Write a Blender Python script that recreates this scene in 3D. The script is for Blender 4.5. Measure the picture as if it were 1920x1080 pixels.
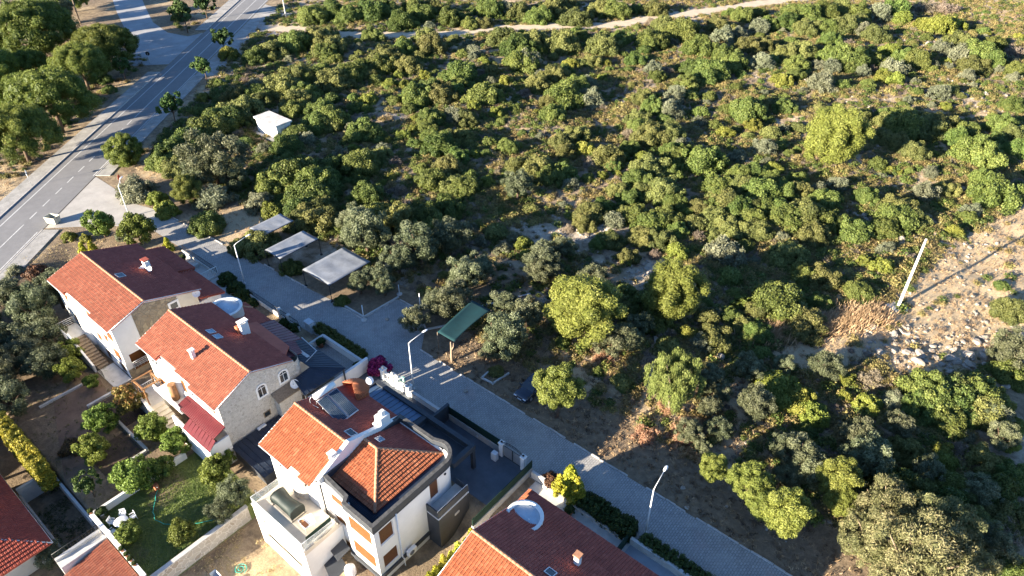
import bpy, math, random
import numpy as np
from mathutils import Vector, Matrix, Quaternion
R = math.radians
for o in list(bpy.data.objects): bpy.data.objects.remove(o)
scene = bpy.context.scene
COL = scene.collection

# ------------------------------------------------------------ camera, sky, sun, exposure
# x runs along the side street, y across it towards the scrub, z = 0 is the street level
cd = bpy.data.cameras.new('camera'); cam = bpy.data.objects.new('camera', cd); COL.objects.link(cam)
cam.location = (0, 0, 55); cam.rotation_euler = (R(53), 0, R(39.7))
cd.sensor_width = 36; cd.lens = 36 * 1331 / 1920; cd.clip_start = 0.5; cd.clip_end = 6000
scene.camera = cam
SUN_EL, SUN_AZ = 14.0, 73.0            # elevation; heading the shadows run to, from +x towards +y
w = bpy.data.worlds.new('World'); scene.world = w; w.use_nodes = True
nt = w.node_tree; bg = nt.nodes['Background']
sky = nt.nodes.new('ShaderNodeTexSky'); sky.sky_type = 'NISHITA'; sky.sun_disc = False
sky.sun_elevation = R(SUN_EL); sky.sun_rotation = R(180 + 90 - SUN_AZ); sky.altitude = 100
sky.air_density = 0.75; sky.dust_density = 0.2; sky.ozone_density = 4.0
nt.links.new(sky.outputs[0], bg.inputs[0]); bg.inputs[1].default_value = 0.072
sl = bpy.data.lights.new('sun', 'SUN'); sun = bpy.data.objects.new('sun', sl); COL.objects.link(sun)
sl.energy = 5.0; sl.angle = R(0.55); sl.color = (1.0, 0.885, 0.71)
tv = Vector((math.cos(R(SUN_AZ)) * math.cos(R(SUN_EL)), math.sin(R(SUN_AZ)) * math.cos(R(SUN_EL)), -math.sin(R(SUN_EL))))
sun.rotation_euler = tv.to_track_quat('-Z', 'Y').to_euler(); sun.location = (-40, -60, 60)
vs = scene.view_settings
vs.view_transform = 'Standard'; vs.look = 'None'; vs.gamma = 1; vs.exposure = 2.3; vs.use_curve_mapping = False

# ------------------------------------------------------------ helpers
ORG = {}
def tag(o, label=None, cat=None, group=None, kind=None):
    if label: o['label'] = label
    if cat: o['category'] = cat
    if group: o['group'] = group
    if kind: o['kind'] = kind
    return o
def empty(name, loc, label=None, cat=None, group=None, rz=0):
    o = bpy.data.objects.new(name, None); COL.objects.link(o)
    o.location = loc; o.rotation_euler = (0, 0, rz); o.empty_display_size = .3
    ORG[o] = Vector(loc)
    return tag(o, label, cat, group)
def link_mesh(name, me, parent=None, loc=(0, 0, 0)):
    o = bpy.data.objects.new(name, me); COL.objects.link(o); o.location = loc
    if parent is not None: o.parent = parent
    return o
def copy_tree(o, parent=None):
    c = o.copy(); COL.objects.link(c); c.parent = parent
    for ch in list(o.children): copy_tree(ch, c)
    return c

class MB:
    """collects shapes; build() links them as ONE mesh object"""
    def __init__(s): s.v = []; s.f = []; s.sm = []
    def add(s, vs_, fs, smooth=False):
        n = len(s.v); s.v += [tuple(p) for p in vs_]
        s.f += [tuple(n + i for i in f) for f in fs]; s.sm += [smooth] * len(fs); return s
    def box(s, x0, y0, z0, x1, y1, z1):
        return s.add([(x0,y0,z0),(x1,y0,z0),(x1,y1,z0),(x0,y1,z0),(x0,y0,z1),(x1,y0,z1),(x1,y1,z1),(x0,y1,z1)],
                     [(0,3,2,1),(4,5,6,7),(0,1,5,4),(1,2,6,5),(2,3,7,6),(3,0,4,7)])
    def cbox(s, cx, cy, cz, sx, sy, sz, rz=0, tilt=None):
        m = Matrix.Rotation(rz, 3, 'Z')
        if tilt: m = m @ Matrix.Rotation(tilt[1], 3, tilt[0])
        vs_ = [Vector((cx, cy, cz)) + m @ Vector((a * sx / 2, b * sy / 2, c * sz / 2)) for c in (-1, 1) for a, b in ((-1,-1),(1,-1),(1,1),(-1,1))]
        return s.add(vs_, [(0,3,2,1),(4,5,6,7),(0,1,5,4),(1,2,6,5),(2,3,7,6),(3,0,4,7)])
    def bevbox(s, x0, y0, z0, x1, y1, z1, b=.03):
        p = [(x0+b,y0),(x1-b,y0),(x1,y0+b),(x1,y1-b),(x1-b,y1),(x0+b,y1),(x0,y1-b),(x0,y0+b)]
        q = [(x0+2*b,y0+b),(x1-2*b,y0+b),(x1-b,y0+2*b),(x1-b,y1-2*b),(x1-2*b,y1-b),(x0+2*b,y1-b),(x0+b,y1-2*b),(x0+b,y0+2*b)]
        vs_ = [(a,c,z0) for a,c in p] + [(a,c,z1-b) for a,c in p] + [(a,c,z1) for a,c in q]
        fs = [(i,(i+1)%8,8+(i+1)%8,8+i) for i in range(8)] + [(8+i,8+(i+1)%8,16+(i+1)%8,16+i) for i in range(8)]
        return s.add(vs_, fs + [tuple(range(16, 24)), tuple(range(7, -1, -1))])
    def prism(s, poly, z0, z1, smooth=False):
        n = len(poly)
        a = sum(poly[i][0]*poly[(i+1)%n][1]-poly[(i+1)%n][0]*poly[i][1] for i in range(n))
        if a < 0: poly = poly[::-1]
        s.add([(x,y,z0) for x,y in poly] + [(x,y,z1) for x,y in poly], [(i,(i+1)%n,n+(i+1)%n,n+i) for i in range(n)], smooth)
        k = len(s.v) - 2*n
        s.f += [tuple(k+i for i in range(n-1,-1,-1)), tuple(k+n+i for i in range(n))]; s.sm += [False, False]; return s
    def ring(s, poly, z0, z1, t):
        """a hollow wall: closed poly (outer), thickness t inwards"""
        n = len(poly); c = Vector((sum(p[0] for p in poly)/n, sum(p[1] for p in poly)/n))
        inn = []
        for i in range(n):
            p0, p1, p2 = Vector(poly[i-1]), Vector(poly[i]), Vector(poly[(i+1)%n])
            d1 = (p1-p0).normalized(); d2 = (p2-p1).normalized()
            n1 = Vector((-d1.y, d1.x)); n2 = Vector((-d2.y, d2.x))
            if n1.dot(c-p1) < 0: n1 = -n1
            if n2.dot(c-p1) < 0: n2 = -n2
            b = (n1+n2).normalized(); k = t/max(.4, b.dot(n1)); inn.append(tuple(p1 + b*k))
        o = len(s.v)
        s.v += [(x,y,z0) for x,y in poly]+[(x,y,z1) for x,y in poly]+[(x,y,z0) for x,y in inn]+[(x,y,z1) for x,y in inn]
        for i in range(n):
            j = (i+1)%n
            s.f += [(o+i,o+j,o+n+j,o+n+i),(o+2*n+j,o+2*n+i,o+3*n+i,o+3*n+j),(o+n+i,o+n+j,o+3*n+j,o+3*n+i),(o+j,o+i,o+2*n+i,o+2*n+j)]
            s.sm += [False]*4
        return s
    def plate(s, pts, t):
        """polygon of 3-D points with thickness t downwards"""
        n = len(pts)
        return s.add(list(pts) + [(x,y,z-t) for x,y,z in pts], [tuple(range(n)), tuple(range(2*n-1, n-1, -1))] + [(i, n+i, n+(i+1)%n, (i+1)%n) for i in range(n)])
    def tube(s, pts, r, n=8, cap=True):
        pts = [Vector(p) for p in pts]; k = len(pts); rr = r if isinstance(r, (list, tuple)) else [r]*k
        o = len(s.v); prev = None
        for i, p in enumerate(pts):
            d = (pts[min(i+1,k-1)] - pts[max(i-1,0)]).normalized()
            a = d.orthogonal().normalized() if prev is None else (prev - d*prev.dot(d)).normalized()
            prev = a; b = d.cross(a)
            s.v += [tuple(p + (a*math.cos(2*math.pi*j/n) + b*math.sin(2*math.pi*j/n))*rr[i]) for j in range(n)]
        for i in range(k-1):
            for j in range(n):
                s.f.append((o+i*n+j, o+i*n+(j+1)%n, o+(i+1)*n+(j+1)%n, o+(i+1)*n+j)); s.sm.append(True)
        if cap:
            s.f += [tuple(o+j for j in range(n-1,-1,-1)), tuple(o+(k-1)*n+j for j in range(n))]; s.sm += [False, False]
        return s
    def cyl(s, x, y, z0, z1, r0, r1=None, n=16): return s.tube([(x,y,z0),(x,y,z1)], [r0, r0 if r1 is None else r1], n)
    def lathe(s, cx, cy, prof, n=16, a0=0, a1=2*math.pi):
        o = len(s.v); full = abs(a1-a0-2*math.pi) < 1e-6; m = n if full else n+1
        for r, z in prof:
            s.v += [(cx+r*math.cos(a0+(a1-a0)*j/n), cy+r*math.sin(a0+(a1-a0)*j/n), z) for j in range(m)]
        for i in range(len(prof)-1):
            for j in range(n):
                s.f.append((o+i*m+j, o+i*m+(j+1)%m, o+(i+1)*m+(j+1)%m, o+(i+1)*m+j)); s.sm.append(True)
        return s
    def mesh(s, name, mat, off=Vector((0,0,0))):
        me = bpy.data.meshes.new(name)
        me.from_pydata([(x-off[0], y-off[1], z-off[2]) for x,y,z in s.v], [], s.f)
        me.polygons.foreach_set('use_smooth', s.sm)
        if mat is not None: me.materials.append(mat)
        return me
    def build(s, name, mat, parent=None, local=False, label=None, cat=None, group=None, kind=None, base=None):
        if parent is None:
            if base is None:
                xs = [p[0] for p in s.v]; ys = [p[1] for p in s.v]
                base = Vector(((min(xs)+max(xs))/2, (min(ys)+max(ys))/2, min(p[2] for p in s.v)))
            off = Vector(base); o = link_mesh(name, s.mesh(name, mat, off), None, off)
        else:
            off = Vector((0,0,0)) if local else ORG[parent]
            o = link_mesh(name, s.mesh(name, mat, off), parent)
        ORG[o] = off if not local else Vector((0,0,0))
        return tag(o, label, cat, group, kind)

def np_mesh(name, V, F, mat, tint=None, smooth=False):
    """V (n,3), F (m,k) arrays -> mesh; tint: one float per face stored as a face attribute"""
    me = bpy.data.meshes.new(name); m, k = F.shape
    me.vertices.add(len(V)); me.vertices.foreach_set('co', np.ascontiguousarray(V, dtype=np.float32).ravel())
    me.loops.add(m*k); me.loops.foreach_set('vertex_index', np.ascontiguousarray(F, dtype=np.int32).ravel())
    me.polygons.add(m); me.polygons.foreach_set('loop_start', np.arange(0, m*k, k, dtype=np.int32))
    me.polygons.foreach_set('use_smooth', np.full(m, smooth, dtype=bool))
    me.update(calc_edges=True); 
    if tint is not None:
        at_ = me.attributes.new('tint', 'FLOAT', 'FACE'); at_.data.foreach_set('value', np.ascontiguousarray(tint, dtype=np.float32))
    if mat is not None: me.materials.append(mat)
    return me

# ------------------------------------------------------------ materials
class NT:
    def __init__(s, name):
        s.m = bpy.data.materials.new(name); s.m.use_nodes = True; s.t = s.m.node_tree; s.b = s.t.nodes['Principled BSDF']
    def n(s, typ, **kw):
        nd = s.t.nodes.new('ShaderNode'+typ)
        for k, v in kw.items():
            if k.startswith('i_'):
                key = k[2:]; nd.inputs[int(key) if key.isdigit() else key.replace('_',' ')].default_value = v
            else: setattr(nd, k, v)
        return nd
    def l(s, a, b): s.t.links.new(a, b)
    def coord(s, which='Object'): return s.n('TexCoord').outputs[which]
    def gpos(s): return s.n('NewGeometry').outputs['Position']
    def noise(s, vec, scale, detail=4, rough=.6, dist=0):
        nd = s.n('TexNoise', i_Scale=scale, i_Detail=detail, i_Roughness=rough, i_Distortion=dist); s.l(vec, nd.inputs['Vector']); return nd.outputs['Fac']
    def ramp(s, fac, stops):
        nd = s.n('ValToRGB'); e = nd.color_ramp.elements
        while len(e) < len(stops): e.new(.5)
        for el, (p, c) in zip(e, stops): el.position = p; el.color = (*c, 1) if len(c) == 3 else c
        s.l(fac, nd.inputs['Fac']); return nd.outputs['Color']
    def mix(s, fac, a, b, mode='MIX'):
        nd = s.n('Mix', data_type='RGBA', blend_type=mode)
        for sock, val in ((nd.inputs[0], fac), (nd.inputs[6], a), (nd.inputs[7], b)):
            if isinstance(val, bpy.types.NodeSocket): s.l(val, sock)
            elif isinstance(val, (int, float)): sock.default_value = val
            else: sock.default_value = (*val, 1)
        return nd.outputs[2]
    def math(s, op, a, b=0.0):
        nd = s.n('Math', operation=op)
        for i, val in enumerate((a, b)):
            if isinstance(val, bpy.types.NodeSocket): s.l(val, nd.inputs[i])
            else: nd.inputs[i].default_value = val
        return nd.outputs[0]
    def bump(s, h, strength=.5, dist=.05, normal=None):
        nd = s.n('Bump', i_Strength=strength, i_Distance=dist); s.l(h, nd.inputs['Height'])
        if normal is not None: s.l(normal, nd.inputs['Normal'])
        s.l(nd.outputs[0], s.b.inputs['Normal']); return nd.outputs[0]
    def col(s, c):
        if isinstance(c, bpy.types.NodeSocket): s.l(c, s.b.inputs['Base Color'])
        else: s.b.inputs['Base Color'].default_value = (*c, 1)
    def rough(s, r): s.b.inputs['Roughness'].default_value = r
def hexc(h):
    h = h.lstrip('#'); v = [int(h[i:i+2], 16)/255 for i in (0, 2, 4)]
    return tuple(x/12.92 if x <= .04045 else ((x+.055)/1.055)**2.4 for x in v)
def plain(name, c, rough=.6, var=.12, scale=3., bump=.15, fine=30., metal=0., spec=.4, dist=.02):
    """one colour, worn: large blotches, fine grain, a little relief"""
    a = NT(name); p = a.gpos()
    n1 = a.noise(p, scale, 5, .65); n2 = a.noise(p, fine, 3, .6)
    dark = tuple(x*(1-2.2*var) for x in c); lite = tuple(min(1, x*(1+1.2*var)) for x in c)
    k = a.mix(.35, a.ramp(n1, [(.3, dark), (.7, lite)]), a.ramp(n2, [(.3, dark), (.7, lite)]))
    a.col(k); a.rough(rough); a.b.inputs['Metallic'].default_value = metal; a.b.inputs['Specular IOR Level'].default_value = spec
    if bump: a.bump(n2, bump, dist)
    return a.m
M = {}
def tint_attr(a):
    at_ = a.n('Attribute', attribute_name='tint'); oi = a.n('ObjectInfo')
    return at_.outputs['Fac'], oi.outputs['Random']
def tile_mat(name, c0, c1, c2):
    a = NT(name); t, r = tint_attr(a); p = a.gpos()
    k = a.ramp(a.math('FRACT', a.math('ADD', t, r)), [(0, c0), (.45, c1), (.8, c1), (1, c2)])
    n = a.noise(p, .9, 5, .7); st = a.noise(p, 14, 3, .6)
    k = a.mix(a.ramp(n, [(.42, (0,0,0)), (.72, (.6,.6,.6))]), k, tuple(x*.5 for x in c1)); l2 = a.noise(p, 3.1, 5, .75); k = a.mix(a.ramp(l2, [(.6, (0,0,0)), (.78, (.4,.4,.4))]), k, (.42,.33,.24))
    k = a.mix(.25, k, a.ramp(st, [(.35, c0), (.65, c2)]))
    a.col(k); a.rough(.75); a.b.inputs['Specular IOR Level'].default_value = .25; a.bump(st, .2, .01); return a.m
M['tile'] = tile_mat('terracotta_tile', (.28,.08,.034), (.40,.128,.056), (.50,.19,.092))
M['tile_old'] = tile_mat('terracotta_tile_weathered', (.25,.08,.048), (.34,.118,.068), (.41,.17,.10))
M['tile_back'] = tile_mat('terracotta_tile_shade_tint', (.29,.070,.048), (.38,.092,.060), (.45,.125,.08))  # same clay tile for the back slopes, their shade tinted into the colour
M['ridge'] = plain('ridge_tile_clay', (.46,.22,.12), .7, .2, 4)
M['white'] = plain('white_render', (.78,.76,.72), .8, .05, .8, .12)
M['cream'] = plain('cream_render', (.66,.60,.48), .8, .07, 1.2)
M['beige'] = plain('beige_tile_floor', (.64,.57,.46), .6, .08, 1.5)
M['concrete'] = plain('concrete', (.42,.40,.37), .85, .16, 1.1, .25)
M['conc_pale'] = plain('pale_concrete', (.56,.54,.50), .85, .14, 1.5, .25)
M['anthracite'] = plain('anthracite_paint', (.045,.05,.058), .55, .15, 1.2)
M['anth_floor'] = plain('slate_floor', (.10,.115,.135), .5, .2, .8, .2)
M['navy'] = plain('navy_sheet_metal', (.025,.035,.055), .38, .2, 1., .05)
M['towerfloor'] = plain('pale_blue_membrane', (.42,.50,.56), .6, .12, 1.2)
M['bluesheet'] = plain('blue_grey_sheet_metal', (.10,.16,.24), .35, .15, .8, .05)
M['redsheet'] = plain('red_sheet_metal', (.125,.02,.023), .5, .12, 1., .05)
M['maroonsheet'] = plain('maroon_sheet_metal', (.17,.05,.055), .4, .2, 1., .05)
M['shutter'] = plain('orange_brown_shutter', (.17,.064,.016), .5, .08, 2., .05)
M['shutter_dk'] = plain('brown_shutter', (.13,.05,.02), .5, .1, 2., .05)
M['wood'] = plain('stained_wood', (.26,.13,.055), .6, .2, 5.)
M['greywood'] = plain('weathered_wood', (.25,.19,.13), .8, .25, 6.)
M['metal_w'] = plain('white_painted_metal', (.74,.74,.72), .4, .06, 2., .03)
M['galv'] = plain('galvanised_steel', (.52,.54,.56), .4, .08, 2., .03, metal=.4)
M['steel'] = plain('brushed_steel', (.6,.61,.63), .3, .06, 2., .02, metal=.8)
M['black'] = plain('black_metal', (.015,.015,.017), .45, .2, 3.)
M['darkgreen'] = plain('green_mesh_screen', (.004,.026,.015), .8, .2, 2., .3, 60)
M['sailgreen'] = plain('teal_shade_net', (.002,.034,.040), .85, .12, 1.2, .2, 40)
M['canopy'] = plain('white_tarpaulin', (.22,.235,.26), .6, .2, .9, .15)
M['plastic_w'] = plain('white_plastic', (.8,.8,.8), .4, .03, 2., .02)
M['bark'] = plain('bark', (.13,.085,.055), .9, .3, 8., .6, 25)
M['palebark'] = plain('pale_bark', (.30,.22,.15), .9, .25, 8., .6, 25)
M['rubber'] = plain('rubber', (.02,.02,.02), .8, .2, 5.)
M['terracotta'] = plain('terracotta_pot', (.42,.15,.07), .75, .15, 6.)
M['kerb'] = plain('kerb_concrete', (.50,.46,.41), .9, .2, 2., .3)
M['soil'] = plain('dark_soil', (.10,.068,.045), .95, .25, 1.5, .6, 14, dist=.06)
M['brownboard'] = plain('brown_decking', (.085,.052,.036), .8, .25, 3., .3)
M['hose'] = plain('teal_hose', (.04,.42,.33), .5, .05)
M['red'] = plain('red_plastic', (.5,.03,.025), .45, .06)
M['cover'] = plain('dark_green_cover', (.02,.03,.026), .6, .15, 2., .2)
M['rock'] = plain('limestone', (.36,.31,.25), .9, .2, 2.2, .5, 12, dist=.05)
M['bin'] = plain('cream_painted_metal', (.52,.50,.40), .55, .15, 3.)
def glass_mat(name, c, rough=.08):
    a = NT(name); a.col(c); a.rough(rough); a.b.inputs['Specular IOR Level'].default_value = .7; return a.m
M['glass'] = glass_mat('window_glass', (.02,.028,.036)); M['skylight'] = glass_mat('skylight_glass', (.14,.24,.33), .15)
M['solar'] = glass_mat('solar_glass', (.014,.024,.045), .12)
def carpaint():
    a = NT('black_blue_car_paint'); a.col((.010,.015,.030)); a.rough(.22); a.b.inputs['Coat Weight'].default_value = 1; a.b.inputs['Coat Roughness'].default_value = .04; return a.m
M['car'] = carpaint()
def rail_glass():
    a = NT('balustrade_glass'); a.col((.75,.82,.82)); a.rough(.06); a.b.inputs['Alpha'].default_value = .28; return a.m
M['railglass'] = rail_glass()
def stone_mat(name, cols, mortar, scale, depth=.05):
    a = NT(name); p = a.gpos()
    wv = a.n('Vector' + 'Math', operation='ADD'); a.l(p, wv.inputs[0]); nz = a.n('TexNoise', i_Scale=1.8, i_Detail=2); a.l(p, nz.inputs['Vector'])
    sc = a.n('VectorMath', operation='SCALE'); a.l(nz.outputs['Color'], sc.inputs[0]); sc.inputs['Scale'].default_value = .35; a.l(sc.outputs[0], wv.inputs[1])
    v1 = a.n('TexVoronoi', feature='F1', i_Scale=scale); v2 = a.n('TexVoronoi', feature='DISTANCE_TO_EDGE', i_Scale=scale)
    a.l(wv.outputs[0], v1.inputs['Vector']); a.l(wv.outputs[0], v2.inputs['Vector'])
    sx = a.n('SeparateColor'); a.l(v1.outputs['Color'], sx.inputs[0])
    k = a.ramp(sx.outputs[0], [(i/(len(cols)-1), c) for i, c in enumerate(cols)])
    k = a.mix(.3, k, a.ramp(a.noise(p, 9, 4), [(.3, tuple(x*.6 for x in cols[0])), (.7, cols[-1])]))
    e = a.ramp(v2.outputs['Distance'], [(.02, (0,0,0)), (.075, (1,1,1))])
    a.col(a.mix(e, mortar, k)); a.rough(.9); a.bump(e, .7, depth); return a.m
M['stone'] = stone_mat('rubble_stone', [(.19,.15,.10),(.34,.27,.18),(.26,.22,.16),(.42,.34,.22)], (.25,.21,.15), 2.1)
M['palestone'] = stone_mat('pale_limestone_cladding', [(.45,.41,.35),(.58,.53,.46),(.38,.34,.28),(.62,.58,.51)], (.60,.56,.50), 3.4, .03)
M['wallstone'] = stone_mat('garden_wall_stone', [(.50,.44,.36),(.62,.56,.46),(.40,.33,.25)], (.66,.61,.53), 1.7, .03)
def asphalt():
    a = NT('asphalt'); p = a.gpos(); n1 = a.noise(p, .12, 5, .7, .6); n2 = a.noise(p, 25, 3); n3 = a.noise(p, .9, 4, .65)
    k = a.mix(.5, a.ramp(n1, [(.3, (.16,.155,.155)), (.7, (.25,.24,.235))]), a.ramp(n3, [(.25, (.14,.136,.136)), (.75, (.25,.24,.232))]))
    k = a.mix(.25, k, a.ramp(n2, [(.35, (.10,.10,.10)), (.65, (.26,.25,.24))]))
    a.col(k); a.rough(.85); a.bump(n2, .25, .01); return a.m
M['asphalt'] = asphalt()
def pavers():
    a = NT('street_pavers'); p = a.gpos()
    nz = a.n('TexNoise', i_Scale=.7, i_Detail=2); a.l(p, nz.inputs['Vector']); sc = a.n('VectorMath', operation='SCALE'); a.l(nz.outputs['Color'], sc.inputs[0]); sc.inputs['Scale'].default_value = .1
    ad = a.n('VectorMath', operation='ADD'); a.l(p, ad.inputs[0]); a.l(sc.outputs[0], ad.inputs[1]); mp = a.n('Mapping'); a.l(ad.outputs[0], mp.inputs['Vector']); mp.inputs['Rotation'].default_value = (0, 0, R(90))
    b = a.n('TexBrick', i_Scale=1.0, i_Mortar_Size=.025, i_Brick_Width=.36, i_Row_Height=.22, i_Bias=0.)
    b.inputs['Color1'].default_value = (.27,.265,.26,1); b.inputs['Color2'].default_value = (.40,.385,.365,1); b.inputs['Mortar'].default_value = (.10,.095,.09,1)
    a.l(mp.outputs[0], b.inputs['Vector'])
    n1 = a.noise(p, .22, 6, .72, .8); n2 = a.noise(p, 6, 4)
    k = a.mix(a.ramp(n1, [(.45, (0,0,0)), (.66, (.6,.6,.6))]), b.outputs['Color'], (.43,.40,.36))
    red = a.noise(p, .35, 3, .5); k = a.mix(a.ramp(red, [(.58, (0,0,0)), (.7, (.28,.28,.28))]), k, (.34,.20,.17))
    n5 = a.noise(p, .5, 6, .75, 1.2); k = a.mix(.35, k, a.ramp(n2, [(.3, (.22,.21,.195)), (.7, (.46,.44,.40))])); k = a.mix(a.ramp(n5, [(.5, (0,0,0)), (.72, (.55,.55,.55))]), k, (.20,.19,.18))
    a.col(k); a.rough(.85); a.bump(b.outputs['Fac'], -.5, .02); return a.m
M['pavers'] = pavers()
def ground_mat():
    """dry soil, straw, litter, rubble and lawn, mixed by the painted cover attribute"""
    a = NT('ground_soil'); p = a.gpos(); at_ = a.n('Attribute', attribute_name='cover'); sp = a.n('SeparateColor'); a.l(at_.outputs['Color'], sp.inputs[0])
    n1 = a.noise(p, .5, 6, .7, .4); n2 = a.noise(p, 5, 5, .7); n3 = a.noise(p, 28, 3, .6); n4 = a.noise(p, 1.6, 5, .7, .5)
    litter = a.ramp(n4, [(.25, (.085,.06,.04)), (.5, (.19,.135,.085)), (.78, (.34,.25,.16))])
    straw = a.ramp(n2, [(.25, (.36,.25,.14)), (.5, (.56,.42,.25)), (.8, (.68,.54,.36))])
    stony = a.ramp(n2, [(.25, (.36,.29,.21)), (.5, (.55,.47,.37)), (.75, (.70,.63,.53))])
    lawn = a.ramp(n4, [(.25, (.06,.11,.015)), (.6, (.12,.18,.03)), (.8, (.22,.21,.06))])
    j = lambda s_: a.ramp(a.math('ADD', s_, a.math('MULTIPLY', a.math('SUBTRACT', n1, .5), .9)), [(.36, (0,0,0)), (.64, (1,1,1))])
    k = a.mix(j(sp.outputs[0]), litter, straw); k = a.mix(j(sp.outputs[1]), k, stony)
    k = a.mix(a.ramp(sp.outputs[2], [(.4, (0,0,0)), (.6, (1,1,1))]), k, lawn)
    k = a.mix(.22, k, a.ramp(n3, [(.3, (.10,.075,.05)), (.7, (.55,.45,.32))]))
    a.col(k); a.rough(.95); a.b.inputs['Specular IOR Level'].default_value = .15
    a.bump(a.math('ADD', n2, a.math('MULTIPLY', n3, .4)), .9, .12); return a.m
M['ground'] = ground_mat()
def leaf(name, c0, c1, c2, trans=.22, var=.35):
    """c0 inner, c1 body, c2 fresh tips; every plant varies a little"""
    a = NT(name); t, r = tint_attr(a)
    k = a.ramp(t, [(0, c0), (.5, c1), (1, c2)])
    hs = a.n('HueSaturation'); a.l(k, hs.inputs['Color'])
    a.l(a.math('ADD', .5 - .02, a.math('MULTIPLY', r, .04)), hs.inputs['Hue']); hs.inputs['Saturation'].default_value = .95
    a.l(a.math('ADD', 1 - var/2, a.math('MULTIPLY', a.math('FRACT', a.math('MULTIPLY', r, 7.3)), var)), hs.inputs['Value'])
    a.l(hs.outputs[0], a.b.inputs['Base Color']); a.rough(.6); a.b.inputs['Specular IOR Level'].default_value = .25
    tr = a.n('BsdfTranslucent'); a.l(hs.outputs[0], tr.inputs['Color']); mx = a.n('MixShader'); mx.inputs[0].default_value = trans
    a.l(a.b.outputs[0], mx.inputs[1]); a.l(tr.outputs[0], mx.inputs[2]); a.l(mx.outputs[0], a.t.nodes['Material Output'].inputs['Surface']); return a.m
M['l_mastic'] = leaf('mastic_leaf', (.048,.070,.013), (.118,.154,.029), (.195,.22,.047))
M['l_mastic_olive'] = leaf('olive_brown_shrub_leaf', (.06,.068,.017), (.138,.15,.038), (.225,.22,.06), .22, .5)
M['l_mastic_deep'] = leaf('deep_green_shrub_leaf', (.038,.062,.011), (.098,.138,.025), (.17,.20,.042), .22, .5)
M['l_grey'] = leaf('grey_shrub_leaf', (.085,.095,.055), (.175,.185,.105), (.26,.265,.165))
M['l_olive'] = leaf('olive_leaf', (.062,.075,.034), (.125,.14,.066), (.22,.23,.13))
M['l_light'] = leaf('fresh_shrub_leaf', (.085,.10,.012), (.17,.19,.025), (.25,.26,.04))
M['l_dry'] = leaf('dry_shrub_twig', (.13,.10,.07), (.23,.18,.125), (.32,.26,.19))
M['l_pine'] = leaf('young_pine_needle', (.085,.105,.016), (.17,.195,.030), (.255,.27,.052))
M['l_spine'] = leaf('stone_pine_needle', (.055,.082,.010), (.12,.155,.018), (.19,.215,.030))
M['l_pepper'] = leaf('pepper_leaf', (.085,.11,.022), (.16,.19,.042), (.23,.25,.07))
M['l_euc'] = leaf('eucalyptus_leaf', (.085,.095,.035), (.165,.168,.066), (.27,.245,.11))
M['l_street'] = leaf('broad_tree_leaf', (.022,.045,.010), (.05,.09,.018), (.085,.13,.03))
M['l_garden'] = leaf('fruit_tree_leaf', (.06,.085,.010), (.13,.175,.02), (.20,.25,.04))
M['l_gold'] = leaf('golden_conifer_leaf', (.17,.17,.01), (.31,.31,.015), (.46,.42,.03))
M['l_hedge'] = leaf('clipped_hedge_leaf', (.022,.04,.008), (.05,.075,.014), (.09,.12,.022))
M['l_hedge2'] = leaf('yellow_green_hedge_leaf', (.05,.065,.010), (.10,.12,.018), (.16,.175,.03))
M['l_heath'] = leaf('ochre_heath_twig', (.115,.098,.036), (.235,.19,.062), (.34,.265,.092))
M['l_straw'] = leaf('straw_blade', (.26,.17,.08), (.42,.29,.14), (.56,.42,.23), .15)
M['l_red'] = leaf('russet_leaf', (.07,.08,.015), (.16,.145,.025), (.30,.15,.04))
M['l_boug'] = leaf('magenta_bract', (.14,.004,.05), (.24,.008,.085), (.32,.02,.12))
M['l_grass'] = leaf('lawn_blade', (.06,.10,.012), (.13,.18,.028), (.22,.23,.05))

# ------------------------------------------------------------ the lie of the land
rng = np.random.default_rng(7); rnd = random.Random(11)
_tab = rng.random((256, 256))
def vnoise(x, y):
    xi = np.floor(x).astype(int); yi = np.floor(y).astype(int); fx = x-xi; fy = y-yi
    fx = fx*fx*(3-2*fx); fy = fy*fy*(3-2*fy); t = lambda a, b: _tab[a % 256, b % 256]
    return (t(xi,yi)*(1-fx)+t(xi+1,yi)*fx)*(1-fy)+(t(xi,yi+1)*(1-fx)+t(xi+1,yi+1)*fx)*fy
def sstep(a, b, x):
    t = np.clip((x-a)/(b-a), 0, 1); return t*t*(3-2*t)
RD = np.array([-.639, .7692]); RN = np.array([.7692, .639]); RO = np.array([-107.4, 17.8])   # main road: heading, right-hand normal, origin
def road_sn(x, y): return (x-RO[0])*RD[0]+(y-RO[1])*RD[1], (x-RO[0])*RN[0]+(y-RO[1])*RN[1]
def rp(s, n): return (RO[0]+RD[0]*s+RN[0]*n, RO[1]+RD[1]*s+RN[1]*n)
TRACK = [(-163,100),(-156,104.6),(-146,108),(-136,115),(-125,125),(-118.5,136.5),(-108,147),(-98,157),(-92,170),(-85,184),(-77,200),(-70,214),(-60,240)]
def seg_dist(x, y, P):
    d = np.full(np.shape(x), 1e9)
    for (x0,y0),(x1,y1) in zip(P[:-1], P[1:]):
        t = np.clip(((x-x0)*(x1-x0)+(y-y0)*(y1-y0))/((x1-x0)**2+(y1-y0)**2), 0, 1)
        d = np.minimum(d, np.hypot(x-x0-t*(x1-x0), y-y0-t*(y1-y0)))
    return d
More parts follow.
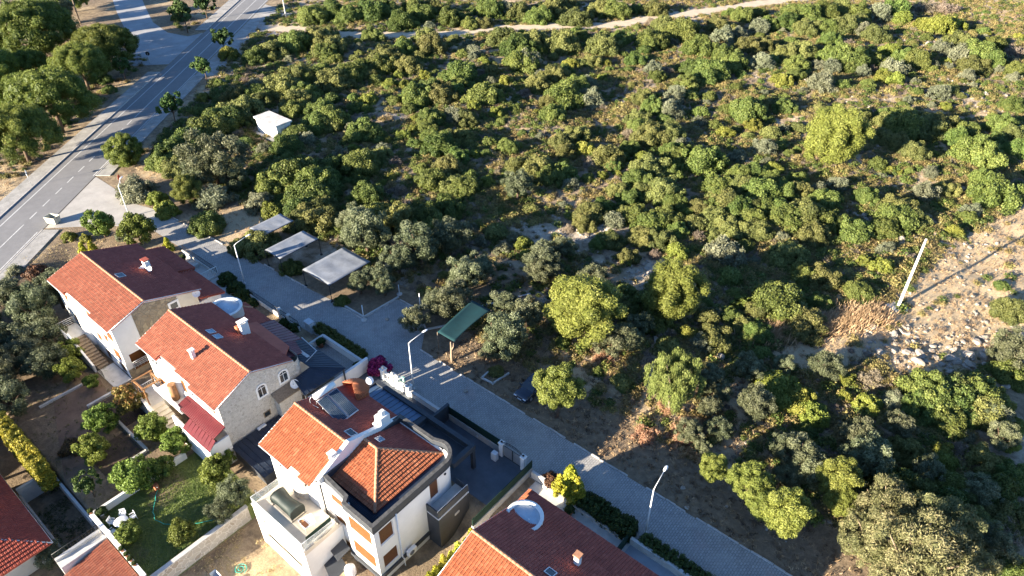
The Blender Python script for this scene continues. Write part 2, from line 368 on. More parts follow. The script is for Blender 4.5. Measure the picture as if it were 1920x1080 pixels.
def height(x, y):
    x = np.asarray(x, float); y = np.asarray(y, float)
    s, n = road_sn(x, y)
    amp = sstep(44, 58, y)*sstep(7, 14, n)*sstep(2.5, 6, seg_dist(x, y, TRACK))
    z = amp*((vnoise(x/9, y/9)-.5)*1.1+(vnoise(x/2.6+7, y/2.6)-.5)*.45)
    east = (n > 6.5)
    low = -2.0*(1-sstep(17.5, 28.5, y))
    low = np.where(y < 17.2, -2.0, low)
    low = np.where((x > -45.5) & (y < 17.2), -3.6, low)
    low = np.where((x > -45.5) & (y >= 17.2) & (y < 29), -2.2*(1-sstep(25.5, 29, y)), low)
    low = np.where((y < 5.85), -4.0, low)
    low = np.where(x < -70, low*sstep(7, 13, n), low)
    return np.where(y < 29, np.where(east, low, 0), z)
def hz(x, y): return float(height(np.array([x]), np.array([y]))[0])
def steps(a, b, st, extra=()):
    v = list(np.arange(a, b, st))+[b]+list(extra); return sorted(set(round(float(k), 3) for k in v))
gx = [-3500,-1500,-700,-400,-300]+steps(-260, 45, .9, (-45.65,-45.45,-55.6,-55.4,-26.5))+[60,90,140,300,700,1500,3500]
gy = [-3500,-1500,-500,-150,-60,-25]+steps(-10, 110, .9, (5.75,5.95,17.1,17.3))+steps(111, 270, 1.7)+[300,400,700,1500,3500]
GX, GY = np.meshgrid(np.array(gx), np.array(gy)); GZ = height(GX, GY)
nx, ny = len(gx), len(gy); idx = np.arange(nx*ny).reshape(ny, nx)
Fg = np.stack([idx[:-1,:-1], idx[:-1,1:], idx[1:,1:], idx[1:,:-1]], -1).reshape(-1, 4)
me = np_mesh('ground', np.stack([GX, GY, GZ], -1).reshape(-1, 3), Fg, M['ground'], None, True)
ground = tag(link_mesh('ground', me), 'dry stony hillside ground of soil, straw and rubble', None, None, 'structure')
# what covers the soil: straw, rubble, lawn
STRAW = [(4,104,13),(-4,92,9),(10,112,10),(-12,80,5),(-2,84,8),(-17,76,6),(-21,50.5,5),(-15,54,4),(-17,60,5),(-13,62,5),(-32,51,4),(-33,54,4),(-30,49,3),(-40,236,18),(-26,248,14),(-50,214,10),(-150,82,9),(-158,92,9),(-116,46,5),(-112,44,4),(-131,26,6),(-126,22,6),(-88,44,5),(-84,41,4),(-150,60,6),(-166,58,7),(-172,62,6),(-42,7,4),(-40,10,5),(-38,6,5),(-92,20,6),(-90,15,5)]
STONY = [(-47,74,6),(-44,81,6),(-52,69,4),(-34,72,4.5),(-36,70,3),(-15,75,4),(-18,72,3),(-11,80,3),(0,79,5),(3,83,6),(-3,76,5),(8,88,7),(-12,98,5),(-18,104,6),(-6,105,5),(-20,130,8),(-30,140,8),(-70,46,5),(-75,43,4),(-60,49,4),(-14,165,9),(-30,190,10),(-60,120,8),(-88,100,8),(-45,100,7)]
FIELD = [(12,150),(2.8,136.6),(0,122),(-5.7,104.8),(-8.4,82.9),(-12.2,75),(-16.2,65.6),(-12.3,65.3),(-6.2,71.5),(-2.4,70.3),(1.5,76.8),(3.8,87),(8.9,93.8),(22,120)]
def in_field(x, y, grow=0.):
    x = np.asarray(x, float); y = np.asarray(y, float); c = np.zeros(x.shape, bool); n = len(FIELD)
    for i in range(n):
        (x0,y0),(x1,y1) = FIELD[i], FIELD[(i+1)%n]
        c ^= ((y0 > y) != (y1 > y)) & (x < (x1-x0)*(y-y0)/(y1-y0+1e-9)+x0)
    return c
cov = np.zeros((ny, nx, 4), np.float32); cov[..., 3] = 1
s_, n_ = road_sn(GX, GY)
cov[..., 0] = np.where((GY > 46) & (n_ > 7), .34+.22*vnoise(GX/11, GY/11), np.where((GY > 40) & (n_ > 7), .2, np.where(n_ < -7.5, .12+.42*vnoise(GX/6,GY/6), .40)))
cov[..., 1] = np.where((GY > 56) & (n_ > 9), .12+.42*vnoise(GX/7+30, GY/7), .12)
for L_, ch in ((STRAW, 0), (STONY, 1)):
    for cx, cy, r in L_: cov[..., ch] = np.maximum(cov[..., ch], (1.0 if ch == 0 else .62)*np.exp(-((GX-cx)**2+(GY-cy)**2)/(r*r)*1.1))
fl_ = in_field(GX, GY); cov[..., 0] = np.where(fl_, .95, cov[..., 0]); cov[..., 1] = np.where(fl_, .0+.22*vnoise(GX/3,GY/3), cov[..., 1])
td = seg_dist(GX, GY, TRACK); cov[..., 1] = np.maximum(cov[..., 1], .95*(1-sstep(1.5, 4.2, td))); cov[..., 0] = np.maximum(cov[..., 0], .8*(1-sstep(3, 7, td)))
lawn = ((GX > -55.5) & (GX < -45.4) & (GY > 5.9) & (GY < 17.2))
cov[..., 2] = lawn*(.35+.75*vnoise(GX/2.2, GY/2.2)); cov[..., 0] *= ~lawn
gard = (GY < 29) & (n_ > 8) & ~lawn & (GX < -56); cov[..., 0] = np.where(gard, .12, cov[..., 0]); cov[..., 1] = np.where(gard, .05, cov[..., 1])
ca = me.color_attributes.new('cover', 'FLOAT_COLOR', 'POINT'); ca.data.foreach_set('color', cov.reshape(-1, 4).ravel())

# ------------------------------------------------------------ roads, pavements, markings
def sheet(name, pts, z, mat, kind='structure', label=None, thick=None, parent=None):
    m = MB()
    if thick: m.prism(pts, z-thick, z)
    else: m.add([(x,y,z) for x,y in pts], [tuple(range(len(pts)))])
    n = len(pts); a = sum(pts[i][0]*pts[(i+1)%n][1]-pts[(i+1)%n][0]*pts[i][1] for i in range(n))
    if not thick and a < 0: m.f = [tuple(reversed(f)) for f in m.f]
    return m.build(name, mat, parent, label=label, kind=kind if parent is None else None)
main_road = sheet('main_road', [rp(-60,-4.55), rp(-60,3.45), rp(210,3.45), rp(210,-4.55)], .025, M['asphalt'], label='two-lane asphalt road with white lines at the upper left')
M['paint'] = plain('road_paint', (.62,.61,.58), .8, .22, 1.6, .1)
def strip(name, s0, s1, n0, n1, z, mat, parent): return sheet(name, [rp(s0,n0), rp(s0,n1), rp(s1,n1), rp(s1,n0)], z, mat, parent=parent)
for s0, s1 in ((-60, 205),): strip('edge_line', s0, s1, -3.28, -3.13, .031, M['paint'], main_road)
for s0, s1 in ((-60, 4), (21, 205)): strip('edge_line', s0, s1, 3.0, 3.14, .031, M['paint'], main_road)
strip('centre_line', -60, 6, -.08, .07, .031, M['paint'], main_road); strip('centre_line', 44, 205, -.08, .07, .031, M['paint'], main_road)
for k in range(10): strip('lane_dash', 7.6+k*3.7, 9.6+k*3.7, -.08, .07, .031, M['paint'], main_road)
strip('joint', 5, 21, 3.47, 3.6, .034, M['rubber'], main_road)
M['walk'] = plain('pavement_concrete', (.37,.35,.32), .9, .24, .5, .3, 5)
M['sideroad'] = plain('pale_road_concrete', (.35,.345,.34), .9, .16, .25, .2, 6)
def walk(name, s0, s1, n0, n1, kn, label):
    root = sheet(name, [rp(s0,n0), rp(s0,n1), rp(s1,n1), rp(s1,n0)], .13, M['walk'], label=label, thick=.3)
    a, b = (kn, kn+.16) if kn > n0 else (kn-.16, kn)
    L = 2.0; k = s0
    while k < s1-.1:
        e = min(k+L-.03, s1); m = MB(); m.prism([rp(k,a), rp(k,b), rp(e,b), rp(e,a)], -.1, .15); m.build('kerb_stone', M['kerb'], root); k += L
    return root
walk('pavement', -30, 68, -7.2, -4.75, -4.75, 'raised concrete pavement along the left of the main road')
walk('pavement', 97, 200, -7.4, -4.75, -4.75, 'raised concrete pavement beyond the side road mouth')
walk('pavement', 21, 66, 3.65, 5.85, 3.65, 'raised concrete pavement along the right of the main road')
walk('pavement', -30, 4.5, 3.65, 6.0, 3.65, 'raised concrete pavement below the junction')
sheet('side_road', [rp(73,-4.7), rp(95,-4.7), (-172.2,84), (-178.6,82.4), (-189.5,84.4), (-201.5,89.1), (-211.2,93), (-250,108), (-256,102), (-217.5,87.7), (-204.8,82.6), (-188.2,76.6), (-175.5,71.7), (-171.7,70), (-168.4,66.5), (-163,65)], .02, M['sideroad'], label='pale side road meeting the main road at the top left')
sheet('verge', [rp(66,3.6), rp(66,7.5), (-150,84), (-158,101), (-168,112), rp(120,3.6)], .016, M['walk'], label='dusty paved verge beside the main road')
junction = sheet('junction', [rp(5,3.62), (-104.5,27.3), (-100,31.3), (-95.5,33.7), (-95,37.3), (-100.3,37), (-105.2,35.6), (-110.3,36.1), rp(20.5,3.9), rp(20.5,3.62)], .021, plain('junction_concrete', (.42,.39,.35), .9, .14, .4, .25, 8), label='worn concrete apron where the street meets the main road')
street = sheet('street', [(-95.6,33.7), (-86,33.9), (-78,33.7), (-59,34.0), (-59,34.2), (-25,34.2), (30,34.2), (30,40.2), (-47,40.2), (-49.2,43), (-52.7,45.2), (-56.2,45.1), (-56.6,40.2), (-67,39.3), (-79,38.6), (-84,38), (-95.1,37.25)], .018, M['pavers'], label='paver street running past the houses')
kst = MB(); kst.bevbox(-.5,-.09,-.1,.5,.09,.12,.03); kme = [kst.mesh('kerb_stone', M['kerb'])]
def kerbs(x0, x1, y0, y1, gap=.12):
    L = math.hypot(x1-x0, y1-y0); k = int(L/1.03); a = math.atan2(y1-y0, x1-x0)
    for i in range(k):
        if rnd.random() < gap: continue
        t = (i+.5)/k; o = link_mesh('kerb_stone', kme[0], street, (x0+(x1-x0)*t+rnd.uniform(-.02,.02)-ORG[street].x, y0+(y1-y0)*t+rnd.uniform(-.03,.03)-ORG[street].y, rnd.uniform(-.05,.03)-ORG[street].z))
        o.rotation_euler = (0, 0, a+rnd.uniform(-.03,.03))
kerbs(-47,40.15,14,40.3,.1) if False else None
kerbs(-47.2, 12, 40.25, 40.25); kerbs(-62, -56.7, 39.5, 39.75, .05); kerbs(-79, -67, 38.7, 39.35, .3); kerbs(-56.5,-56.3,40.3,45,0); kerbs(-56,-52.8,45.25,45.35,0); kerbs(-100, -80, 37.15, 38.35, .25)
drv = MB(); P = []; T2 = []
for i in range(len(TRACK)-1):
    q0, q1, q2, q3 = [Vector(TRACK[min(max(k,0),len(TRACK)-1)]) for k in (i-1,i,i+1,i+2)]
    for k in range(8):
        t = k/8; T2.append(.5*((2*q1)+(q2-q0)*t+(2*q0-5*q1+4*q2-q3)*t*t+(3*q1-q0-3*q2+q3)*t**3))
for i, q in enumerate(T2):
    a = T2[min(i+1,len(T2)-1)]-T2[max(i-1,0)]; a.normalize(); n = Vector((-a.y, a.x)); w1, w2 = 2.5+rnd.uniform(-.6,.6), 2.5+rnd.uniform(-.6,.6)
    P.append(((q.x+n.x*w1, q.y+n.y*w1), (q.x-n.x*w2, q.y-n.y*w2)))
for a, b in zip(P[:-1], P[1:]): drv.add([(*a[0],.045),(*a[1],.045),(*b[1],.045),(*b[0],.045)], [(0,1,2,3)])
drv.build('dirt_track', plain('dusty_track', (.56,.45,.32), .95, .14, .5, .4, 5), kind='structure', label='pale dirt track across the top of the scrub')

# ------------------------------------------------------------ house building helpers
def yz(mb, x0, x1, poly):
    n = len(poly); mb.add([(x0,y,z) for y,z in poly]+[(x1,y,z) for y,z in poly], [tuple(range(n-1,-1,-1)), tuple(range(n,2*n))]+[(i,(i+1)%n,n+(i+1)%n,n+i) for i in range(n)]); return mb
def xz(mb, y0, y1, poly):
    n = len(poly); mb.add([(x,y0,z) for x,z in poly]+[(x,y1,z) for x,z in poly], [tuple(range(n)), tuple(range(2*n-1,n-1,-1))]+[(i,n+i,n+(i+1)%n,(i+1)%n) for i in range(n)]); return mb
def wall(mb, axis, c0, c1, a0, a1, z0, z1, ops=()):
    """upright wall between planes c0, c1 of 'axis', running a0..a1, with rectangular openings (a, b, za, zb)"""
    A = sorted({a0, a1, *[min(max(v,a0),a1) for o in ops for v in o[:2]]}); Z = sorted({z0, z1, *[min(max(v,z0),z1) for o in ops for v in o[2:4]]})
    for i in range(len(A)-1):
        run = None
        for j in range(len(Z)-1):
            ca, cz = (A[i]+A[i+1])/2, (Z[j]+Z[j+1])/2
            hole = any(o[0] < ca < o[1] and o[2] < cz < o[3] for o in ops)
            if not hole: run = (run[0] if run else Z[j], Z[j+1])
            if run and (hole or j == len(Z)-2):
                if axis == 'y': mb.box(A[i], c0, run[0], A[i+1], c1, run[1])
                else: mb.box(c0, A[i], run[0], c1, A[i+1], run[1])
                run = None
def window(root, face, pos, a0, a1, z0, z1, fill='shutter', frame='white', depth=.12):
    """frame bars set into an opening; child: closed roller shutter, pane or door leaf. face 'y-' looks to -y, 'x+' to +x"""
    t = .07; f = MB(); s = 1 if face == 'y-' else -1
    p0, p1 = pos+s*(depth-.06), pos+s*(depth+.04)
    lo, hi = min(p0,p1), max(p0,p1)
    B = (lambda m,a,za,b,zb,l,h: m.box(a,l,za,b,h,zb)) if face == 'y-' else (lambda m,a,za,b,zb,l,h: m.box(l,a,za,h,b,zb))
    B(f,a0,z0,a0+t,z1,lo,hi); B(f,a1-t,z0,a1,z1,lo,hi); B(f,a0+t,z0,a1-t,z0+t,lo,hi); B(f,a0+t,z1-t,a1-t,z1,lo,hi)
    w_ = f.build('window' if fill != 'door' else 'door', M[frame], root)
    q0, q1 = pos+s*depth, pos+s*(depth+.03); lo, hi = min(q0,q1), max(q0,q1)
    g = MB()
    if fill == 'glass':
        B(g,a0+t,z0+t,a1-t,z1-t,lo,hi); g.build('pane', M['glass'], w_)
        b = MB(); mid = (a0+a1)/2; l2, h2 = min(p0,q0), max(p0,q0); B(b,mid-.025,z0+t,mid+.025,z1-t,l2,h2); b.build('mullion', M[frame], w_)
    else:
        mat = M['shutter_dk'] if fill in ('shutter_dk','door') else M['shutter']
        k = max(4, int((z1-z0-2*t)/.13)); dz = (z1-z0-2*t)/k
        for i in range(k):
            za = z0+t+i*dz
            B(g, a0+t, za, a1-t, za+dz*.8, lo-.012*(s>0), hi+.012*(s<0)); B(g, a0+t, za+dz*.8, a1-t, za+dz, lo, hi)
        g.build('shutter' if fill != 'door' else 'leaf', mat, w_)
    return w_
def surround(root, x, y0, y1, z0, z1, mat, arch=True):
    """white moulded surround on a wall facing +x"""
    m = MB(); t = .2; k = 10
    out = [(y0-t,z0-t),(y1+t,z0-t),(y1+t,z1)]; inn = [(y0,z0),(y1,z0),(y1,z1)]
    c, r = (y0+y1)/2, (y1-y0)/2
    for i in range(1, k):
        a = math.pi*i/k; out.append((c+(r+t)*math.cos(a), z1+(r*.75+t)*math.sin(a))); inn.append((c+r*math.cos(a), z1+r*.75*math.sin(a)))
    out.append((y0-t,z1)); inn.append((y0,z1)); n = len(out)
    for i in range(n):
        j = (i+1)%n; yz(m, x, x+.08, [out[i], out[j], inn[j], inn[i]])
    o = m.build('window', mat, root)
    g = MB(); yz(g, x+.012, x+.03, inn); g.build('pane', M['glass'], o)
    b = MB(); yz(b, x+.03, x+.05, [(c-.03,z0),(c+.03,z0),(c+.03,z1+.2),(c-.03,z1+.2)]); yz(b, x+.032, x+.052, [(y0,z1-.04),(y1,z1-.04),(y1,z1+.02),(y0,z1+.02)]); b.build('mullion', M['metal_w'], o)
TW, TL = .268, .365
def tile_template(w_=TW, l_=TL):
    xs = [0, .12, .3, .5, .7, .88, 1]; hs = [-.005, .034, .03, .018, .03, .034, -.005]
    V = []
    for y, zo in ((-.02, .0), (l_*1.02, .085)):
        V += [(x*w_, y, h+zo) for x, h in zip(xs, hs)]
    V += [(x*w_, l_*1.02, -.01) for x in xs]
    F = [(i, i+1, 7+i+1, 7+i) for i in range(6)]+[(7+i, 8+i, 15+i, 14+i) for i in range(6)]
    return np.array(V, float), np.array(F)
TV, TF = tile_template()
TILE_ME = {}
def tile_slope(roof, O, ax, ay, W, L, inside, matk, nobj=0):
    """rows of tiles from the ridge line O down 'ay'; the nobj nearest to the viewer are objects, the rest one field"""
    O, ax, ay = Vector(O), Vector(ax).normalized(), Vector(ay).normalized(); nz = ax.cross(ay)
    if nz.z < 0: ax = -ax; O = O-ax*W; nz = ax.cross(ay)
    cells = []
    nc, nr = int(round(W/TW)), max(1, int(round(L/TL))); cw, cl = W/nc, L/nr
    for i in range(nr):
        for j in range(nc):
            p = O+ax*(j*cw)+ay*(i*cl); c = p+ax*cw/2+ay*cl/2
            if inside is None or inside(c.x, c.y): cells.append((p+nz*.03, (c-cam.location).length))
    cells.sort(key=lambda t: t[1])
    if matk not in TILE_ME: TILE_ME[matk] = np_mesh('tile', TV, TF, M[matk], None, False)
    rot = Matrix((ax, ay, nz)).transposed(); q = rot.to_quaternion()
    sc = (cw/TW, cl/TL, 1)
    for p, _ in cells[:nobj]:
        o = link_mesh('tile', TILE_ME[matk], roof, p-ORG[roof]+nz*rnd.uniform(0,.008)); o.rotation_mode = 'QUATERNION'
        o.rotation_quaternion = q @ Quaternion((rnd.gauss(0,.008)+1, rnd.gauss(0,.006), rnd.gauss(0,.006), rnd.gauss(0,.006))).normalized(); o.scale = sc
    rest = [p-ORG[roof] for p, _ in cells[nobj:]]
    if rest:
        B_ = np.array(rot).T; tv_ = (TV*np.array(sc)) @ B_
        P_ = np.array([tuple(p) for p in rest]); V = (P_[:,None,:]+tv_[None]+np.random.default_rng(3).normal(0,.004,(len(rest),1,3))).reshape(-1,3)
        F = (TF[None]+(np.arange(len(rest))*len(TV))[:,None,None]).reshape(-1,4)
        me_ = np_mesh('tile_field', V, F, M[matk], np.repeat(np.random.default_rng(5).random(len(rest)), len(TF)))
        o = link_mesh('tile_field', me_, roof); o['kind'] = 'stuff'
RME = None
def ridge_tiles(roof, a, b, r=.14, mat='ridge'):
    global RME
    if RME is None:
        m = MB(); k = 6
        for y, rr in ((-.22, 1.0), (.22, 1.12)):
            m.v += [(math.cos(math.pi*i/k)*rr*.14, y, math.sin(math.pi*i/k)*rr*.14-.02) for i in range(k+1)]
        m.f = [(i, i+1, k+2+i, k+1+i) for i in range(k)]+[tuple(range(k+1, 2*k+2))]; m.sm = [True]*k+[False]
        RME = m.mesh('ridge_tile', M['ridge'])
    a, b = Vector(a), Vector(b); L = (b-a).length; n = max(1, int(L/.4)); d = (b-a)/n
    for i in range(n):
        o = link_mesh('ridge_tile', RME, roof, a+d*(i+.5)-ORG[roof]); o.rotation_mode = 'QUATERNION'; o.rotation_quaternion = d.to_track_quat('Y', 'Z'); o.scale = (1, L/n/.4, 1)
def gable_roof(root, x0, x1, yf, zf, yr, zr, yb, zb, segs=None, nobj=300, mfront='tile', hole=None):
    segs = segs or [(x0, x1, yf)]; m = MB(); t = .16
    for a, b, ye in segs:
        ze = zr-(zr-zf)*(yr-ye)/(yr-yf); m.plate([(a,ye,ze),(b,ye,ze),(b,yr,zr),(a,yr,zr)], t)
    m.plate([(x0,yr,zr),(x1,yr,zr),(x1,yb,zb),(x0,yb,zb)], t)
    roof = m.build('roof', M['tile_back'], root)
    def ins(x, y):
        for a, b, ye in segs:
            if a <= x <= b: return y > ye-.1
        return False
    Lf = math.hypot(yr-yf, zr-zf); Lb = math.hypot(yb-yr, zr-zb)
    tile_slope(roof, (x0,yr,zr), (1,0,0), (0,yf-yr,zf-zr), x1-x0, Lf, ins, mfront, nobj)
    tile_slope(roof, (x0,yr,zr), (1,0,0), (0,yb-yr,zb-zr), x1-x0, Lb, hole, 'tile_back', 0)
    ridge_tiles(roof, (x0,yr,zr+.03), (x1,yr,zr+.03))
    g = MB()
    for xx in (x0-.02, x1+.02): g.tube([(xx,yf,zf+.0),(xx,yr,zr+.0),(xx,yb,zb+.0)], .06, 6)
    for a, b, ye in segs:
        ze = zr-(zr-zf)*(yr-ye)/(yr-yf); g.tube([(a,ye-.03,ze-.1),(b,ye-.03,ze-.1)], .06, 6)
    g.tube([(x0,yb+.04,zb-.06),(x1,yb+.04,zb-.06)], .07, 6); g.build('gutter', M['galv'], roof)
    return roof
def railing(root, pts, h, mat, bars=.14, name='railing', post=.03, rails=(1.,)):
    m = MB()
    for a, b in zip(pts[:-1], pts[1:]):
        a, b = Vector(a), Vector(b); L = (b-a).length; k = max(1, int(L/bars)) if bars else 0
        for r in rails: m.tube([a+Vector((0,0,h*r)), b+Vector((0,0,h*r))], post*.8, 6)
        for i in range(k+1):
            p = a+(b-a)*i/max(1,k); m.tube([p, p+Vector((0,0,h))], post*.35 if 0 < i < k else post, 5, False)
    return m.build(name, M[mat], root)
def stairs(root, x0, x1, y0, y1, z0, z1, n, mat, axis='x'):
    for i in range(n):
        m = MB(); za = z0+(z1-z0)*i/n; 
        if axis == 'x': a = x0+(x1-x0)*i/n; b = x0+(x1-x0)*(i+1)/n; m.box(min(a,b)+.004, y0, min(z0,z1)-.5, max(a,b), y1, za)
        else: a = y0+(y1-y0)*i/n; b = y0+(y1-y0)*(i+1)/n; m.box(x0, min(a,b)+.004, min(z0,z1)-.5, x1, max(a,b), za)
        m.build('step', M[mat], root)
def chimney(root, x, y, z0, z1, s=.5, cap='white', sy=None):
    sy = sy or s; m = MB(); m.bevbox(x-s/2,y-sy/2,z0,x+s/2,y+sy/2,z1-.3,.03)
    for dx in (-1,1):
        for dy in (-1,1): m.box(x+dx*(s/2-.1)-.06, y+dy*(sy/2-.1)-.06, z1-.3, x+dx*(s/2-.1)+.06, y+dy*(sy/2-.1)+.06, z1-.1)
    c = m.build('chimney', M['white'], root); k = MB(); k.bevbox(x-s/2-.08,y-sy/2-.08,z1-.1,x+s/2+.08,y+sy/2+.08,z1,.02); k.build('cap', M[cap], c); return c
def skylight(root, x0, x1, y0, y1, zfun, pane='skylight'):
    m = MB(); e = .07
    P = lambda x, y, d: (x, y, zfun(y)+d)
    for a, b, c, d in ((x0,x1,y0,y0+e),(x0,x1,y1-e,y1),(x0,x0+e,y0+e,y1-e),(x1-e,x1,y0+e,y1-e)):
        m.plate([P(a,c,.2),P(b,c,.2),P(b,d,.2),P(a,d,.2)], .22)
    f = m.build('skylight', M['galv'], root); g = MB(); g.plate([P(x0+e,y0+e,.16),P(x1-e,y0+e,.16),P(x1-e,y1-e,.16),P(x0+e,y1-e,.16)], .05); g.build('pane', M[pane], f)
def ac_unit(root, x, y, z, w_=.95):
    m = MB(); m.bevbox(x, y-w_/2, z, x+.36, y+w_/2, z+.68, .03); m.box(x-.3,y-.35,z-.06,x+.3,y-.3,z); m.box(x-.3,y+.3,z-.06,x+.3,y+.35,z)
    a = m.build('air_conditioner', M['metal_w'], root)
    g = MB(); g.tube([(x+.36,y-.1,z+.34),(x+.375,y-.1,z+.34)], .26, 16); g.build('fan_grille', M['black'], a)
    h = MB()
    for r in (.1,.19): 
        h.tube([(x+.385,y-.1+r*math.cos(i*math.pi/8),z+.34+r*math.sin(i*math.pi/8)) for i in range(17)], .012, 4)
    h.build('guard', M['galv'], a)
def dish(root, x, y, z, r=.42, az=-2.2):
    m = MB(); n = 16; c = Vector((x,y,z)); d = Vector((math.cos(az)*.8, math.sin(az)*.8, .6)).normalized(); a = d.orthogonal().normalized(); b = d.cross(a)
    for i, (rr, dd) in enumerate(((.02,0),(.5,.04),(.85,.12),(1.,.17))):
        m.v += [tuple(c+(a*math.cos(2*math.pi*j/n)+b*math.sin(2*math.pi*j/n))*r*rr+d*dd*r*1.6) for j in range(n)]
    for i in range(3):
        for j in range(n): m.f.append((i*n+j,i*n+(j+1)%n,(i+1)*n+(j+1)%n,(i+1)*n+j)); m.sm.append(True)
    o = m.build('satellite_dish', M['plastic_w'], root)
    p = MB(); p.tube([c, c-d*.15, (x-d.x*.15,y-d.y*.15,z-.7)], .03, 6); p.tube([c-b*r*.9+d*.1, c+d*.45], .015, 5); p.cbox(*(c+d*.48), .08,.08,.1); p.build('arm', M['galv'], o)
def cupola(root, x, y, z0, z1, r, t=.22):
    m = MB(); m.lathe(x, y, [(r-.05,z0),(r,z0+.1),(r,z1-.1),(r+.08,z1-.08),(r+.08,z1),(r-t,z1),(r-t,z1-.22)], 28); o = m.build('round_tower', M['white'], root)
    g = MB(); g.lathe(x, y, [(r-t,z1-.22),(r*.55,z1-.16),(.01,z1-.12)], 28); g.build('tower_roof', M['towerfloor'], o)
    k = MB(); k.tube([(x+r*.3,y,z1-.36),(x+r*.3,y,z1-.02)], .06, 8); k.build('vent_pipe', M['metal_w'], o)
def seam_roof(root, quad, n, mat, name='sheet_roof', t=.06, mat2=None, gap=.012):
    """standing-seam sheets between edge a->b (top) and d->c (bottom); each sheet is a part, seams between"""
    a, b, c, d = [Vector(p) for p in quad]
    base = MB(); base.plate([tuple(p-Vector((0,0,.02))) for p in (a,b,c,d)], t); o = base.build(name, M[mat], root)
    for i in range(n):
        t0, t1 = i/n, (i+1)/n; e = gap/max(.1,(b-a).length)
        q = [a+(b-a)*(t0+e), a+(b-a)*(t1-e), d+(c-d)*(t1-e), d+(c-d)*(t0+e)]
        m = MB(); m.plate([tuple(p) for p in q], .018); m.build('sheet', M[mat], o)
    s = MB()
    for i in range(n+1):
        p, q = a+(b-a)*i/n, d+(c-d)*i/n; s.tube([p+Vector((0,0,.012)), q+Vector((0,0,.012))], .022, 4)
    s.build('seam', M[mat2 or mat], o); return o

# ------------------------------------------------------------ first house: tiled gable house at the far end of the row
H1 = empty('house', (-77.8,22.3,-2), 'tile-roofed white house with rubble-stone gable, farthest along the street', 'house', 'houses along the street')
x0, x1, yf, yb = -84.8, -70.7, 17.3, 27.2
ops = [(-83.3,-81.8,2.9,4.4),(-83.3,-81.6,-.1,1.4),(-83.1,-81.4,-2.0,-.5),(-77.3,-75.1,3.1,4.9),(-76.9,-75.4,.5,1.9),(-74.5,-73.2,1.6,3.0),(-73.2,-71.3,-.1,1.6),(-73.2,-71.3,2.7,4.3),(-76.4,-74.9,-2,-.3),(-73,-71.4,-2,-.4)]
m = MB(); wall(m,'y',yf,yf+.25,x0,x1,-2.8,5.2,ops); wall(m,'y',yb-.25,yb,x0,x1,-2.8,4.9); wall(m,'x',x0,x0+.25,yf+.25,yb-.25,-2.8,4.9)
wall(m,'x',x1-.25,x1,yf+.25,yb-.25,-2.8,4.9,[(17.95,19.75,-.75,1.15)])
for a, b in ((x0,x0+.25),(x1-.25,x1)): yz(m, a, b, [(yf+.25,4.9),(yb-.25,4.9),(21.4,6.75),(yf+.25,5.25)])
m.build('wall', M['white'], H1)
for o in ops: window(H1,'y-',yf,*o)
c = MB(); yz(c, x1, x1+.05, [(19.8,.55),(24.9,.55),(24.9,5.35),(21.4,6.45),(19.8,5.9)]); c.build('stone_cladding', M['stone'], H1)
c = MB(); yz(c, x1, x1+.045, [(24.903,.5),(27.2,.5),(27.2,4.75),(24.903,5.33)]); c.build('render_panel', M['cream'], H1)
c = MB(); yz(c, x1, x1+.05, [(17.3,-2.8),(24,-2.8),(24,-.75),(17.3,-.75)]); c.build('stone_base', M['stone'], H1)
sw = MB(); yz(sw, x1+.05, x1+.13, [(23.7,3.75),(25.0,3.75),(25.0,5.0),(23.7,5.0)]); so = sw.build('window', M['white'], H1); g = MB(); yz(g, x1+.131, x1+.14, [(23.95,4.0),(24.75,4.0),(24.75,4.75),(23.95,4.75)]); g.build('pane', M['glass'], so)
nb = MB(); nb.box(x1-1.2,17.95,-.85,x1+.35,19.75,-.75); nb.box(x1-1.25,17.95,-.75,x1-1.15,19.75,1.15); nb.build('balcony', M['shutter'], H1)
railing(H1, [(x1+.3,17.95,-.75),(x1+.3,19.75,-.75)], .95, 'metal_w', .3, rails=(1.,.75,.5,.25))
b = MB(); b.lathe(-79.4, yf+1.0, [(1.5,-1.2),(1.55,-1.0),(1.5,-.9),(1.5,5.0),(1.56,5.05),(1.56,5.2),(.01,5.24)], 18, math.pi*1.15, 1.85*math.pi); b.build('bay', M['white'], H1)
b = MB(); b.lathe(-79.4, yf+1.0, [(1.42,-2.6),(1.42,-1.2)], 18, math.pi*1.15, 1.85*math.pi); b.build('bay_base', M['cream'], H1)
roof1 = gable_roof(H1,-85.2,-70.3,16.85,5.4,21.38,6.95,27.65,4.97,[(-85.2,-80.9,16.85),(-80.9,-77.75,17.45),(-77.75,-74.9,17.25),(-74.9,-70.3,16.85)],300,'tile_old')
sl1 = lambda y: 6.95-(y-21.38)*1.98/6.27
skylight(H1,-77.7,-76.7,21.75,22.6,sl1,'glass'); chimney(H1,-77.6,25.4,5.2,7.2,.75,'tile_back',.6); dish(H1,-76.7,25.3,6.25,.33,-1.2); dish(H1,-77.9,24.9,6.0,.3,-1.2); dish(H1,-70.4,27.1,4.6,.45,-.6)
st = MB(); st.box(-82.4,15.0,-.1,-79.6,17.05,.25); st.build('terrace', M['conc_pale'], H1)
railing(H1, [(-79.6,15.05,.25),(-82.35,15.05,.25),(-82.35,17.0,.25)], 1.0, 'metal_w', .35, rails=(1.,.75,.5,.25))
stairs(H1,-79.6,-74.9,15.35,16.75,.2,-1.9,11,'greywood')
pw = MB(); xz(pw, 15.1, 15.32, [(-79.8,-2.6),(-74.9,-2.6),(-74.9,-1.0),(-79.8,1.15)]); pw.build('stair_wall', M['white'], H1)
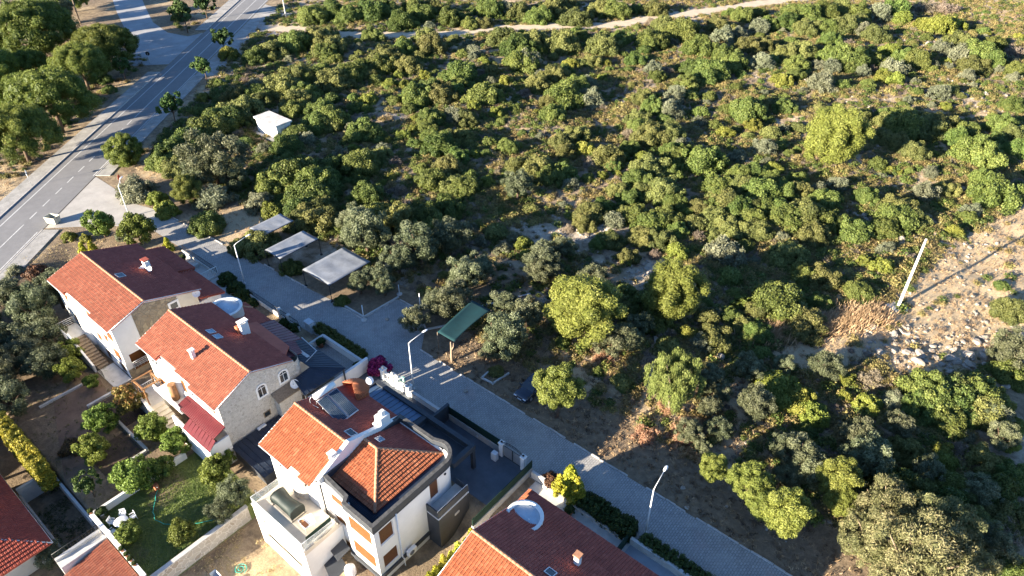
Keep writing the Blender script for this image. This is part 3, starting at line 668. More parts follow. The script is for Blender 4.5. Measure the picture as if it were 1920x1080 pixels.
ld = MB(); ld.box(-74.85,15.3,-2.3,-70.6,17.2,-1.92); ld.build('landing', M['conc_pale'], H1); railing(H1, [(-74.8,15.35,-1.92),(-73.2,15.35,-1.92)], .95, 'black', .13)
an = MB(); an.box(-84.5,27.2,-.3,-77.5,30.3,3.1); an.box(-77.4,27.2,-.3,-70.9,30.0,2.9); an.build('annex', M['white'], H1)
ar = MB(); ar.plate([(-84.9,27.25,4.1),(-77.3,27.25,4.1),(-77.3,30.6,3.2),(-84.9,30.6,3.2)], .15); ar.plate([(-77.28,27.25,3.9),(-70.2,27.25,3.9),(-70.2,30.3,3.0),(-77.28,30.3,3.0)], .15)
aro = ar.build('annex_roof', M['tile_back'], H1)
tile_slope(aro,(-84.9,27.25,4.1),(1,0,0),(0,3.35,-.9),7.6,3.45,None,'tile_back'); tile_slope(aro,(-77.28,27.25,3.9),(1,0,0),(0,3.05,-.9),7.08,3.15,None,'tile_back')

# ------------------------------------------------------------ second house: pale stone gable with two arched windows
H2 = empty('house', (-58.8,22.4,-2), 'tile-roofed house whose pale stone gable has two arched white-framed windows', 'house', 'houses along the street')
x0, x1, yf, yb = -65.9, -51.7, 18.35, 26.4
ops = [(-65.3,-63.6,3.0,4.6),(-60.2,-58.0,2.6,4.7),(-57.4,-55.6,3.1,4.6),(-65.2,-63.4,-.6,1.2),(-54.4,-52.6,3.2,4.6),(-60,-58.4,-.8,1.2)]
m = MB(); wall(m,'y',yf,yf+.25,x0,x1,-2.8,5.35,ops); wall(m,'y',yb-.25,yb,x0,x1,-2.8,5.3); wall(m,'x',x0,x0+.25,yf+.25,yb-.25,-2.8,5.3); wall(m,'x',x1-.25,x1,yf+.25,yb-.25,-2.8,5.3)
for a, b_ in ((x0,x0+.25),(x1-.25,x1)): yz(m, a, b_, [(yf+.25,5.3),(yb-.25,5.3),(22.2,7.0)])
m.build('wall', M['white'], H2)
for i, o in enumerate(ops): window(H2,'y-',yf,*o, fill='glass' if i in (2,0) else 'shutter')
c = MB(); yz(c, x1, x1+.06, [(18.35,-2.8),(27.0,-2.8),(27.0,5.15),(26.4,5.3),(22.2,6.95),(18.35,5.4)]); c.lathe(x1-.94, 27.0, [(1.0,-2.6),(1.0,4.9)], 8, 0, math.pi/2); c.add([(x1-.94,28,-2.6),(x1-4,28,-2.6),(x1-4,28,4.9),(x1-.94,28,4.9)],[(0,1,2,3)]); c.build('stone_cladding', M['palestone'], H2)
surround(H2, x1+.06, 22.5,23.35,3.3,4.35, M['white']); surround(H2, x1+.06, 25.1,25.95,3.4,4.4, M['white'])
sw = MB(); yz(sw, x1+.06, x1+.1, [(22.4,.4),(23.2,.4),(23.2,1.15),(22.4,1.15)]); so = sw.build('window', M['greywood'], H2); g = MB(); yz(g, x1+.101, x1+.11, [(22.5,.5),(23.1,.5),(23.1,1.05),(22.5,1.05)]); g.build('pane', M['glass'], so)
ac_unit(H2, x1+.2, 21.7, -.65); sb = MB(); sb.box(x1+.07,23.9,-1.,-50.7,26.5,2.1); sb.build('lean_to', M['palestone'], H2); sr = MB(); sr.plate([(-51.6,23.7,2.9),(-50.5,23.7,2.25),(-50.5,26.6,2.25),(-51.6,26.6,2.9)], .08); sr.build('lean_to_roof', M['greywood'], H2)
dish(H2,-50.9,26.2,2.9,.5,-1.0)
b = MB(); b.lathe(-60.4, yf+.95, [(1.5,-.9),(1.55,-.7),(1.5,-.6),(1.5,5.1),(1.55,5.2),(.01,5.25)], 18, math.pi*1.15, 1.85*math.pi); b.build('bay', M['white'], H2)
roof2 = gable_roof(H2,-66.3,-51.35,17.9,5.4,22.22,7.23,26.73,5.5,[(-66.3,-62.2,17.9),(-62.2,-59,18.5),(-59,-56.1,18.3),(-56.1,-51.35,17.9)],300,'tile_old')
sl2 = lambda y: 7.23-(y-22.22)*1.73/4.51
skylight(H2,-60.45,-59.6,22.9,23.65,sl2); skylight(H2,-59.2,-58.3,22.9,23.65,sl2)
chimney(H2,-58.4,20.2,6.2,7.5,.42); c2_ = chimney(H2,-58.3,26.0,5.5,7.6,.55,'white',.9); k = MB(); k.bevbox(-59.0,25.3,5.7,-58.5,25.85,6.9); k.build('flue', M['terracotta'], c2_)
cupola(H2,-64.3,27.3,-.5,5.6,1.75)
bk = MB(); bk.box(-65.6,26.4,-.4,-60.6,30.0,3.0); bk.box(-60.5,26.4,-.4,-52.8,29.6,3.3); bk.build('annex', M['white'], H2)
ar = MB(); ar.plate([(-66,26.7,5.0),(-60.4,26.7,5.0),(-60.4,30.4,3.4),(-66,30.4,3.4)], .15); ar.plate([(-60.38,26.75,5.42),(-52.6,26.75,5.42),(-54.2,28.3,4.8),(-60.38,28.5,4.75)], .15)
aro = ar.build('annex_roof', M['tile_back'], H2); tile_slope(aro,(-66,26.7,5.0),(1,0,0),(0,3.7,-1.6),5.6,4.03,lambda x,y:(x+64.3)**2+(y-27.3)**2>3.6,'tile_back'); ridge_tiles(aro,(-65.2,29.4,3.9),(-64.4,30.4,3.5))
seam_roof(H2,[(-60.35,28.55,4.35),(-55.6,28.55,4.35),(-55.3,30.5,3.75),(-60.4,30.5,3.75)],9,'maroonsheet'); seam_roof(H2,[(-55.7,27.1,4.75),(-52.7,27.2,4.75),(-53.0,28.95,4.2),(-55.2,29.6,4.2)],7,'maroonsheet')
ed = MB(); ed.tube([(-55.8,27.1,4.85),(-52.7,27.05,4.85)], .08, 6); ed.tube([(-55.4,30.6,3.8),(-52.6,30.4,3.6),(-52.2,28.6,3.4)], .06, 6); ed.build('flashing', M['galv'], H2)
seam_roof(H2,[(-56.4,28.4,3.5),(-51.2,28.4,3.5),(-48.8,31.1,2.85),(-56.5,31.1,2.85)],13,'navy','navy_roof'); seam_roof(H2,[(-51.2,28.4,3.5),(-51.2,26.3,3.3),(-48.8,25.8,2.85),(-48.8,31.1,2.85)],9,'navy','navy_roof')
pp = MB()
for px, py in ((-48.95,30.9),(-48.95,26.0),(-52.5,30.9),(-56.2,30.9)): pp.box(px-.07,py-.07,-.1,px+.07,py+.07,2.8)
pp.build('post', M['anthracite'], H2)
seam_roof(H2,[(-58.1,18.3,2.75),(-51.4,18.3,2.75),(-51.3,16.9,2.35),(-58.0,16.9,2.35)],26,'redsheet','red_awning'); seam_roof(H2,[(-55.6,16.88,2.25),(-51.0,16.88,2.25),(-50.7,15.9,1.75),(-55.5,15.9,1.75)],8,'redsheet','red_awning')
bl = MB(); bl.box(-62.6,16.9,1.55,-57.4,18.35,1.8); bl.box(-62.6,16.82,1.8,-57.4,16.95,2.5); bl.build('balcony', M['white'], H2)
railing(H2,[(-59,16.85,2.5),(-57.4,16.85,2.5)],.45,'metal_w',.14); dp = MB(); dp.cyl(-59.6,17.6,1.8,3.9,.38,.38,14); dp.build('wood_column', M['wood'], H2)
lw = MB(); lw.box(-58,16.1,-2.4,-51.2,16.3,1.6); lw.box(-51.4,16.31,-2.4,-51.2,18.3,1.7); lw.build('porch_wall', M['white'], H2)
stairs(H2,-63.2,-58.4,15.9,17.3,-.6,-1.95,8,'beige'); pw = MB(); xz(pw,15.6,15.85,[(-66.2,-2.6),(-58.2,-2.6),(-58.2,-.9),(-63,.2),(-66.2,.2)]); pw.build('stair_wall', M['palestone'], H2)
pt = MB(); pt.box(-66.2,15.9,-2.4,-63.25,18.3,-.62); pt.build('terrace', M['conc_pale'], H2); railing(H2,[(-66.1,15.9,-.6),(-66.1,18.2,-.6)],.9,'metal_w',.2,post=.06)
for px in (-65.6,-63.6):
    for py in (16.1,17.9): q = MB(); q.box(px-.06,py-.06,-.6,px+.06,py+.06,1.6); q.build('pergola_post', M['wood'], H2)
q = MB(); q.box(-65.8,16.02,1.6,-63.4,16.18,1.75); q.box(-65.8,17.82,1.6,-63.4,17.98,1.75); q.box(-65.68,15.9,1.751,-65.52,18.1,1.86); q.box(-63.68,15.9,1.751,-63.52,18.1,1.86); q.build('pergola_beam', M['wood'], H2)

# ------------------------------------------------------------ third house: white walls, hipped wing behind a dark parapet
H3 = empty('house', (-37.3,23.3,-3.6), 'white house with orange shutters, hipped tile wing and dark grey parapet', 'house', 'houses along the street')
xa, xm, xb_ = -44.3, -37.1, -30.0
ops = [(-40.1,-39.0,2.2,4.4)]
m = MB(); wall(m,'y',18.7,18.95,xa,xm,-4.2,5.2,[(-38.6,-38.0,3.4,4.6)]); wall(m,'x',xa,xa+.25,18.95,28.2,-4.2,5.0); wall(m,'y',27.95,28.2,xa+.25,xm,-4.2,5.0)
yz(m, xa, xa+.25, [(18.95,5.0),(28.2,5.0),(22.5,6.9),(18.95,5.3)])
m.build('wall', M['white'], H3)
t = MB(); t.lathe(-40.0,19.3,[(1.25,1.8),(1.25,4.9),(1.3,5.0),(.01,5.2)],16,math.pi,2*math.pi); t.build('stone_bay', M['palestone'], H3)
window(H3,'y-',18.7,-38.6,-38.0,3.4,4.6,'glass')
fo = [(-35.9,-34.3,3.95,5.15),(-33.35,-30.4,2.75,4.75),(-35.9,-34.25,1.15,2.2),(-33.35,-30.4,-.6,1.35)]
so_ = [(19.2,20.75,2.7,4.7),(19.2,20.85,-.6,1.2),(25.0,26.1,2.75,4.95)]
m = MB()
wall(m,'y',19.05,19.3,xm,-33.75,-4.2,5.4,[fo[0],fo[2],(-35.9,-34.3,-2.2,-.95)]); wall(m,'y',18.7,18.95,-33.75,xb_,-4.2,5.4,[fo[1],fo[3],(-33.2,-30.6,-3.2,-1.5)]); wall(m,'x',-33.75,-33.5,18.95,19.3,-4.2,5.4)
wall(m,'x',xb_-.25,xb_,18.95,27.0,-4.2,5.4,so_); wall(m,'y',28.05,28.3,xm,-31.6,-4.2,5.4)
arc = [(xb_-1.5+1.5*math.cos(a), 27.0+1.4*math.sin(a)) for a in np.linspace(0, math.pi/2, 9)]
for p, q in zip(arc[:-1], arc[1:]): m.prism([p, q, (q[0]*.8+(xb_-1.5)*.2, q[1]*.8+27.0*.2), (p[0]*.8+(xb_-1.5)*.2, p[1]*.8+27.0*.2)], -4.2, 5.4)
m.build('wing_wall', M['white'], H3)
for o in (fo[0],fo[2]): window(H3,'y-',19.05,*o)
for o in (fo[1],fo[3]): window(H3,'y-',18.7,*o)
window(H3,'y-',18.7,-33.2,-30.6,-3.2,-1.5); window(H3,'y-',19.05,-35.9,-34.3,-2.2,-.95)
for o in so_[:2]: window(H3,'x+',xb_,*o,fill='shutter_dk')
window(H3,'x+',xb_,*so_[2],fill='door')
bd = MB(); bd.box(-33.75,18.5,-1.35,-29.82,18.698,-1.0); bd.box(xb_+.002,18.7,-1.35,-29.82,25.6,-1.0); bd.build('string_course', M['anthracite'], H3)
pu = [(-37.15,19.4),(-33.95,19.15),(-33.6,18.6),(-29.85,18.58),(-29.85,27.1)]+[(-31.55+1.7*math.cos(a), 27.1+1.7*math.sin(a)) for a in np.linspace(.2, 1.75, 8)]+[(-32.7,28.45),(-37.15,28.45)]
pr = MB(); pr.ring(pu, 5.25, 5.95, .32); pr.build('parapet', M['anthracite'], H3)
cp = MB(); cp.ring([(x,y) for x,y in pu], 5.951, 6.01, .34); cp.build('coping', plain('weathered_coping', (.10,.096,.09), .8, .35, 2.5, .3), H3)
gt = MB(); gt.prism([(x*.985+(-33.5)*.015, y*.985+23.6*.015) for x,y in pu], 5.0, 5.12); gto = gt.build('gutter_roof', M['navy'], H3)
gr = MB()
for k in range(40): gr.tube([(-36.9+k*.17,19.0,5.15),(-36.9+k*.17,20.1,5.2)], .03, 4)
for k in range(30): gr.tube([(-36.4+k*.17,27.95,5.2),(-36.4+k*.17,28.3,5.15)], .03, 4)
gr.build('ribs', M['navy'], gto)
hp = MB(); zr = 6.5; ze = 5.2
A_, B_, C_, D_ = (-37.1,20.05,ze), (-31.25,20.05,ze), (-31.25,28.1,ze), (-37.1,28.1,ze); E_, F_ = (-37.1,24.06,zr), (-35.28,24.06,zr)
hp.plate([A_,B_,F_,E_], .15); hp.plate([B_,C_,F_], .15); hp.plate([C_,D_,E_,F_], .15); hip = hp.build('hip_roof', M['tile_back'], H3)
tile_slope(hip,(-37.1,24.06,zr),(1,0,0),(0,-4.01,-1.3),5.85,4.21,lambda x,y:(x+31.25) < -(y-20.05)*1.0+.05,'tile',150)
tile_slope(hip,(-35.28,20.05,zr),(0,1,0),(4.03,0,-1.3),8.05,4.23,lambda x,y: abs(y-24.06) < (x+35.28)+.02,'tile',150)
tile_slope(hip,(-37.1,24.06,zr),(1,0,0),(0,4.04,-1.3),5.85,4.24,lambda x,y:(x+31.25) < (y-28.1)*1.0+.05,'tile_back')
up = Vector((0,0,.05))
for a, b in ((E_,F_),(F_,B_),(F_,C_)): ridge_tiles(hip, Vector(a)+up, Vector(b)+up)
fw = MB(); yz(fw,-37.35,-36.95,[(18.9,5.3),(28.3,4.9),(28.3,5.75),(22.5,7.55),(18.9,5.85)]); fwo = fw.build('party_wall', M['white'], H3)
chimney(H3,-37.4,20.9,5.9,7.3,.5); bc = MB(); bc.bevbox(-37.9,26.1,5.3,-37.0,27.2,7.2); bc.bevbox(-37.6,26.4,7.2,-37.2,26.9,7.7); bc.bevbox(-37.8,25.7,5.6,-37.4,26.1,6.6); bc.build('chimney', M['white'], H3)
gable_roof(H3,-44.65,-37.36,18.15,5.4,22.5,7.19,28.55,5.1,[(-44.65,-40.4,18.15),(-40.4,-39.0,18.65),(-39.0,-37.36,18.4)],300,'tile')
sl3 = lambda y: 6.5-(y-24.06)*1.3/4.04
skylight(H3,-36.4,-35.7,24.7,25.35,sl3); skylight(H3,-38.6,-37.6,23.2,23.95,lambda y:7.19-(y-22.5)*2.09/6.05,'glass')
# half-round tiled dormer on the street side
hr = MB(); hr.lathe(-43.2,27.9,[(1.45,4.2),(1.45,5.68),(1.58,5.68),(.02,6.5)],16,-.5,math.pi*1.02); hro = hr.build('half_round_roof', M['tile'], H3)
rb = MB()
for i in range(27):
    a = -.45+i*.137; rb.tube([(-43.2+.1*math.cos(a),27.9+.1*math.sin(a),6.47),(-43.2+1.6*math.cos(a),27.9+1.56*math.sin(a),5.69)], [.02,.05], 6)
rb.build('cover_tile', M['tile'], hro); dish(H3,-42.2,29.3,6.5,.4,-1.0)
# solar water heater: tank across the top, two collectors tilting down along the roof
zt = lambda y: 7.19-(y-22.5)*2.09/6.05
sh = MB()
for py in (23.75,24.85,25.95): sh.tube([(-43.2,py,zt(py)),(-43.0,py,7.55),(-40.0,py,zt(25)+.25)], .035, 5); sh.tube([(-42.2,py,zt(py)),(-42.2,py,7.2)], .03, 5)
sh.tube([(-43.0,23.7,7.5),(-43.0,26.0,7.5)], .04, 5); sh.tube([(-40.0,23.7,zt(25)+.25),(-40.0,26.0,zt(25)+.25)], .045, 5); sh.tube([(-43.5,23.6,7.9),(-43.75,23.5,7.4),(-43.7,23.5,6.9),(-42.6,23.55,7.1)], .03, 5)
sho = sh.build('solar_heater', M['galv'], H3)
tk = MB(); tk.tube([(-43.25,23.7,7.85),(-43.25,23.76,7.85),(-43.25,26.0,7.85),(-43.25,26.06,7.85)], [.2,.3,.3,.2], 18); tk.build('tank', M['metal_w'], sho)
for a in (23.72,24.92):
    q = MB(); q.plate([(-42.85,a,7.58),(-40.0,a,6.62),(-40.0,a+1.06,6.62),(-42.85,a+1.06,7.58)], .09); q.build('collector_frame', M['steel'], sho)
    q = MB(); q.plate([(-42.8,a+.05,7.585),(-40.06,a+.05,6.66),(-40.06,a+1.01,6.66),(-42.8,a+1.01,7.585)], .02); q.build('collector_glass', M['solar'], sho)
    q = MB()
    for k in range(7): q.tube([(-42.75,a+.14+k*.13,7.58),(-40.1,a+.14+k*.13,6.685)], .012, 4)
    q.build('absorber_tube', M['bluesheet'], sho)
# terrace on the garden side
tr = MB(); tr.box(-42.45,15.05,1.3,-35.0,18.68,1.8); tr.build('terrace', M['beige'], H3)
m = MB(); wall(m,'y',15.05,15.3,-42.45,-35.0,-4.2,1.298,[(-41.6,-36.0,-.2,.9),(-41.6,-36,-2.4,-1.0)]); wall(m,'x',-35.25,-35.0,15.3,19.0,-4.2,1.298); wall(m,'x',-42.45,-42.2,15.3,18.6,-4.2,1.298); m.box(-42.45,15.0,1.801,-35.0,15.2,2.05); m.build('terrace_wall', M['white'], H3)
q = MB(); q.box(-41.6,15.45,-.2,-36.0,15.5,.9); q.box(-41.6,15.45,-2.4,-36,15.5,-1.0); q.build('recess_panel', M['cream'], H3)
railing(H3,[(-42.35,18.5,1.8),(-42.35,15.1,2.05),(-35.1,15.1,2.05),(-35.1,18.5,1.8)],.85,'galv',1.2)
gl = MB(); gl.box(-42.36,15.2,1.95,-42.34,18.4,2.75); gl.box(-35.11,15.2,1.95,-35.09,18.4,2.75); gl.box(-42.3,15.09,2.1,-35.2,15.11,2.85); gl.build('balustrade_glass', M['railglass'], H3)
gs = MB(); gs.box(-35.42,15.7,1.9,-35.36,18.3,2.85); gs.build('green_screen', M['darkgreen'], H3)
# side balcony over a dark block, pipe, air conditioner
bb = MB(); bb.box(-29.99,24.4,-2.6,-28.5,28.2,2.05); bb.build('side_block', M['anthracite'], H3); bf = MB(); bf.box(-29.98,24.42,2.05,-28.52,28.18,2.12); bf.build('balcony_floor', M['conc_pale'], H3)
bp = MB(); bp.box(-28.62,24.4,2.121,-28.5,28.2,2.95); bp.box(-29.98,24.4,2.121,-28.62,24.52,2.95); bp.box(-29.98,28.08,2.121,-28.62,28.2,2.95); bp.build('balcony_parapet', M['anthracite'], H3)
br = MB(); br.box(-28.52,24.36,2.0,-28.44,28.22,2.06); br.box(-29.9,24.33,2.0,-28.5,24.39,2.06); br.build('white_edge', M['metal_w'], H3); railing(H3,[(-28.56,24.4,2.95),(-28.56,28.15,2.95)],.12,'metal_w',1.2)
sv = MB(); yz(sv,-28.5,-28.46,[(26.3,.5),(26.9,.5),(26.9,.8),(26.3,.8)]); sv.build('vent', M['galv'], H3)
pi = MB(); pi.tube([(-29.9,21.1,5.3),(-29.9,21.1,-1.0),(-29.75,21.15,-1.2),(-29.75,21.15,-2.6)], .06, 8); pi.build('downpipe', M['metal_w'], H3); ac_unit(H3,-29.75,21.9,-1.0)
wl = MB(); wl.tube([(-29.98,26.9,4.6),(-29.9,26.9,4.6)], .12, 10); wl.build('wall_lamp', M['black'], H3)
for yy in (18.0,17.5): pass
l2 = MB(); l2.tube([(-42.6,18.66,3.6),(-42.6,18.55,3.6)], .1, 8); l2.tube([(-38.9,18.66,3.9),(-38.9,18.55,3.9)], .1, 8); l2.build('wall_lamp', M['black'], H3)
# street-side pergola: blue sheets on the left, dark open frame on the right
seam_roof(H3,[(-44.2,28.75,3.35),(-37.6,28.75,3.35),(-37.5,31.4,3.05),(-44.3,31.4,3.05)],11,'bluesheet','pergola_roof',mat2='anthracite')
bm = MB(); bm.box(-44.5,31.42,2.6,-30.9,31.9,3.25); bm.box(-44.5,28.8,2.6,-44.32,31.4,3.25); bm.box(-31.4,28.9,2.6,-30.9,31.4,3.25); bm.box(-37.4,28.9,2.6,-36.9,31.4,3.2); bm.box(-31.3,31.5,-.1,-30.95,31.85,2.6); bm.box(-37.3,31.5,-.1,-36.95,31.85,2.6); bm.box(-44.45,31.5,-.1,-44.15,31.85,2.6); bm.build('pergola_frame', M['anthracite'], H3)
pb = MB(); pb.box(-36.9,28.75,2.35,-31.4,31.42,2.5); pb.build('porch_roof', M['anthracite'], H3)
st2 = MB(); st2.box(-29.8,25.0,-3.0,-29.75,26.0,-1.5); st2.build('basement_door', M['shutter_dk'], H3)
for k in range(7): q = MB(); q.box(-28.35,29.4-k*.42-.4,-2.6,-26.75,29.4-k*.42-.01,-.05-k*.3); q.build('step', M['anth_floor'], H3)

# ------------------------------------------------------------ fourth house: lower edge of the view
H4 = empty('house', (-15.6,23,-2.5), 'tile-roofed house cut by the lower edge of the view, round tower behind its ridge', 'house', 'houses along the street')
m = MB(); wall(m,'y',19.0,19.25,-22.8,-8.2,-4,5.2); wall(m,'y',27.2,27.45,-22.8,-8.2,-4,4.8); wall(m,'x',-22.8,-22.55,19.25,27.2,-4,4.8); wall(m,'x',-8.45,-8.2,19.25,27.2,-4,4.8)
for a in (-22.8,-8.45): yz(m,a,a+.25,[(19.25,4.8),(27.2,4.8),(23.1,6.65),(19.25,5.25)])
m.build('wall', M['white'], H4)
gable_roof(H4,-23.15,-7.9,18.5,5.35,23.1,6.95,27.85,5.1,None,300,'tile')
chimney(H4,-15.7,26.7,5.3,6.9,.45,'ridge'); skylight(H4,-16.9,-16.1,24.0,24.7,lambda y:6.95-(y-23.1)*1.85/4.75,'glass'); cupola(H4,-21.5,27.5,-.5,5.55,1.5)
am = MB(); am.box(-23.2,27.45,-2.5,-8.2,30.5,3.1); am.build('annex', M['white'], H4)
ar = MB(); ar.plate([(-22.6,27.9,4.5),(-7.9,27.9,4.5),(-7.9,31.05,3.4),(-23.75,31.05,3.4)], .15); ar.plate([(-23.75,27.9,3.4),(-22.6,27.9,4.5),(-23.75,31.05,3.4)], .15); aro = ar.build('annex_roof', M['tile_back'], H4)
tile_slope(aro,(-23.75,27.9,4.5),(1,0,0),(0,3.15,-1.1),15.85,3.33,lambda x,y: (x+21.5)**2+(y-27.5)**2 > 2.6 and x > -22.6-(y-27.9)*.36,'tile_back')
fl = MB(); fl.tube([(-23.75,31.1,3.35),(-7.9,31.1,3.35)], .07, 6); fl.build('gutter', M['galv'], aro)
tile_slope(aro,(-22.6,27.9,4.5),(0,1,0),(-1.15,0,-1.1),3.15,1.58,lambda x,y: x < -22.6-(y-27.9)*.36+.1,'tile')

# ------------------------------------------------------------ lower row: two roofs at the bottom left
S5 = 1.028
H5 = empty('house', (-59.6,-4,-4), 'house with a plain red hipped roof in the bottom left corner', 'house')
m = MB(); m.box(-67.8,-9,-4.2,-56.0,1.2,-1.2); m.build('wall', M['cream'], H5)
hp = MB(); c1, c2, c3, c4 = (-68.5,2.15,-.9),(-54.8,2.15,-.9),(-54.8,-9.75,-.9),(-68.5,-9.75,-.9); r1, r2 = (-62.7,-3.8,1.5),(-60.55,-3.8,1.5)
for q in ([c1,r1,r2,c2],[c2,r2,c3],[c3,r2,r1,c4],[c4,r1,c1]): hp.plate(q[::-1], .15)
M['redroof'] = tile_mat('red_tile', (.25,.05,.032), (.33,.07,.042), (.38,.095,.058))
hro = hp.build('roof', M['redroof'], H5)
tile_slope(hro,(-68.5,-3.8,1.5),(1,0,0),(0,5.95,-2.4),13.7,6.42,lambda x,y: x < -54.8-(2.15-y)*.966 and x > -68.5+(2.15-y)*.966,'redroof')
tile_slope(hro,(-60.55,-9.75,1.5),(0,1,0),(5.75,0,-2.4),11.9,6.23,lambda x,y: abs(y+3.8) < (x+60.55)*1.035,'redroof')
fl = MB(); fl.tube([r2,c2], .07, 6); fl.tube([r1,c1], .07, 6); fl.tube([(-68.5,2.2,-.95),(-54.8,2.2,-.95)], .06, 6); fl.build('flashing', M['galv'], hro)
cupola(H5,-62.1,-.9,-2,1.1,1.5)
H6 = empty('outbuilding', (-49.5,3.6,-4), 'small tiled outbuilding against the lawn garden wall, bottom left', 'outbuilding')
m = MB(); m.box(-51.9,-1,-4.3,-45.0,5.5,-2.2); m.build('wall', M['white'], H6)
rm = MB(); rm.plate([(-51.75,5.5,-1.3),(-44.9,5.5,-1.3),(-44.9,1.2,-2.15),(-51.75,1.2,-2.15)], .15); ro = rm.build('roof', M['tile_old'], H6); tile_slope(ro,(-51.75,5.5,-1.3),(1,0,0),(0,-4.3,-.85),6.85,4.38,None,'tile_old')
q = MB(); q.box(-53.5,1.6,-4.3,-51.95,5.55,-1.7); q.box(-53.5,1.6,-1.699,-53.2,5.55,-1.4); q.box(-52.25,1.6,-1.699,-51.95,5.55,-1.25); q.build('concrete_roof', M['conc_pale'], H6); railing(H6,[(-53.6,1.6,-1.8),(-53.6,5.5,-1.8)],.9,'black',.25,post=.05)
# house glimpsed between the trees at the top left edge
H7 = empty("house", (-210,45,0), 'small house with dull red roof behind pines at the left edge', 'house')
m = MB(); m.box(-214,40,0,-206,50,3); m.build('wall', M['white'], H7); m = MB(); m.plate([(-215,39,3.1),(-205,39,3.1),(-205,45,5),(-215,45,5)],.15); m.plate([(-215,45,5),(-205,45,5),(-205,51,3.1),(-215,51,3.1)],.15); m.build('roof', M['redroof'], H7)

# ------------------------------------------------------------ street furniture
def street_lamp(x, y, h, label, arm=(.35, 1.0), L=1.7, base=None):
    r = empty('street_lamp', (x,y,base or 0), label, 'street lamp', 'white street lamps'); d = Vector((arm[0],arm[1],0)).normalized()
    m = MB(); m.tube([(x,y,-.1),(x,y,h*.5),(x,y,h)], [.085,.07,.05], 8); m.cyl(x,y,-.05,.25,.13,.12,8); m.build('pole', M['metal_w'], r)
    e = Vector((x,y,h))+d*L+Vector((0,0,.75)); m = MB(); m.tube([(x,y,h-.05),Vector((x,y,h))+d*.25+Vector((0,0,.14)),e], .035, 6); m.build('arm', M['metal_w'], r)
    m = MB(); a = e-d*.1; hd = d*.62+Vector((0,0,.12)); sd = Vector((-d.y,d.x,0))
    prof = [(0,.05),(.15,.12),(.5,.15),(.85,.13),(1,.05)]
    for t, wd in prof:
        c = a+hd*t; m.v += [tuple(c+sd*wd), tuple(c+Vector((0,0,.09*(wd/.15)))), tuple(c-sd*wd), tuple(c-Vector((0,0,.05)))]
    for i in range(4):
        for j in range(4): m.f.append((i*4+j,i*4+(j+1)%4,i*4+4+(j+1)%4,i*4+4+j)); m.sm.append(True)
    m.f += [(3,2,1,0),(16,17,18,19)]; m.sm += [False]*2; m.build('lamp_head', M['plastic_w'], r)
street_lamp(-73.9,34.75,6.0,'white street lamp by the clipped hedge of the farthest house')
street_lamp(-43.2,35.4,6.6,'white street lamp standing before the house with solar collectors')
street_lamp(-14.6,36.05,6.1,'white street lamp at the long dark hedge, nearest the viewer',(-.05,1.))
street_lamp(-101.5,33.4,5.2,'thin lamp post on the concrete apron by the junction',(-.4,.9),.8)
def conc_pole(x, y, h, label, lean=(0,0)):
    r = empty('concrete_pole', (x,y,hz(x,y)), label, 'utility pole', 'pale concrete utility poles'); z = hz(x,y); m = MB()
    for s, zz in ((.17,z-.2),(.11,z+h)):
        ox, oy = (0,0) if zz < z+1 else lean; m.v += [(x+ox+a*s, y+oy+b*s*.75, zz) for a,b in ((-1,-1),(1,-1),(1,1),(-1,1))]
    m.f += [(0,1,5,4),(1,2,6,5),(2,3,7,6),(3,0,4,7),(4,5,6,7)]; m.sm += [False]*5; m.build('shaft', M['conc_pale'], r)
    g = MB()
    for sx in (-1,1):
        g.box(x+sx*.08-.02,y-.15,z+.6,x+sx*.08+.02,y-.12,z+h*.5)
    g.build('groove_edge', M['conc_pale'], r)
    c = MB(); c.box(x+lean[0]-.05,y+lean[1]-.35,z+h-.25,x+lean[0]+.05,y+lean[1]+.35,z+h-.15); c.build('bracket', M['galv'], r)
    return r
conc_pole(-7.2,83.8,10.1,'pale concrete utility pole on the straw field, casting a long shadow'); conc_pole(-165.8,108.1,8.5,'pale concrete utility pole at the start of the dirt track')
sl_ = MB(); sl_.prism([(-8.6,83.2),(-7.0,82.7),(-6.0,83.7),(-6.3,84.8),(-8.0,84.7)], -.3, hz(-7.2,83.8)+.12); sl_.build('pole_footing', M['conc_pale'], label='cracked pale concrete footing around the field pole', cat='footing')
def wood_pole(x, y, h, lean, label):
    r = empty('wooden_pole', (x,y,0), label, 'utility pole', 'wooden utility poles'); m = MB(); m.tube([(x,y,-.1),(x+lean[0],y+lean[1],h)], [.16,.11], 8); m.build('shaft', M['palebark'], r)
    m = MB(); m.tube([(x+lean[0]-.5,y+lean[1],h-.4),(x+lean[0]+.5,y+lean[1],h-.4)], .05, 5); m.build('cross_arm', M['galv'], r)
wood_pole(-182.7,57.7,8.6,(.1,.2),'wooden utility pole between the roadside stone pines'); wood_pole(-201.6,71.7,9.5,(-.3,.2),'wooden utility pole behind the dark stone pine')
def sign(x, y, h, shape, label, matf, rz=0):
    r = empty('road_sign', (x,y,.1), label, 'road sign'); m = MB(); m.tube([(x,y,-.1),(x,y,h)], .035, 6); m.build('post', M['galv'], r)
    k = {'tri': 3, 'oct': 16, 'rect': 4}[shape]; m = MB(); s = .45; d = Vector((math.cos(rz), math.sin(rz), 0)); n = Vector((-d.y, d.x, 0))
    pts = [(math.sin(2*math.pi*i/k+(math.pi/4 if k==4 else 0))*s, math.cos(2*math.pi*i/k+(math.pi/4 if k==4 else 0))*s) for i in range(k)]
    P0 = [Vector((x,y,h-.15))+d*a+Vector((0,0,b))+n*.04 for a,b in pts]; P1 = [p+n*.03 for p in P0]; m.add(P0+P1, [tuple(range(k)), tuple(range(2*k-1,k-1,-1))]+[(i,k+i,k+(i+1)%k,(i+1)%k) for i in range(k)]); m.build('panel', M[matf], r)
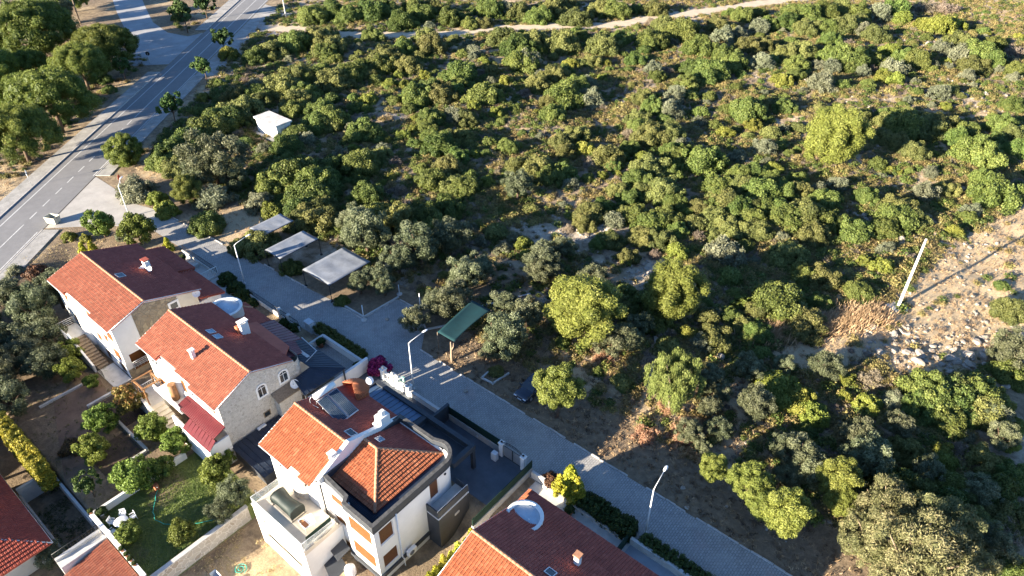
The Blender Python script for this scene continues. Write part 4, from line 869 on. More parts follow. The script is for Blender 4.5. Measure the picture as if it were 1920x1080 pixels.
sign(-122.6,28.1,2.6,'tri','triangular road sign seen from its pale back, left pavement','metal_w',R(-30)); sign(-109.7,36.6,2.6,'oct','small red road sign at the bushes by the junction','red',R(-40)); sign(-161,68.5,2.4,'oct','small dark road sign at the side road mouth','black',R(40))
r = empty('waste_container', (-108.3,25.5,0), 'cream metal waste container with open top at the roadside', 'container'); r.rotation_euler[2] = R(25)
m = MB(); b_, t_ = [(-.75,-.5),(.75,-.5),(.75,.5),(-.75,.5)], [(-.9,-.6),(.9,-.6),(.9,.6),(-.9,.6)]
m.add([(x,y,.15) for x,y in b_]+[(x,y,1.2) for x,y in t_], [(3,2,1,0)]+[(i,(i+1)%4,4+(i+1)%4,4+i) for i in range(4)]); m.add([(x*.94,y*.92,.2) for x,y in b_]+[(x*.95,y*.93,1.2) for x,y in t_], [(0,1,2,3)]+[(4+i,4+(i+1)%4,(i+1)%4,i) for i in range(4)])
m.add([(x,y,1.2) for x,y in t_]+[(x*.95,y*.93,1.2) for x,y in t_], [(i,(i+1)%4,4+(i+1)%4,4+i) for i in range(4)]); m.build('tub', M['bin'], r, local=True)
m = MB(); m.box(-.93,-.1,1.0,-.88,.1,1.08); m.box(.88,-.1,1.0,.93,.1,1.08); m.build('handle', M['black'], r, local=True)
for sx in (-.55,.55):
    for sy in (-.35,.35): m = MB(); m.tube([(sx-.04,sy,.1),(sx+.04,sy,.1)], .09, 10); m.build('wheel', M['rubber'], r, local=True)
# utility hut
r = empty('utility_hut', (-109.2,64.6,0), 'white flat-roofed utility hut standing in the scrub', 'hut'); m = MB(); m.box(-112.3,63.1,-.3,-106.1,66.0,2.65); m.build('wall', M['white'], r)
m = MB(); m.bevbox(-112.6,62.85,2.65,-105.85,66.3,2.92,.03); m.build('roof', plain('stained_roof', (.60,.57,.52), .9, .25, 1.1, .3), r)
m = MB(); m.box(-106.1,63.9,-.05,-106.05,65.0,2.0); dr = m.build('door', M['galv'], r); m = MB(); m.box(-106.05,64.8,.9,-106.0,64.9,1.1); m.build('handle', M['black'], dr)
m = MB(); m.box(-108.6,63.0,1.5,-107.6,63.098,1.9); m.build('vent', M['galv'], r); m = MB(); m.box(-112.6,62.2,-.2,-105.5,63.09,.12); m.build('plinth', M['concrete'], r)
# parking canopies
def canopy(x0, x1, y0, y1, z, label, n, sag=.1, bands=3, dz=0):
    r = empty('parking_canopy', ((x0+x1)/2,(y0+y1)/2,0), label, 'canopy', 'tarpaulin parking canopies'); m = MB(); nu, nv = 10, 12
    for j in range(nv+1):
        for i in range(nu+1):
            u, v = i/nu, j/nv; s = sag*(4*u*(1-u))*(.5+.5*abs(math.sin(v*bands*math.pi)))+rnd.uniform(-.012,.012); m.v.append((x0+(x1-x0)*u, y0+(y1-y0)*v, z+dz*v-s))
    for j in range(nv):
        for i in range(nu): k = j*(nu+1)+i; m.f.append((k,k+1,k+nu+2,k+nu+1)); m.sm.append(True)
    o = m.build('tarpaulin', M['canopy'], r); md = o.modifiers.new('thick', 'SOLIDIFY'); md.thickness = .012
    f = MB(); f.tube([(x0,y0,z-.05),(x1,y0,z-.05),(x1,y1,z+dz-.05),(x0,y1,z+dz-.05),(x0,y0,z-.05)], .045, 6)
    for k in range(1,bands): v = k/bands; f.tube([(x0,y0+(y1-y0)*v,z+dz*v-.05),((x0+x1)/2,y0+(y1-y0)*v,z+dz*v-.08-sag),(x1,y0+(y1-y0)*v,z+dz*v-.05)], .03, 6)
    f.build('frame', M['black'], r)
    for px in (x0,x1):
        for py in (y0,y1): p = MB(); p.tube([(px,py,-.1),(px,py,z-.05+(dz if py==y1 else 0))], .05, 6); p.cyl(px,py,-.05,.14,.22,.16,10); p.build('post', M['black'], r)
canopy(-67.4,-62.1,39.5,46.2,2.6,'large pale parking canopy on black posts, nearest of the three',3,.12,3); canopy(-74.9,-71.6,39.1,45.3,2.6,'grey-white parking canopy with a rounded bush at its street end',3,.1,3); canopy(-81.1,-78.0,40.9,46.0,2.6,'pale parking canopy farthest up the street',3,.1,3)
r = empty('shade_sail', (-43.2,41.2,0), 'dark teal shade net tied to a forked dead trunk', 'shade sail'); m = MB(); nu, nv = 10, 16
for j in range(nv+1):
    for i in range(nu+1):
        u, v = i/nu, j/nv; w0, w1 = -45.5-.8*v, -42.9-.4*v; z = 2.75+.25*math.sin(v*math.pi)*(.6)-.22*4*u*(1-u)*math.sin(v*math.pi)+.15*v; m.v.append((w0+(w1-w0)*u+.12*math.sin(v*math.pi)*(u-.5)*-2, 41.6+6.7*v, z))
for j in range(nv):
    for i in range(nu): k = j*(nu+1)+i; m.f.append((k,k+1,k+nu+2,k+nu+1)); m.sm.append(True)
o = m.build('net', M['sailgreen'], r); md = o.modifiers.new('thick', 'SOLIDIFY'); md.thickness = .01
m = MB(); m.tube([(-43.0,41.2,-.1),(-43.1,41.25,.9),(-43.0,41.2,1.7),(-43.2,41.35,2.75)], [.2,.15,.13,.07], 8); m.tube([(-43.05,41.22,1.6),(-42.75,41.3,2.3),(-42.8,41.4,2.75)], [.1,.07,.05], 7); m.build('trunk_post', M['palebark'], r)
m = MB(); m.tube([(-46.3,48.3,-.1),(-46.3,48.3,2.9)], .05, 6); m.build('post', M['greywood'], r); m = MB(); m.tube([(-43.3,48.3,-.1),(-43.3,48.3,2.9)], .05, 6); m.build('post', M['greywood'], r); m = MB(); m.tube([(-45.5,41.6,-.1),(-45.5,41.6,2.75)], .05, 6); m.build('post', M['greywood'], r)
for (x, y, h, lb) in ((-56.3,39.7,2.3,'white post with round concrete foot at the forecourt corner'),(-56.8,46.0,1.5,'short white post among the olive trees behind the forecourt'),(-52.8,45.8,2.2,'white post beside the olive tree right of the forecourt')):
    r = empty('post', (x,y,0), lb, 'post', 'white posts of the forecourt'); m = MB(); m.tube([(x,y,-.1),(x,y,h)], .06, 8); m.build('shaft', M['metal_w'], r); m = MB(); m.lathe(x,y,[(.36,-.05),(.36,.1),(.12,.18),(.05,.18)],14); m.build('foot', M['conc_pale'], r)
# planting-bed edgings across the street
for pts, lb in (([(-38.7,42.9),(-38.6,41.3),(-37.1,41.4),(-36.8,43.7)],'U-shaped concrete planter edging near the parked car'),([(-62.1,39.9),(-56.7,40.0),(-56.4,45.4)],'concrete edging of the bed by the largest canopy'),([(-52.7,45.3),(-49.2,43.2),(-46.8,46.8)],'concrete edging under the olives by the teal net'),([(-47.5,49.8),(-44,56.5)],'long low edging running up between the olives')):
    m = MB()
    for a, b in zip(pts[:-1], pts[1:]):
        d = (Vector(b)-Vector(a)).normalized(); n = Vector((-d.y,d.x))*.09; m.prism([(a[0]+n.x,a[1]+n.y),(a[0]-n.x,a[1]-n.y),(b[0]-n.x+d.x*.09,b[1]-n.y+d.y*.09),(b[0]+n.x+d.x*.09,b[1]+n.y+d.y*.09)], -.2, .2)
    m.build('bed_edging', M['conc_pale'], label=lb, cat='edging')
# ------------------------------------------------------------ parked car, nose to the street
car = empty('parked_car', (-33.15,43.4,.02), 'black car parked nose to the street under the round pine', 'car'); L_, W_ = 4.5, 1.84
def carmesh():
    m = MB(); st = [(-2.25,.30,.62,.70),(-2.15,.24,.80,.86),(-1.6,.22,.90,.92),(-.95,.22,.98,.92),(.9,.22,1.0,.92),(1.9,.22,1.0,.90),(2.2,.30,.95,.84)]; k = 10; sec = []
    for y, zb, zt, hw in st:
        sec.append([(-hw*.9,y,zb),(-hw,y,zb+.12),(-hw,y,zt-.22),(-hw*.94,y,zt-.05),(-hw*.8,y,zt),(hw*.8,y,zt),(hw*.94,y,zt-.05),(hw,y,zt-.22),(hw,y,zb+.12),(hw*.9,y,zb)])
    for s in sec: m.v += s
    for i in range(len(sec)-1):
        for j in range(k): m.f.append((i*k+j,i*k+(j+1)%k,(i+1)*k+(j+1)%k,(i+1)*k+j)); m.sm.append(True)
    m.f += [tuple(range(k-1,-1,-1)), tuple(len(m.v)-k+i for i in range(k))]; m.sm += [False]*2; return m
carmesh().build('body', M['car'], car, local=True)
m = MB(); b0 = [(-.84,-.98,.97),(.84,-.98,.97),(.84,2.0,.99),(-.84,2.0,.99)]; t0 = [(-.62,-.25,1.5),(.62,-.25,1.5),(.62,1.55,1.5),(-.62,1.55,1.5)]
m.add(b0+t0, [(0,1,5,4),(1,2,6,5),(2,3,7,6),(3,0,4,7)]); m.build('window', M['glass'], car, local=True)
m = MB(); m.plate([(-.64,-.3,1.53),(.64,-.3,1.53),(.66,1.6,1.53),(-.66,1.6,1.53)], .04)
for s in (-1,1):
    m.tube([(s*.84,-.98,.98),(s*.63,-.25,1.5)], .035, 5); m.tube([(s*.84,2.0,1.0),(s*.63,1.55,1.5)], .05, 5); m.tube([(s*.845,.6,.98),(s*.635,.6,1.5)], .03, 5); m.tube([(s*.64,-.2,1.54),(s*.64,1.5,1.54)], .02, 5)
m.build('roof', M['car'], car, local=True)
for s in (-1,1):
    for y in (-1.4,1.35):
        m = MB(); m.tube([(s*.72,y,.34),(s*.93,y,.34)], .34, 18); wl_ = m.build('wheel', M['rubber'], car, local=True); m = MB(); m.tube([(s*.9,y,.34),(s*.945,y,.34)], .2, 14); m.build('rim', M['steel'], wl_, local=True)
    m = MB(); m.cbox(s*.6,-2.2,.68,.36,.1,.13); m.build('headlight', M['plastic_w'], car, local=True); m = MB(); m.cbox(s*1.0,-.85,1.02,.2,.12,.14); m.build('mirror', M['car'], car, local=True)
m = MB(); m.cbox(0,-2.25,.5,.52,.03,.11); m.build('number_plate', M['plastic_w'], car, local=True); m = MB(); m.cbox(0,-2.235,.66,.8,.05,.1); m.build('grille', M['black'], car, local=True); m = MB(); m.cbox(0,-2.24,.36,1.3,.05,.05); m.build('chrome_strip', M['steel'], car, local=True)

# ------------------------------------------------------------ garden walls, gates, fences
def gwall(name, x0, y0, x1, y1, z0, z1, mat, label, cat='wall', cap=None):
    r = empty(name, ((x0+x1)/2,(y0+y1)/2,z0), label, cat); m = MB(); m.box(x0,y0,z0,x1,y1,z1); m.build('wall_body', M[mat], r)
    if cap: k = MB(); k.bevbox(x0-.05,y0-.05,z1,x1+.05,y1+.05,z1+.08,.015); k.build('coping', M[cap], r)
    return r
gwall('garden_wall',-49.4,26.5,-49.15,34.3,-2.4,1.7,'white','tall white wall between the second and third houses',cap='white')
gwall('garden_wall',-56.8,34.0,-49.45,34.25,-.2,.95,'white','low white wall around the paver patio of the stone-gabled house',cap='conc_pale'); gwall('garden_wall',-57.05,31.2,-56.82,34.25,-.2,.9,'white','short white cross wall at the patio of the stone-gabled house',cap='conc_pale')
sheet('patio', [(-56.8,31.0),(-49.45,31.0),(-49.45,34.0),(-56.8,34.0)], .03, M['pavers'])
sheet('patio', [(-49.1,29.2),(-26.6,29.2),(-26.6,34.6),(-49.1,34.6)], .03, M['anth_floor']); sheet('patio', [(-86.3,30.4),(-70,30.4),(-70,33.6),(-86.3,33.6)], .03, M['conc_pale']); sheet('patio', [(-25.5,30.8),(-5,30.8),(-5,34.2),(-25.5,34.2)], .03, M['conc_pale'])
w3 = gwall('garden_wall',-44.6,34.35,-37.5,34.6,-.2,.75,'white','white street wall with pillars before the house with solar collectors',cap='conc_pale')
for px in (-46.9,-45.4,-44.6,-42.9):
    m = MB(); m.bevbox(px-.25,34.2,-.1,px+.25,34.75,1.35,.03); m.bevbox(px-.32,34.13,1.35,px+.32,34.82,1.47,.02); pl = m.build('pillar', M['white'], w3); m = MB(); m.lathe(px,34.47,[(.02,1.85),(.14,1.78),(.2,1.62),(.12,1.5),(.16,1.47)],10); m.build('finial', M['conc_pale'], pl)
for px in (-46.3,-45.9,-44.2,-43.8,-43.4): m = MB(); m.lathe(px,34.47,[(.06,.2),(.11,.4),(.06,.65),(.09,.95)],8); m.build('baluster', M['white'], w3)
m = MB(); m.box(-47.2,34.3,-.1,-43.3,34.65,.2); m.box(-46.7,34.35,.95,-45.6,34.6,1.08); m.box(-44.4,34.35,.95,-43.1,34.6,1.08); m.build('balustrade_rail', M['white'], w3)
m = MB(); m.box(-44.3,34.75,1.0,-43.9,34.95,1.6); m.build('letter_plate', plain('green_glaze', (.25,.45,.38), .4), w3)
ws = gwall('garden_wall',-37.2,34.6,-30.25,34.85,-.2,.85,'concrete','concrete street wall topped by green mesh before the dark courtyard',cap=None); m = MB(); m.box(-37.2,34.68,.851,-30.3,34.74,1.85); m.build('mesh_screen', M['darkgreen'], ws)
m = MB(); m.tube([(-33.2,34.58,.4),(-33.2,34.5,.4)], .14, 12); m.build('wall_lamp', M['galv'], ws)
gwall('garden_wall',-37.5,32.0,-37.22,34.85,-.2,2.1,'anthracite','dark grey wall closing the courtyard on its upper side')
we = gwall('garden_wall',-26.55,26.4,-26.3,34.8,-2.6,.75,'concrete','concrete boundary wall topped by green mesh before the nearest house'); m = MB(); m.box(-26.46,26.4,.751,-26.4,34.8,1.75); m.build('mesh_screen', M['darkgreen'], we)
m = MB()
for k in range(7): m.tube([(-26.43,26.5+k*1.37,.7),(-26.43,26.5+k*1.37,1.82)], .03, 5)
m.build('fence_post', M['darkgreen'], we)
gt_ = empty('gate', (-28.65,34.6,0), 'arched black iron double gate between two white pillars', 'gate')
for px in (-30.0,-27.3): m = MB(); m.bevbox(px-.22,34.35,-.1,px+.22,34.8,1.75,.03); m.bevbox(px-.28,34.3,1.75,px+.28,34.85,1.87,.02); p_ = m.build('pillar', M['white'], gt_); m = MB(); m.lathe(px,34.57,[(.02,2.1),(.11,2.02),(.11,1.94),(.05,1.87)],8); m.build('lantern', M['black'], p_)
for a, b in ((-29.75,-28.68),(-28.62,-27.55)):
    m = MB(); m.tube([(a,34.57,.1),(a,34.57,1.6),(b,34.57,1.6),(b,34.57,.1),(a,34.57,.1)], .035, 5)
    for k in range(1,8): m.tube([(a+(b-a)*k/8,34.57,.1),(a+(b-a)*k/8,34.57,1.6)], .012, 4)
    lf = m.build('leaf', M['black'], gt_); m = MB(); m.box(min(a,b)+.06,34.59,.15,max(a,b)-.06,34.6,1.5); m.build('backing', M['galv'], lf)
m = MB(); m.tube([(-28.65+1.3*math.cos(t),34.57,1.75+.55*math.sin(t)) for t in np.linspace(0,math.pi,13)], .03, 5); m.tube([(-28.65+1.1*math.cos(t),34.57,1.72+.36*math.sin(t)) for t in np.linspace(0,math.pi,13)], .022, 5)
for t in np.linspace(.3,2.84,9): m.tube([(-28.65+1.1*math.cos(t),34.57,1.72+.36*math.sin(t)),(-28.65+1.3*math.cos(t),34.57,1.75+.55*math.sin(t))], .018, 4)
m.build('arch', M['black'], gt_)
r = empty('meter_box', (-30.2,33.9,0), 'white ribbed meter box inside the arched gate', 'box'); m = MB(); m.bevbox(-30.5,33.5,-.05,-29.9,34.0,1.0,.04); m.build('cabinet', M['metal_w'], r); m = MB()
for k in range(5): m.box(-30.52,33.52,.15+k*.16,-30.5,33.98,.2+k*.16)
m.build('louvre', M['galv'], r)
r = empty('electric_cabinet', (-59.9,34.6,0), 'pale blue-grey electric cabinet at the end of the yellow-green hedge', 'cabinet'); m = MB(); m.bevbox(-60.4,34.1,-.05,-59.4,34.8,1.2,.03); m.bevbox(-60.46,34.04,1.2,-59.34,34.86,1.28,.02); cb = m.build('casing', M['galv'], r); m = MB(); m.box(-59.4,34.15,.1,-59.38,34.75,1.12); m.build('door', M['metal_w'], cb)
w4 = gwall('garden_wall',-26.1,34.3,-24.6,34.55,-.2,.85,'conc_pale','short pale wall at the ivy beside the nearest house'); gwall('garden_wall',-24.5,34.0,-15.3,34.2,-.2,.5,'conc_pale','low kerb wall below the long hedge of the nearest house'); gwall('screen_fence',-15.4,32.4,-15.3,34.5,-.1,1.2,'darkgreen','short green screen across the yard of the nearest house','fence'); gwall('garden_wall',-15.1,34.2,-2,34.5,-.2,.75,'conc_pale','pale wall edging the paved strip at the lower edge')
f1 = gwall('garden_wall',-86.6,33.3,-78.0,33.55,-.2,.55,'conc_pale','low wall with iron fence before the farthest house'); railing(f1,[(-86.4,33.42,.55),(-78.1,33.42,.55)],.85,'black',.2,'fence_panel',.04,(1.,.15)); 
f2 = gwall('carport_rail',-78.0,30.6,-77.85,33.5,-.1,.25,'conc_pale','white top rail and bars dividing the yard of the farthest house','railing'); railing(f2,[(-77.92,30.6,.2),(-77.92,33.5,.2)],1.4,'metal_w',.22,'bar_panel',.06,(1.,.1))
f3 = gwall('garden_wall',-70.8,33.4,-60.6,33.6,-.2,.6,'conc_pale','low wall with iron fence behind the dark clipped shrubs'); railing(f3,[(-70.7,33.5,.6),(-60.7,33.5,.6)],.8,'black',.2,'fence_panel',.04,(1.,.15))
for px in (-64.4,-62.6): m = MB(); m.bevbox(px-.22,33.3,-.1,px+.22,33.75,1.5,.03); m.build('pillar', M['conc_pale'], f3)
m = MB(); m.box(-84.2,31.6,.03,-81.9,32.0,.5); m.box(-82.3,32.0,.03,-81.9,33.0,.5); m.build('bench', M['conc_pale'], label='L-shaped stone bench in the yard of the farthest house', cat='bench')
# gardens below the houses
gwall('stone_wall',-45.7,6.0,-45.35,15.6,-4.2,-1.75,'wallstone','pale stone retaining wall of the lawn, facing the dry plot',cap='conc_pale')
gwall('garden_wall',-55.6,5.75,-55.3,15.2,-3.4,-1.2,'white','white wall on the upper side of the lawn'); gwall('garden_wall',-55.29,5.65,-45.71,5.95,-4.3,-1.2,'white','white wall on the lower side of the lawn, topped by pots',cap='white')
gwall('garden_wall',-66,12.95,-59.2,13.2,-3,-1.6,'conc_pale','low pale wall beside the brown decking'); gwall('garden_wall',-59.4,10.0,-59.15,12.94,-3,-1.7,'conc_pale','low cross wall below the fruit trees'); gwall('garden_wall',-74.1,8.6,-73.85,13.2,-3,-1.75,'conc_pale','long low terrace edge in the dark garden'); gwall('garden_wall',-70.2,12.0,-69.95,15.6,-3,-1.7,'conc_pale','low pale wall behind the brown decking')
gwall('garden_wall',-64.6,2.5,-64.3,5.6,-4.3,-1.9,'conc_pale','pale end wall of the dark fenced plot'); gwall('garden_wall',-64.29,5.5,-55.65,5.74,-4.3,-2.3,'conc_pale','narrow upper wall of the dark fenced plot'); gwall('garden_wall',-64.29,2.4,-53.7,2.6,-4.3,-2.6,'concrete','wall between the dark plot and the red hipped roof')
dk = empty('deck', (-66.5,14.2,-2), 'dark brown plank deck in the garden below the second house', 'deck')
for k in range(11): m = MB(); m.box(-69.6,13.3+k*.21,-2.1,-64.2,13.49+k*.21,-1.94+.01*(k%3)); m.build('plank', M['brownboard'], dk)
sheet('soil_bed', [(-63.6,8.8),(-59.5,8.8),(-59.5,12.8),(-63.6,12.8)], -1.97, M['soil']); sheet('garden_path', [(-74,10),(-62,6),(-62,8.5),(-71,14.5),(-74,15)], -1.985, plain('trodden_soil', (.19,.125,.085), .95, .2, .9, .4, 9))
# lawn furniture
def table_set(cx, cy, z):
    r = empty('garden_table', (cx,cy,z), 'white round plastic table on the lawn', 'table'); m = MB(); m.lathe(cx,cy,[(.01,z+.74),(.58,z+.74),(.62,z+.72),(.62,z+.69),(.3,z+.69)],22); m.build('table_top', M['plastic_w'], r)
    for a in range(4): m = MB(); t = a*math.pi/2+.4; m.tube([(cx+.4*math.cos(t),cy+.4*math.sin(t),z+.7),(cx+.5*math.cos(t),cy+.5*math.sin(t),z)], .035, 6); m.build('leg', M['plastic_w'], r)
    ch = None
    for i, (t, lb) in enumerate(((.2,'white plastic chair on the right side of the lawn table'),(1.5,'white plastic chair behind the lawn table, nearest the house'),(2.6,'white plastic chair on the upper left of the lawn table'),(3.7,'white plastic chair on the left of the lawn table'),(4.9,'white plastic chair before the lawn table'))):
        if ch is None:
            ch = empty('garden_chair', (0,0,0), lb, 'chair', 'white chairs round the lawn table')
            m = MB(); m.bevbox(-.24,-.24,.40,.24,.24,.44,.01); m.build('seat', M['plastic_w'], ch, local=True); m = MB(); m.box(-.24,.21,.46,-.12,.25,.86); m.box(-.06,.21,.46,.06,.25,.86); m.box(.12,.21,.46,.24,.25,.86); m.box(-.25,.2,.861,.25,.26,.94); m.build('backrest', M['plastic_w'], ch, local=True)
            for sx in (-1,1):
                m = MB(); m.box(sx*.25-.03,-.2,.62,sx*.25+.03,.24,.66); m.build('armrest', M['plastic_w'], ch, local=True)
                for sy in (-1,1): m = MB(); m.tube([(sx*.21,sy*.2,.4),(sx*.25,sy*.25,0)], .022, 5); m.build('leg', M['plastic_w'], ch, local=True)
            c_ = ch
        else: c_ = copy_tree(ch); c_['label'] = lb
        c_.location = (cx+1.0*math.cos(t), cy+1.0*math.sin(t), z); c_.rotation_euler = (0,0,t-math.pi/2)
table_set(-52.6,7.2,-2.0)
hs = MB(); hp_ = [Vector(p) for p in ((-53.9,11.2,-1.95),(-53.0,10.5,-1.95),(-51.9,9.7,-1.95),(-51.0,9.4,-1.95),(-49.9,9.65,-1.95),(-48.9,10.5,-1.95),(-47.9,11.3,-1.95),(-47.2,12.2,-1.95),(-46.6,13.1,-1.95))]
hs.tube([hp_[i]+(hp_[i+1]-hp_[i])*t+Vector((.05*math.sin(7*(i+t)),.05*math.cos(5*(i+t)),0)) for i in range(8) for t in (0,.5)]+[hp_[-1]], .035, 5); hs.build('garden_hose', M['hose'], label='teal hose lying in a loop across the lawn', cat='hose')
r = empty('hose_post', (-54.1,11.3,-2), 'small post with clay-coloured tap block at the end of the hose', 'post'); m = MB(); m.bevbox(-54.3,11.1,-2,-53.9,11.5,-1.3,.03); m.build('block', M['terracotta'], r); m = MB(); m.tube([(-53.9,11.3,-1.5),(-53.75,11.3,-1.5)], .04, 6); m.build('tap', M['steel'], r)
POT = MB(); POT.lathe(0,0,[(.01,.0),(.17,0),(.24,.36),(.27,.36),(.27,.42),(.22,.42),(.2,.36),(.01,.36)],14); pot_me = POT.mesh('pot', M['terracotta']); pot_w = POT.mesh('pot', M['conc_pale'])
POTS = [(-55.0,6.5,-2,1.6,'w','big pale flower pot in the lawn corner'),(-55.4,5.85,-1.12,.8,'t','clay flower pot on the wall corner by the lawn'),(-49.4,5.8,-1.12,.8,'t','clay flower pot on the lower lawn wall, first from the tiled outbuilding'),(-48.6,5.8,-1.12,.7,'t','clay flower pot on the lower lawn wall, second from the tiled outbuilding'),(-47.9,5.8,-1.12,.8,'t','clay flower pot on the lower lawn wall, third from the tiled outbuilding'),(-47.2,5.8,-1.12,.7,'t','clay flower pot on the lower lawn wall, fourth from the tiled outbuilding'),(-56.4,33.3,.03,1.6,'t','dark-leaved pot on the paver patio near the cabinet'),(-50.1,33.4,.03,1.5,'w','pale pot at the street corner of the paver patio'),(-84.6,32.3,.03,1.4,'t','pot beside the stone bench in the farthest yard'),(-81.2,31.6,.03,1.2,'t','dark pot in the middle of the farthest yard'),(-20.9,33.2,.03,1.5,'t','clay pot standing on the striped sunlight of the nearest yard')]
# covered swing and breakfast table on the terrace
r = empty('covered_swing', (-39.6,16.95,1.8), 'garden swing under a dark green rain cover on the terrace', 'swing seat'); m = MB(); nu = 12
prof = [(-.75,.35),(-.78,.9),(-.7,1.25),(-.3,1.42),(.25,1.36),(.6,1.2),(.66,.8),(.62,.3)]
for i in range(nu+1):
    u = i/nu; sg = .1*math.sin(u*math.pi); s = .82+.22*abs(2*u-1)**2
    m.v += [(-41.0+2.9*u, 16.95+py*s+.03*math.sin(u*9), 1.8+pz-sg*(pz > 1)+.02*math.sin(u*13)) for py, pz in prof]
k = len(prof)
for i in range(nu):
    for j in range(k-1): m.f.append((i*k+j,i*k+j+1,(i+1)*k+j+1,(i+1)*k+j)); m.sm.append(True)
m.f += [tuple(range(k)), tuple(nu*k+k-1-j for j in range(k))]; m.sm += [False]*2; m.build('cover', M['cover'], r)
m = MB()
for xx in (-40.95,-38.15): m.tube([(xx,16.2,1.82),(xx,16.9,3.1),(xx,17.6,1.82)], .03, 5); m.tube([(xx,16.1,1.82),(xx,17.7,1.82)], .03, 5)
m.build('frame', M['black'], r)
r = empty('terrace_table', (-36.9,16.8,1.8), 'white terrace table with dark trays on it', 'table'); m = MB(); m.prism([(-37.5,16.4),(-36.3,16.2),(-36.1,17.3),(-37.2,17.6)], 2.5, 2.54); m.build('table_top', M['plastic_w'], r)
for px, py in ((-37.3,16.5),(-36.4,16.35),(-36.3,17.2),(-37.15,17.4)): m = MB(); m.tube([(px,py,1.8),(px,py,2.5)], .025, 5); m.build('leg', M['plastic_w'], r)
m = MB(); m.lathe(-37.1,16.55,[(.01,2.56),(.17,2.56),(.2,2.6)],12); m.build('bowl', M['wood'], label='round brown bowl on the terrace table', cat='bowl'); m = MB(); m.bevbox(-36.95,16.35,2.545,-36.35,16.75,2.6,.01); m.build('tray', M['shutter_dk'], label='dark brown tray on the terrace table', cat='tray')
r = empty('porch_canopy', (-34.4,17.9,-2.4), 'dark grey canopies over the garden door below the terrace', 'canopy'); m = MB(); m.plate([(-34.9,17.3,-.5),(-33.7,17.1,-.6),(-33.7,18.5,-.4),(-34.9,18.7,-.3)], .08); m.build('upper_sheet', M['anthracite'], r); m = MB(); m.plate([(-34.95,16.4,-1.6),(-33.2,15.8,-1.8),(-33.2,17.6,-1.6),(-34.95,17.9,-1.4)], .08); m.build('lower_sheet', M['anthracite'], r)
m = MB(); m.lathe(-32.9,17.6,[(.01,-1.2),(.35,-1.25),(.5,-1.5),(.5,-2.6)],14); m.build('water_tank', M['plastic_w'], label='white rounded water tank under the shuttered wing', cat='tank')
for (x,y,z,lb) in ((-41.6,11.9,-3.55,'coiled pale hose on the dry plot'),): m = MB(); m.tube([(x+(.6-.02*i)*math.cos(i*.5),y+(.6-.02*i)*math.sin(i*.5),z+.03) for i in range(26)], .035, 5); m.build('garden_hose', M['hose'], label=lb, cat='hose')
m = MB(); m.lathe(-41.0,10.6,[(.01,-3.58),(.18,-3.58),(.25,-3.25),(.22,-3.25),(.16,-3.5)],12); m.build('bucket', M['red'], label='red bucket on the dry plot below the terrace', cat='bucket')
r = empty('wheelbarrow', (-42.6,10.1,-3.6), 'pale wheelbarrow lying on the dry plot', 'wheelbarrow'); m = MB(); m.add([(-43.1,9.8,-3.2),(-42.1,9.8,-3.2),(-42.1,10.4,-3.2),(-43.1,10.4,-3.2),(-42.95,9.95,-3.5),(-42.3,9.95,-3.5),(-42.3,10.25,-3.5),(-42.95,10.25,-3.5)], [(4,5,6,7),(0,1,5,4),(1,2,6,5),(2,3,7,6),(3,0,4,7)]); m.build('tray', M['galv'], r); m = MB(); m.tube([(-42.0,10.05,-3.4),(-42.0,10.15,-3.4)], .2, 12); m.build('wheel', M['rubber'], r); m = MB(); m.tube([(-42.0,9.9,-3.4),(-43.7,9.8,-3.3)], .025, 5); m.tube([(-42.0,10.3,-3.4),(-43.7,10.4,-3.3)], .025, 5); m.build('handle', M['wood'], r)
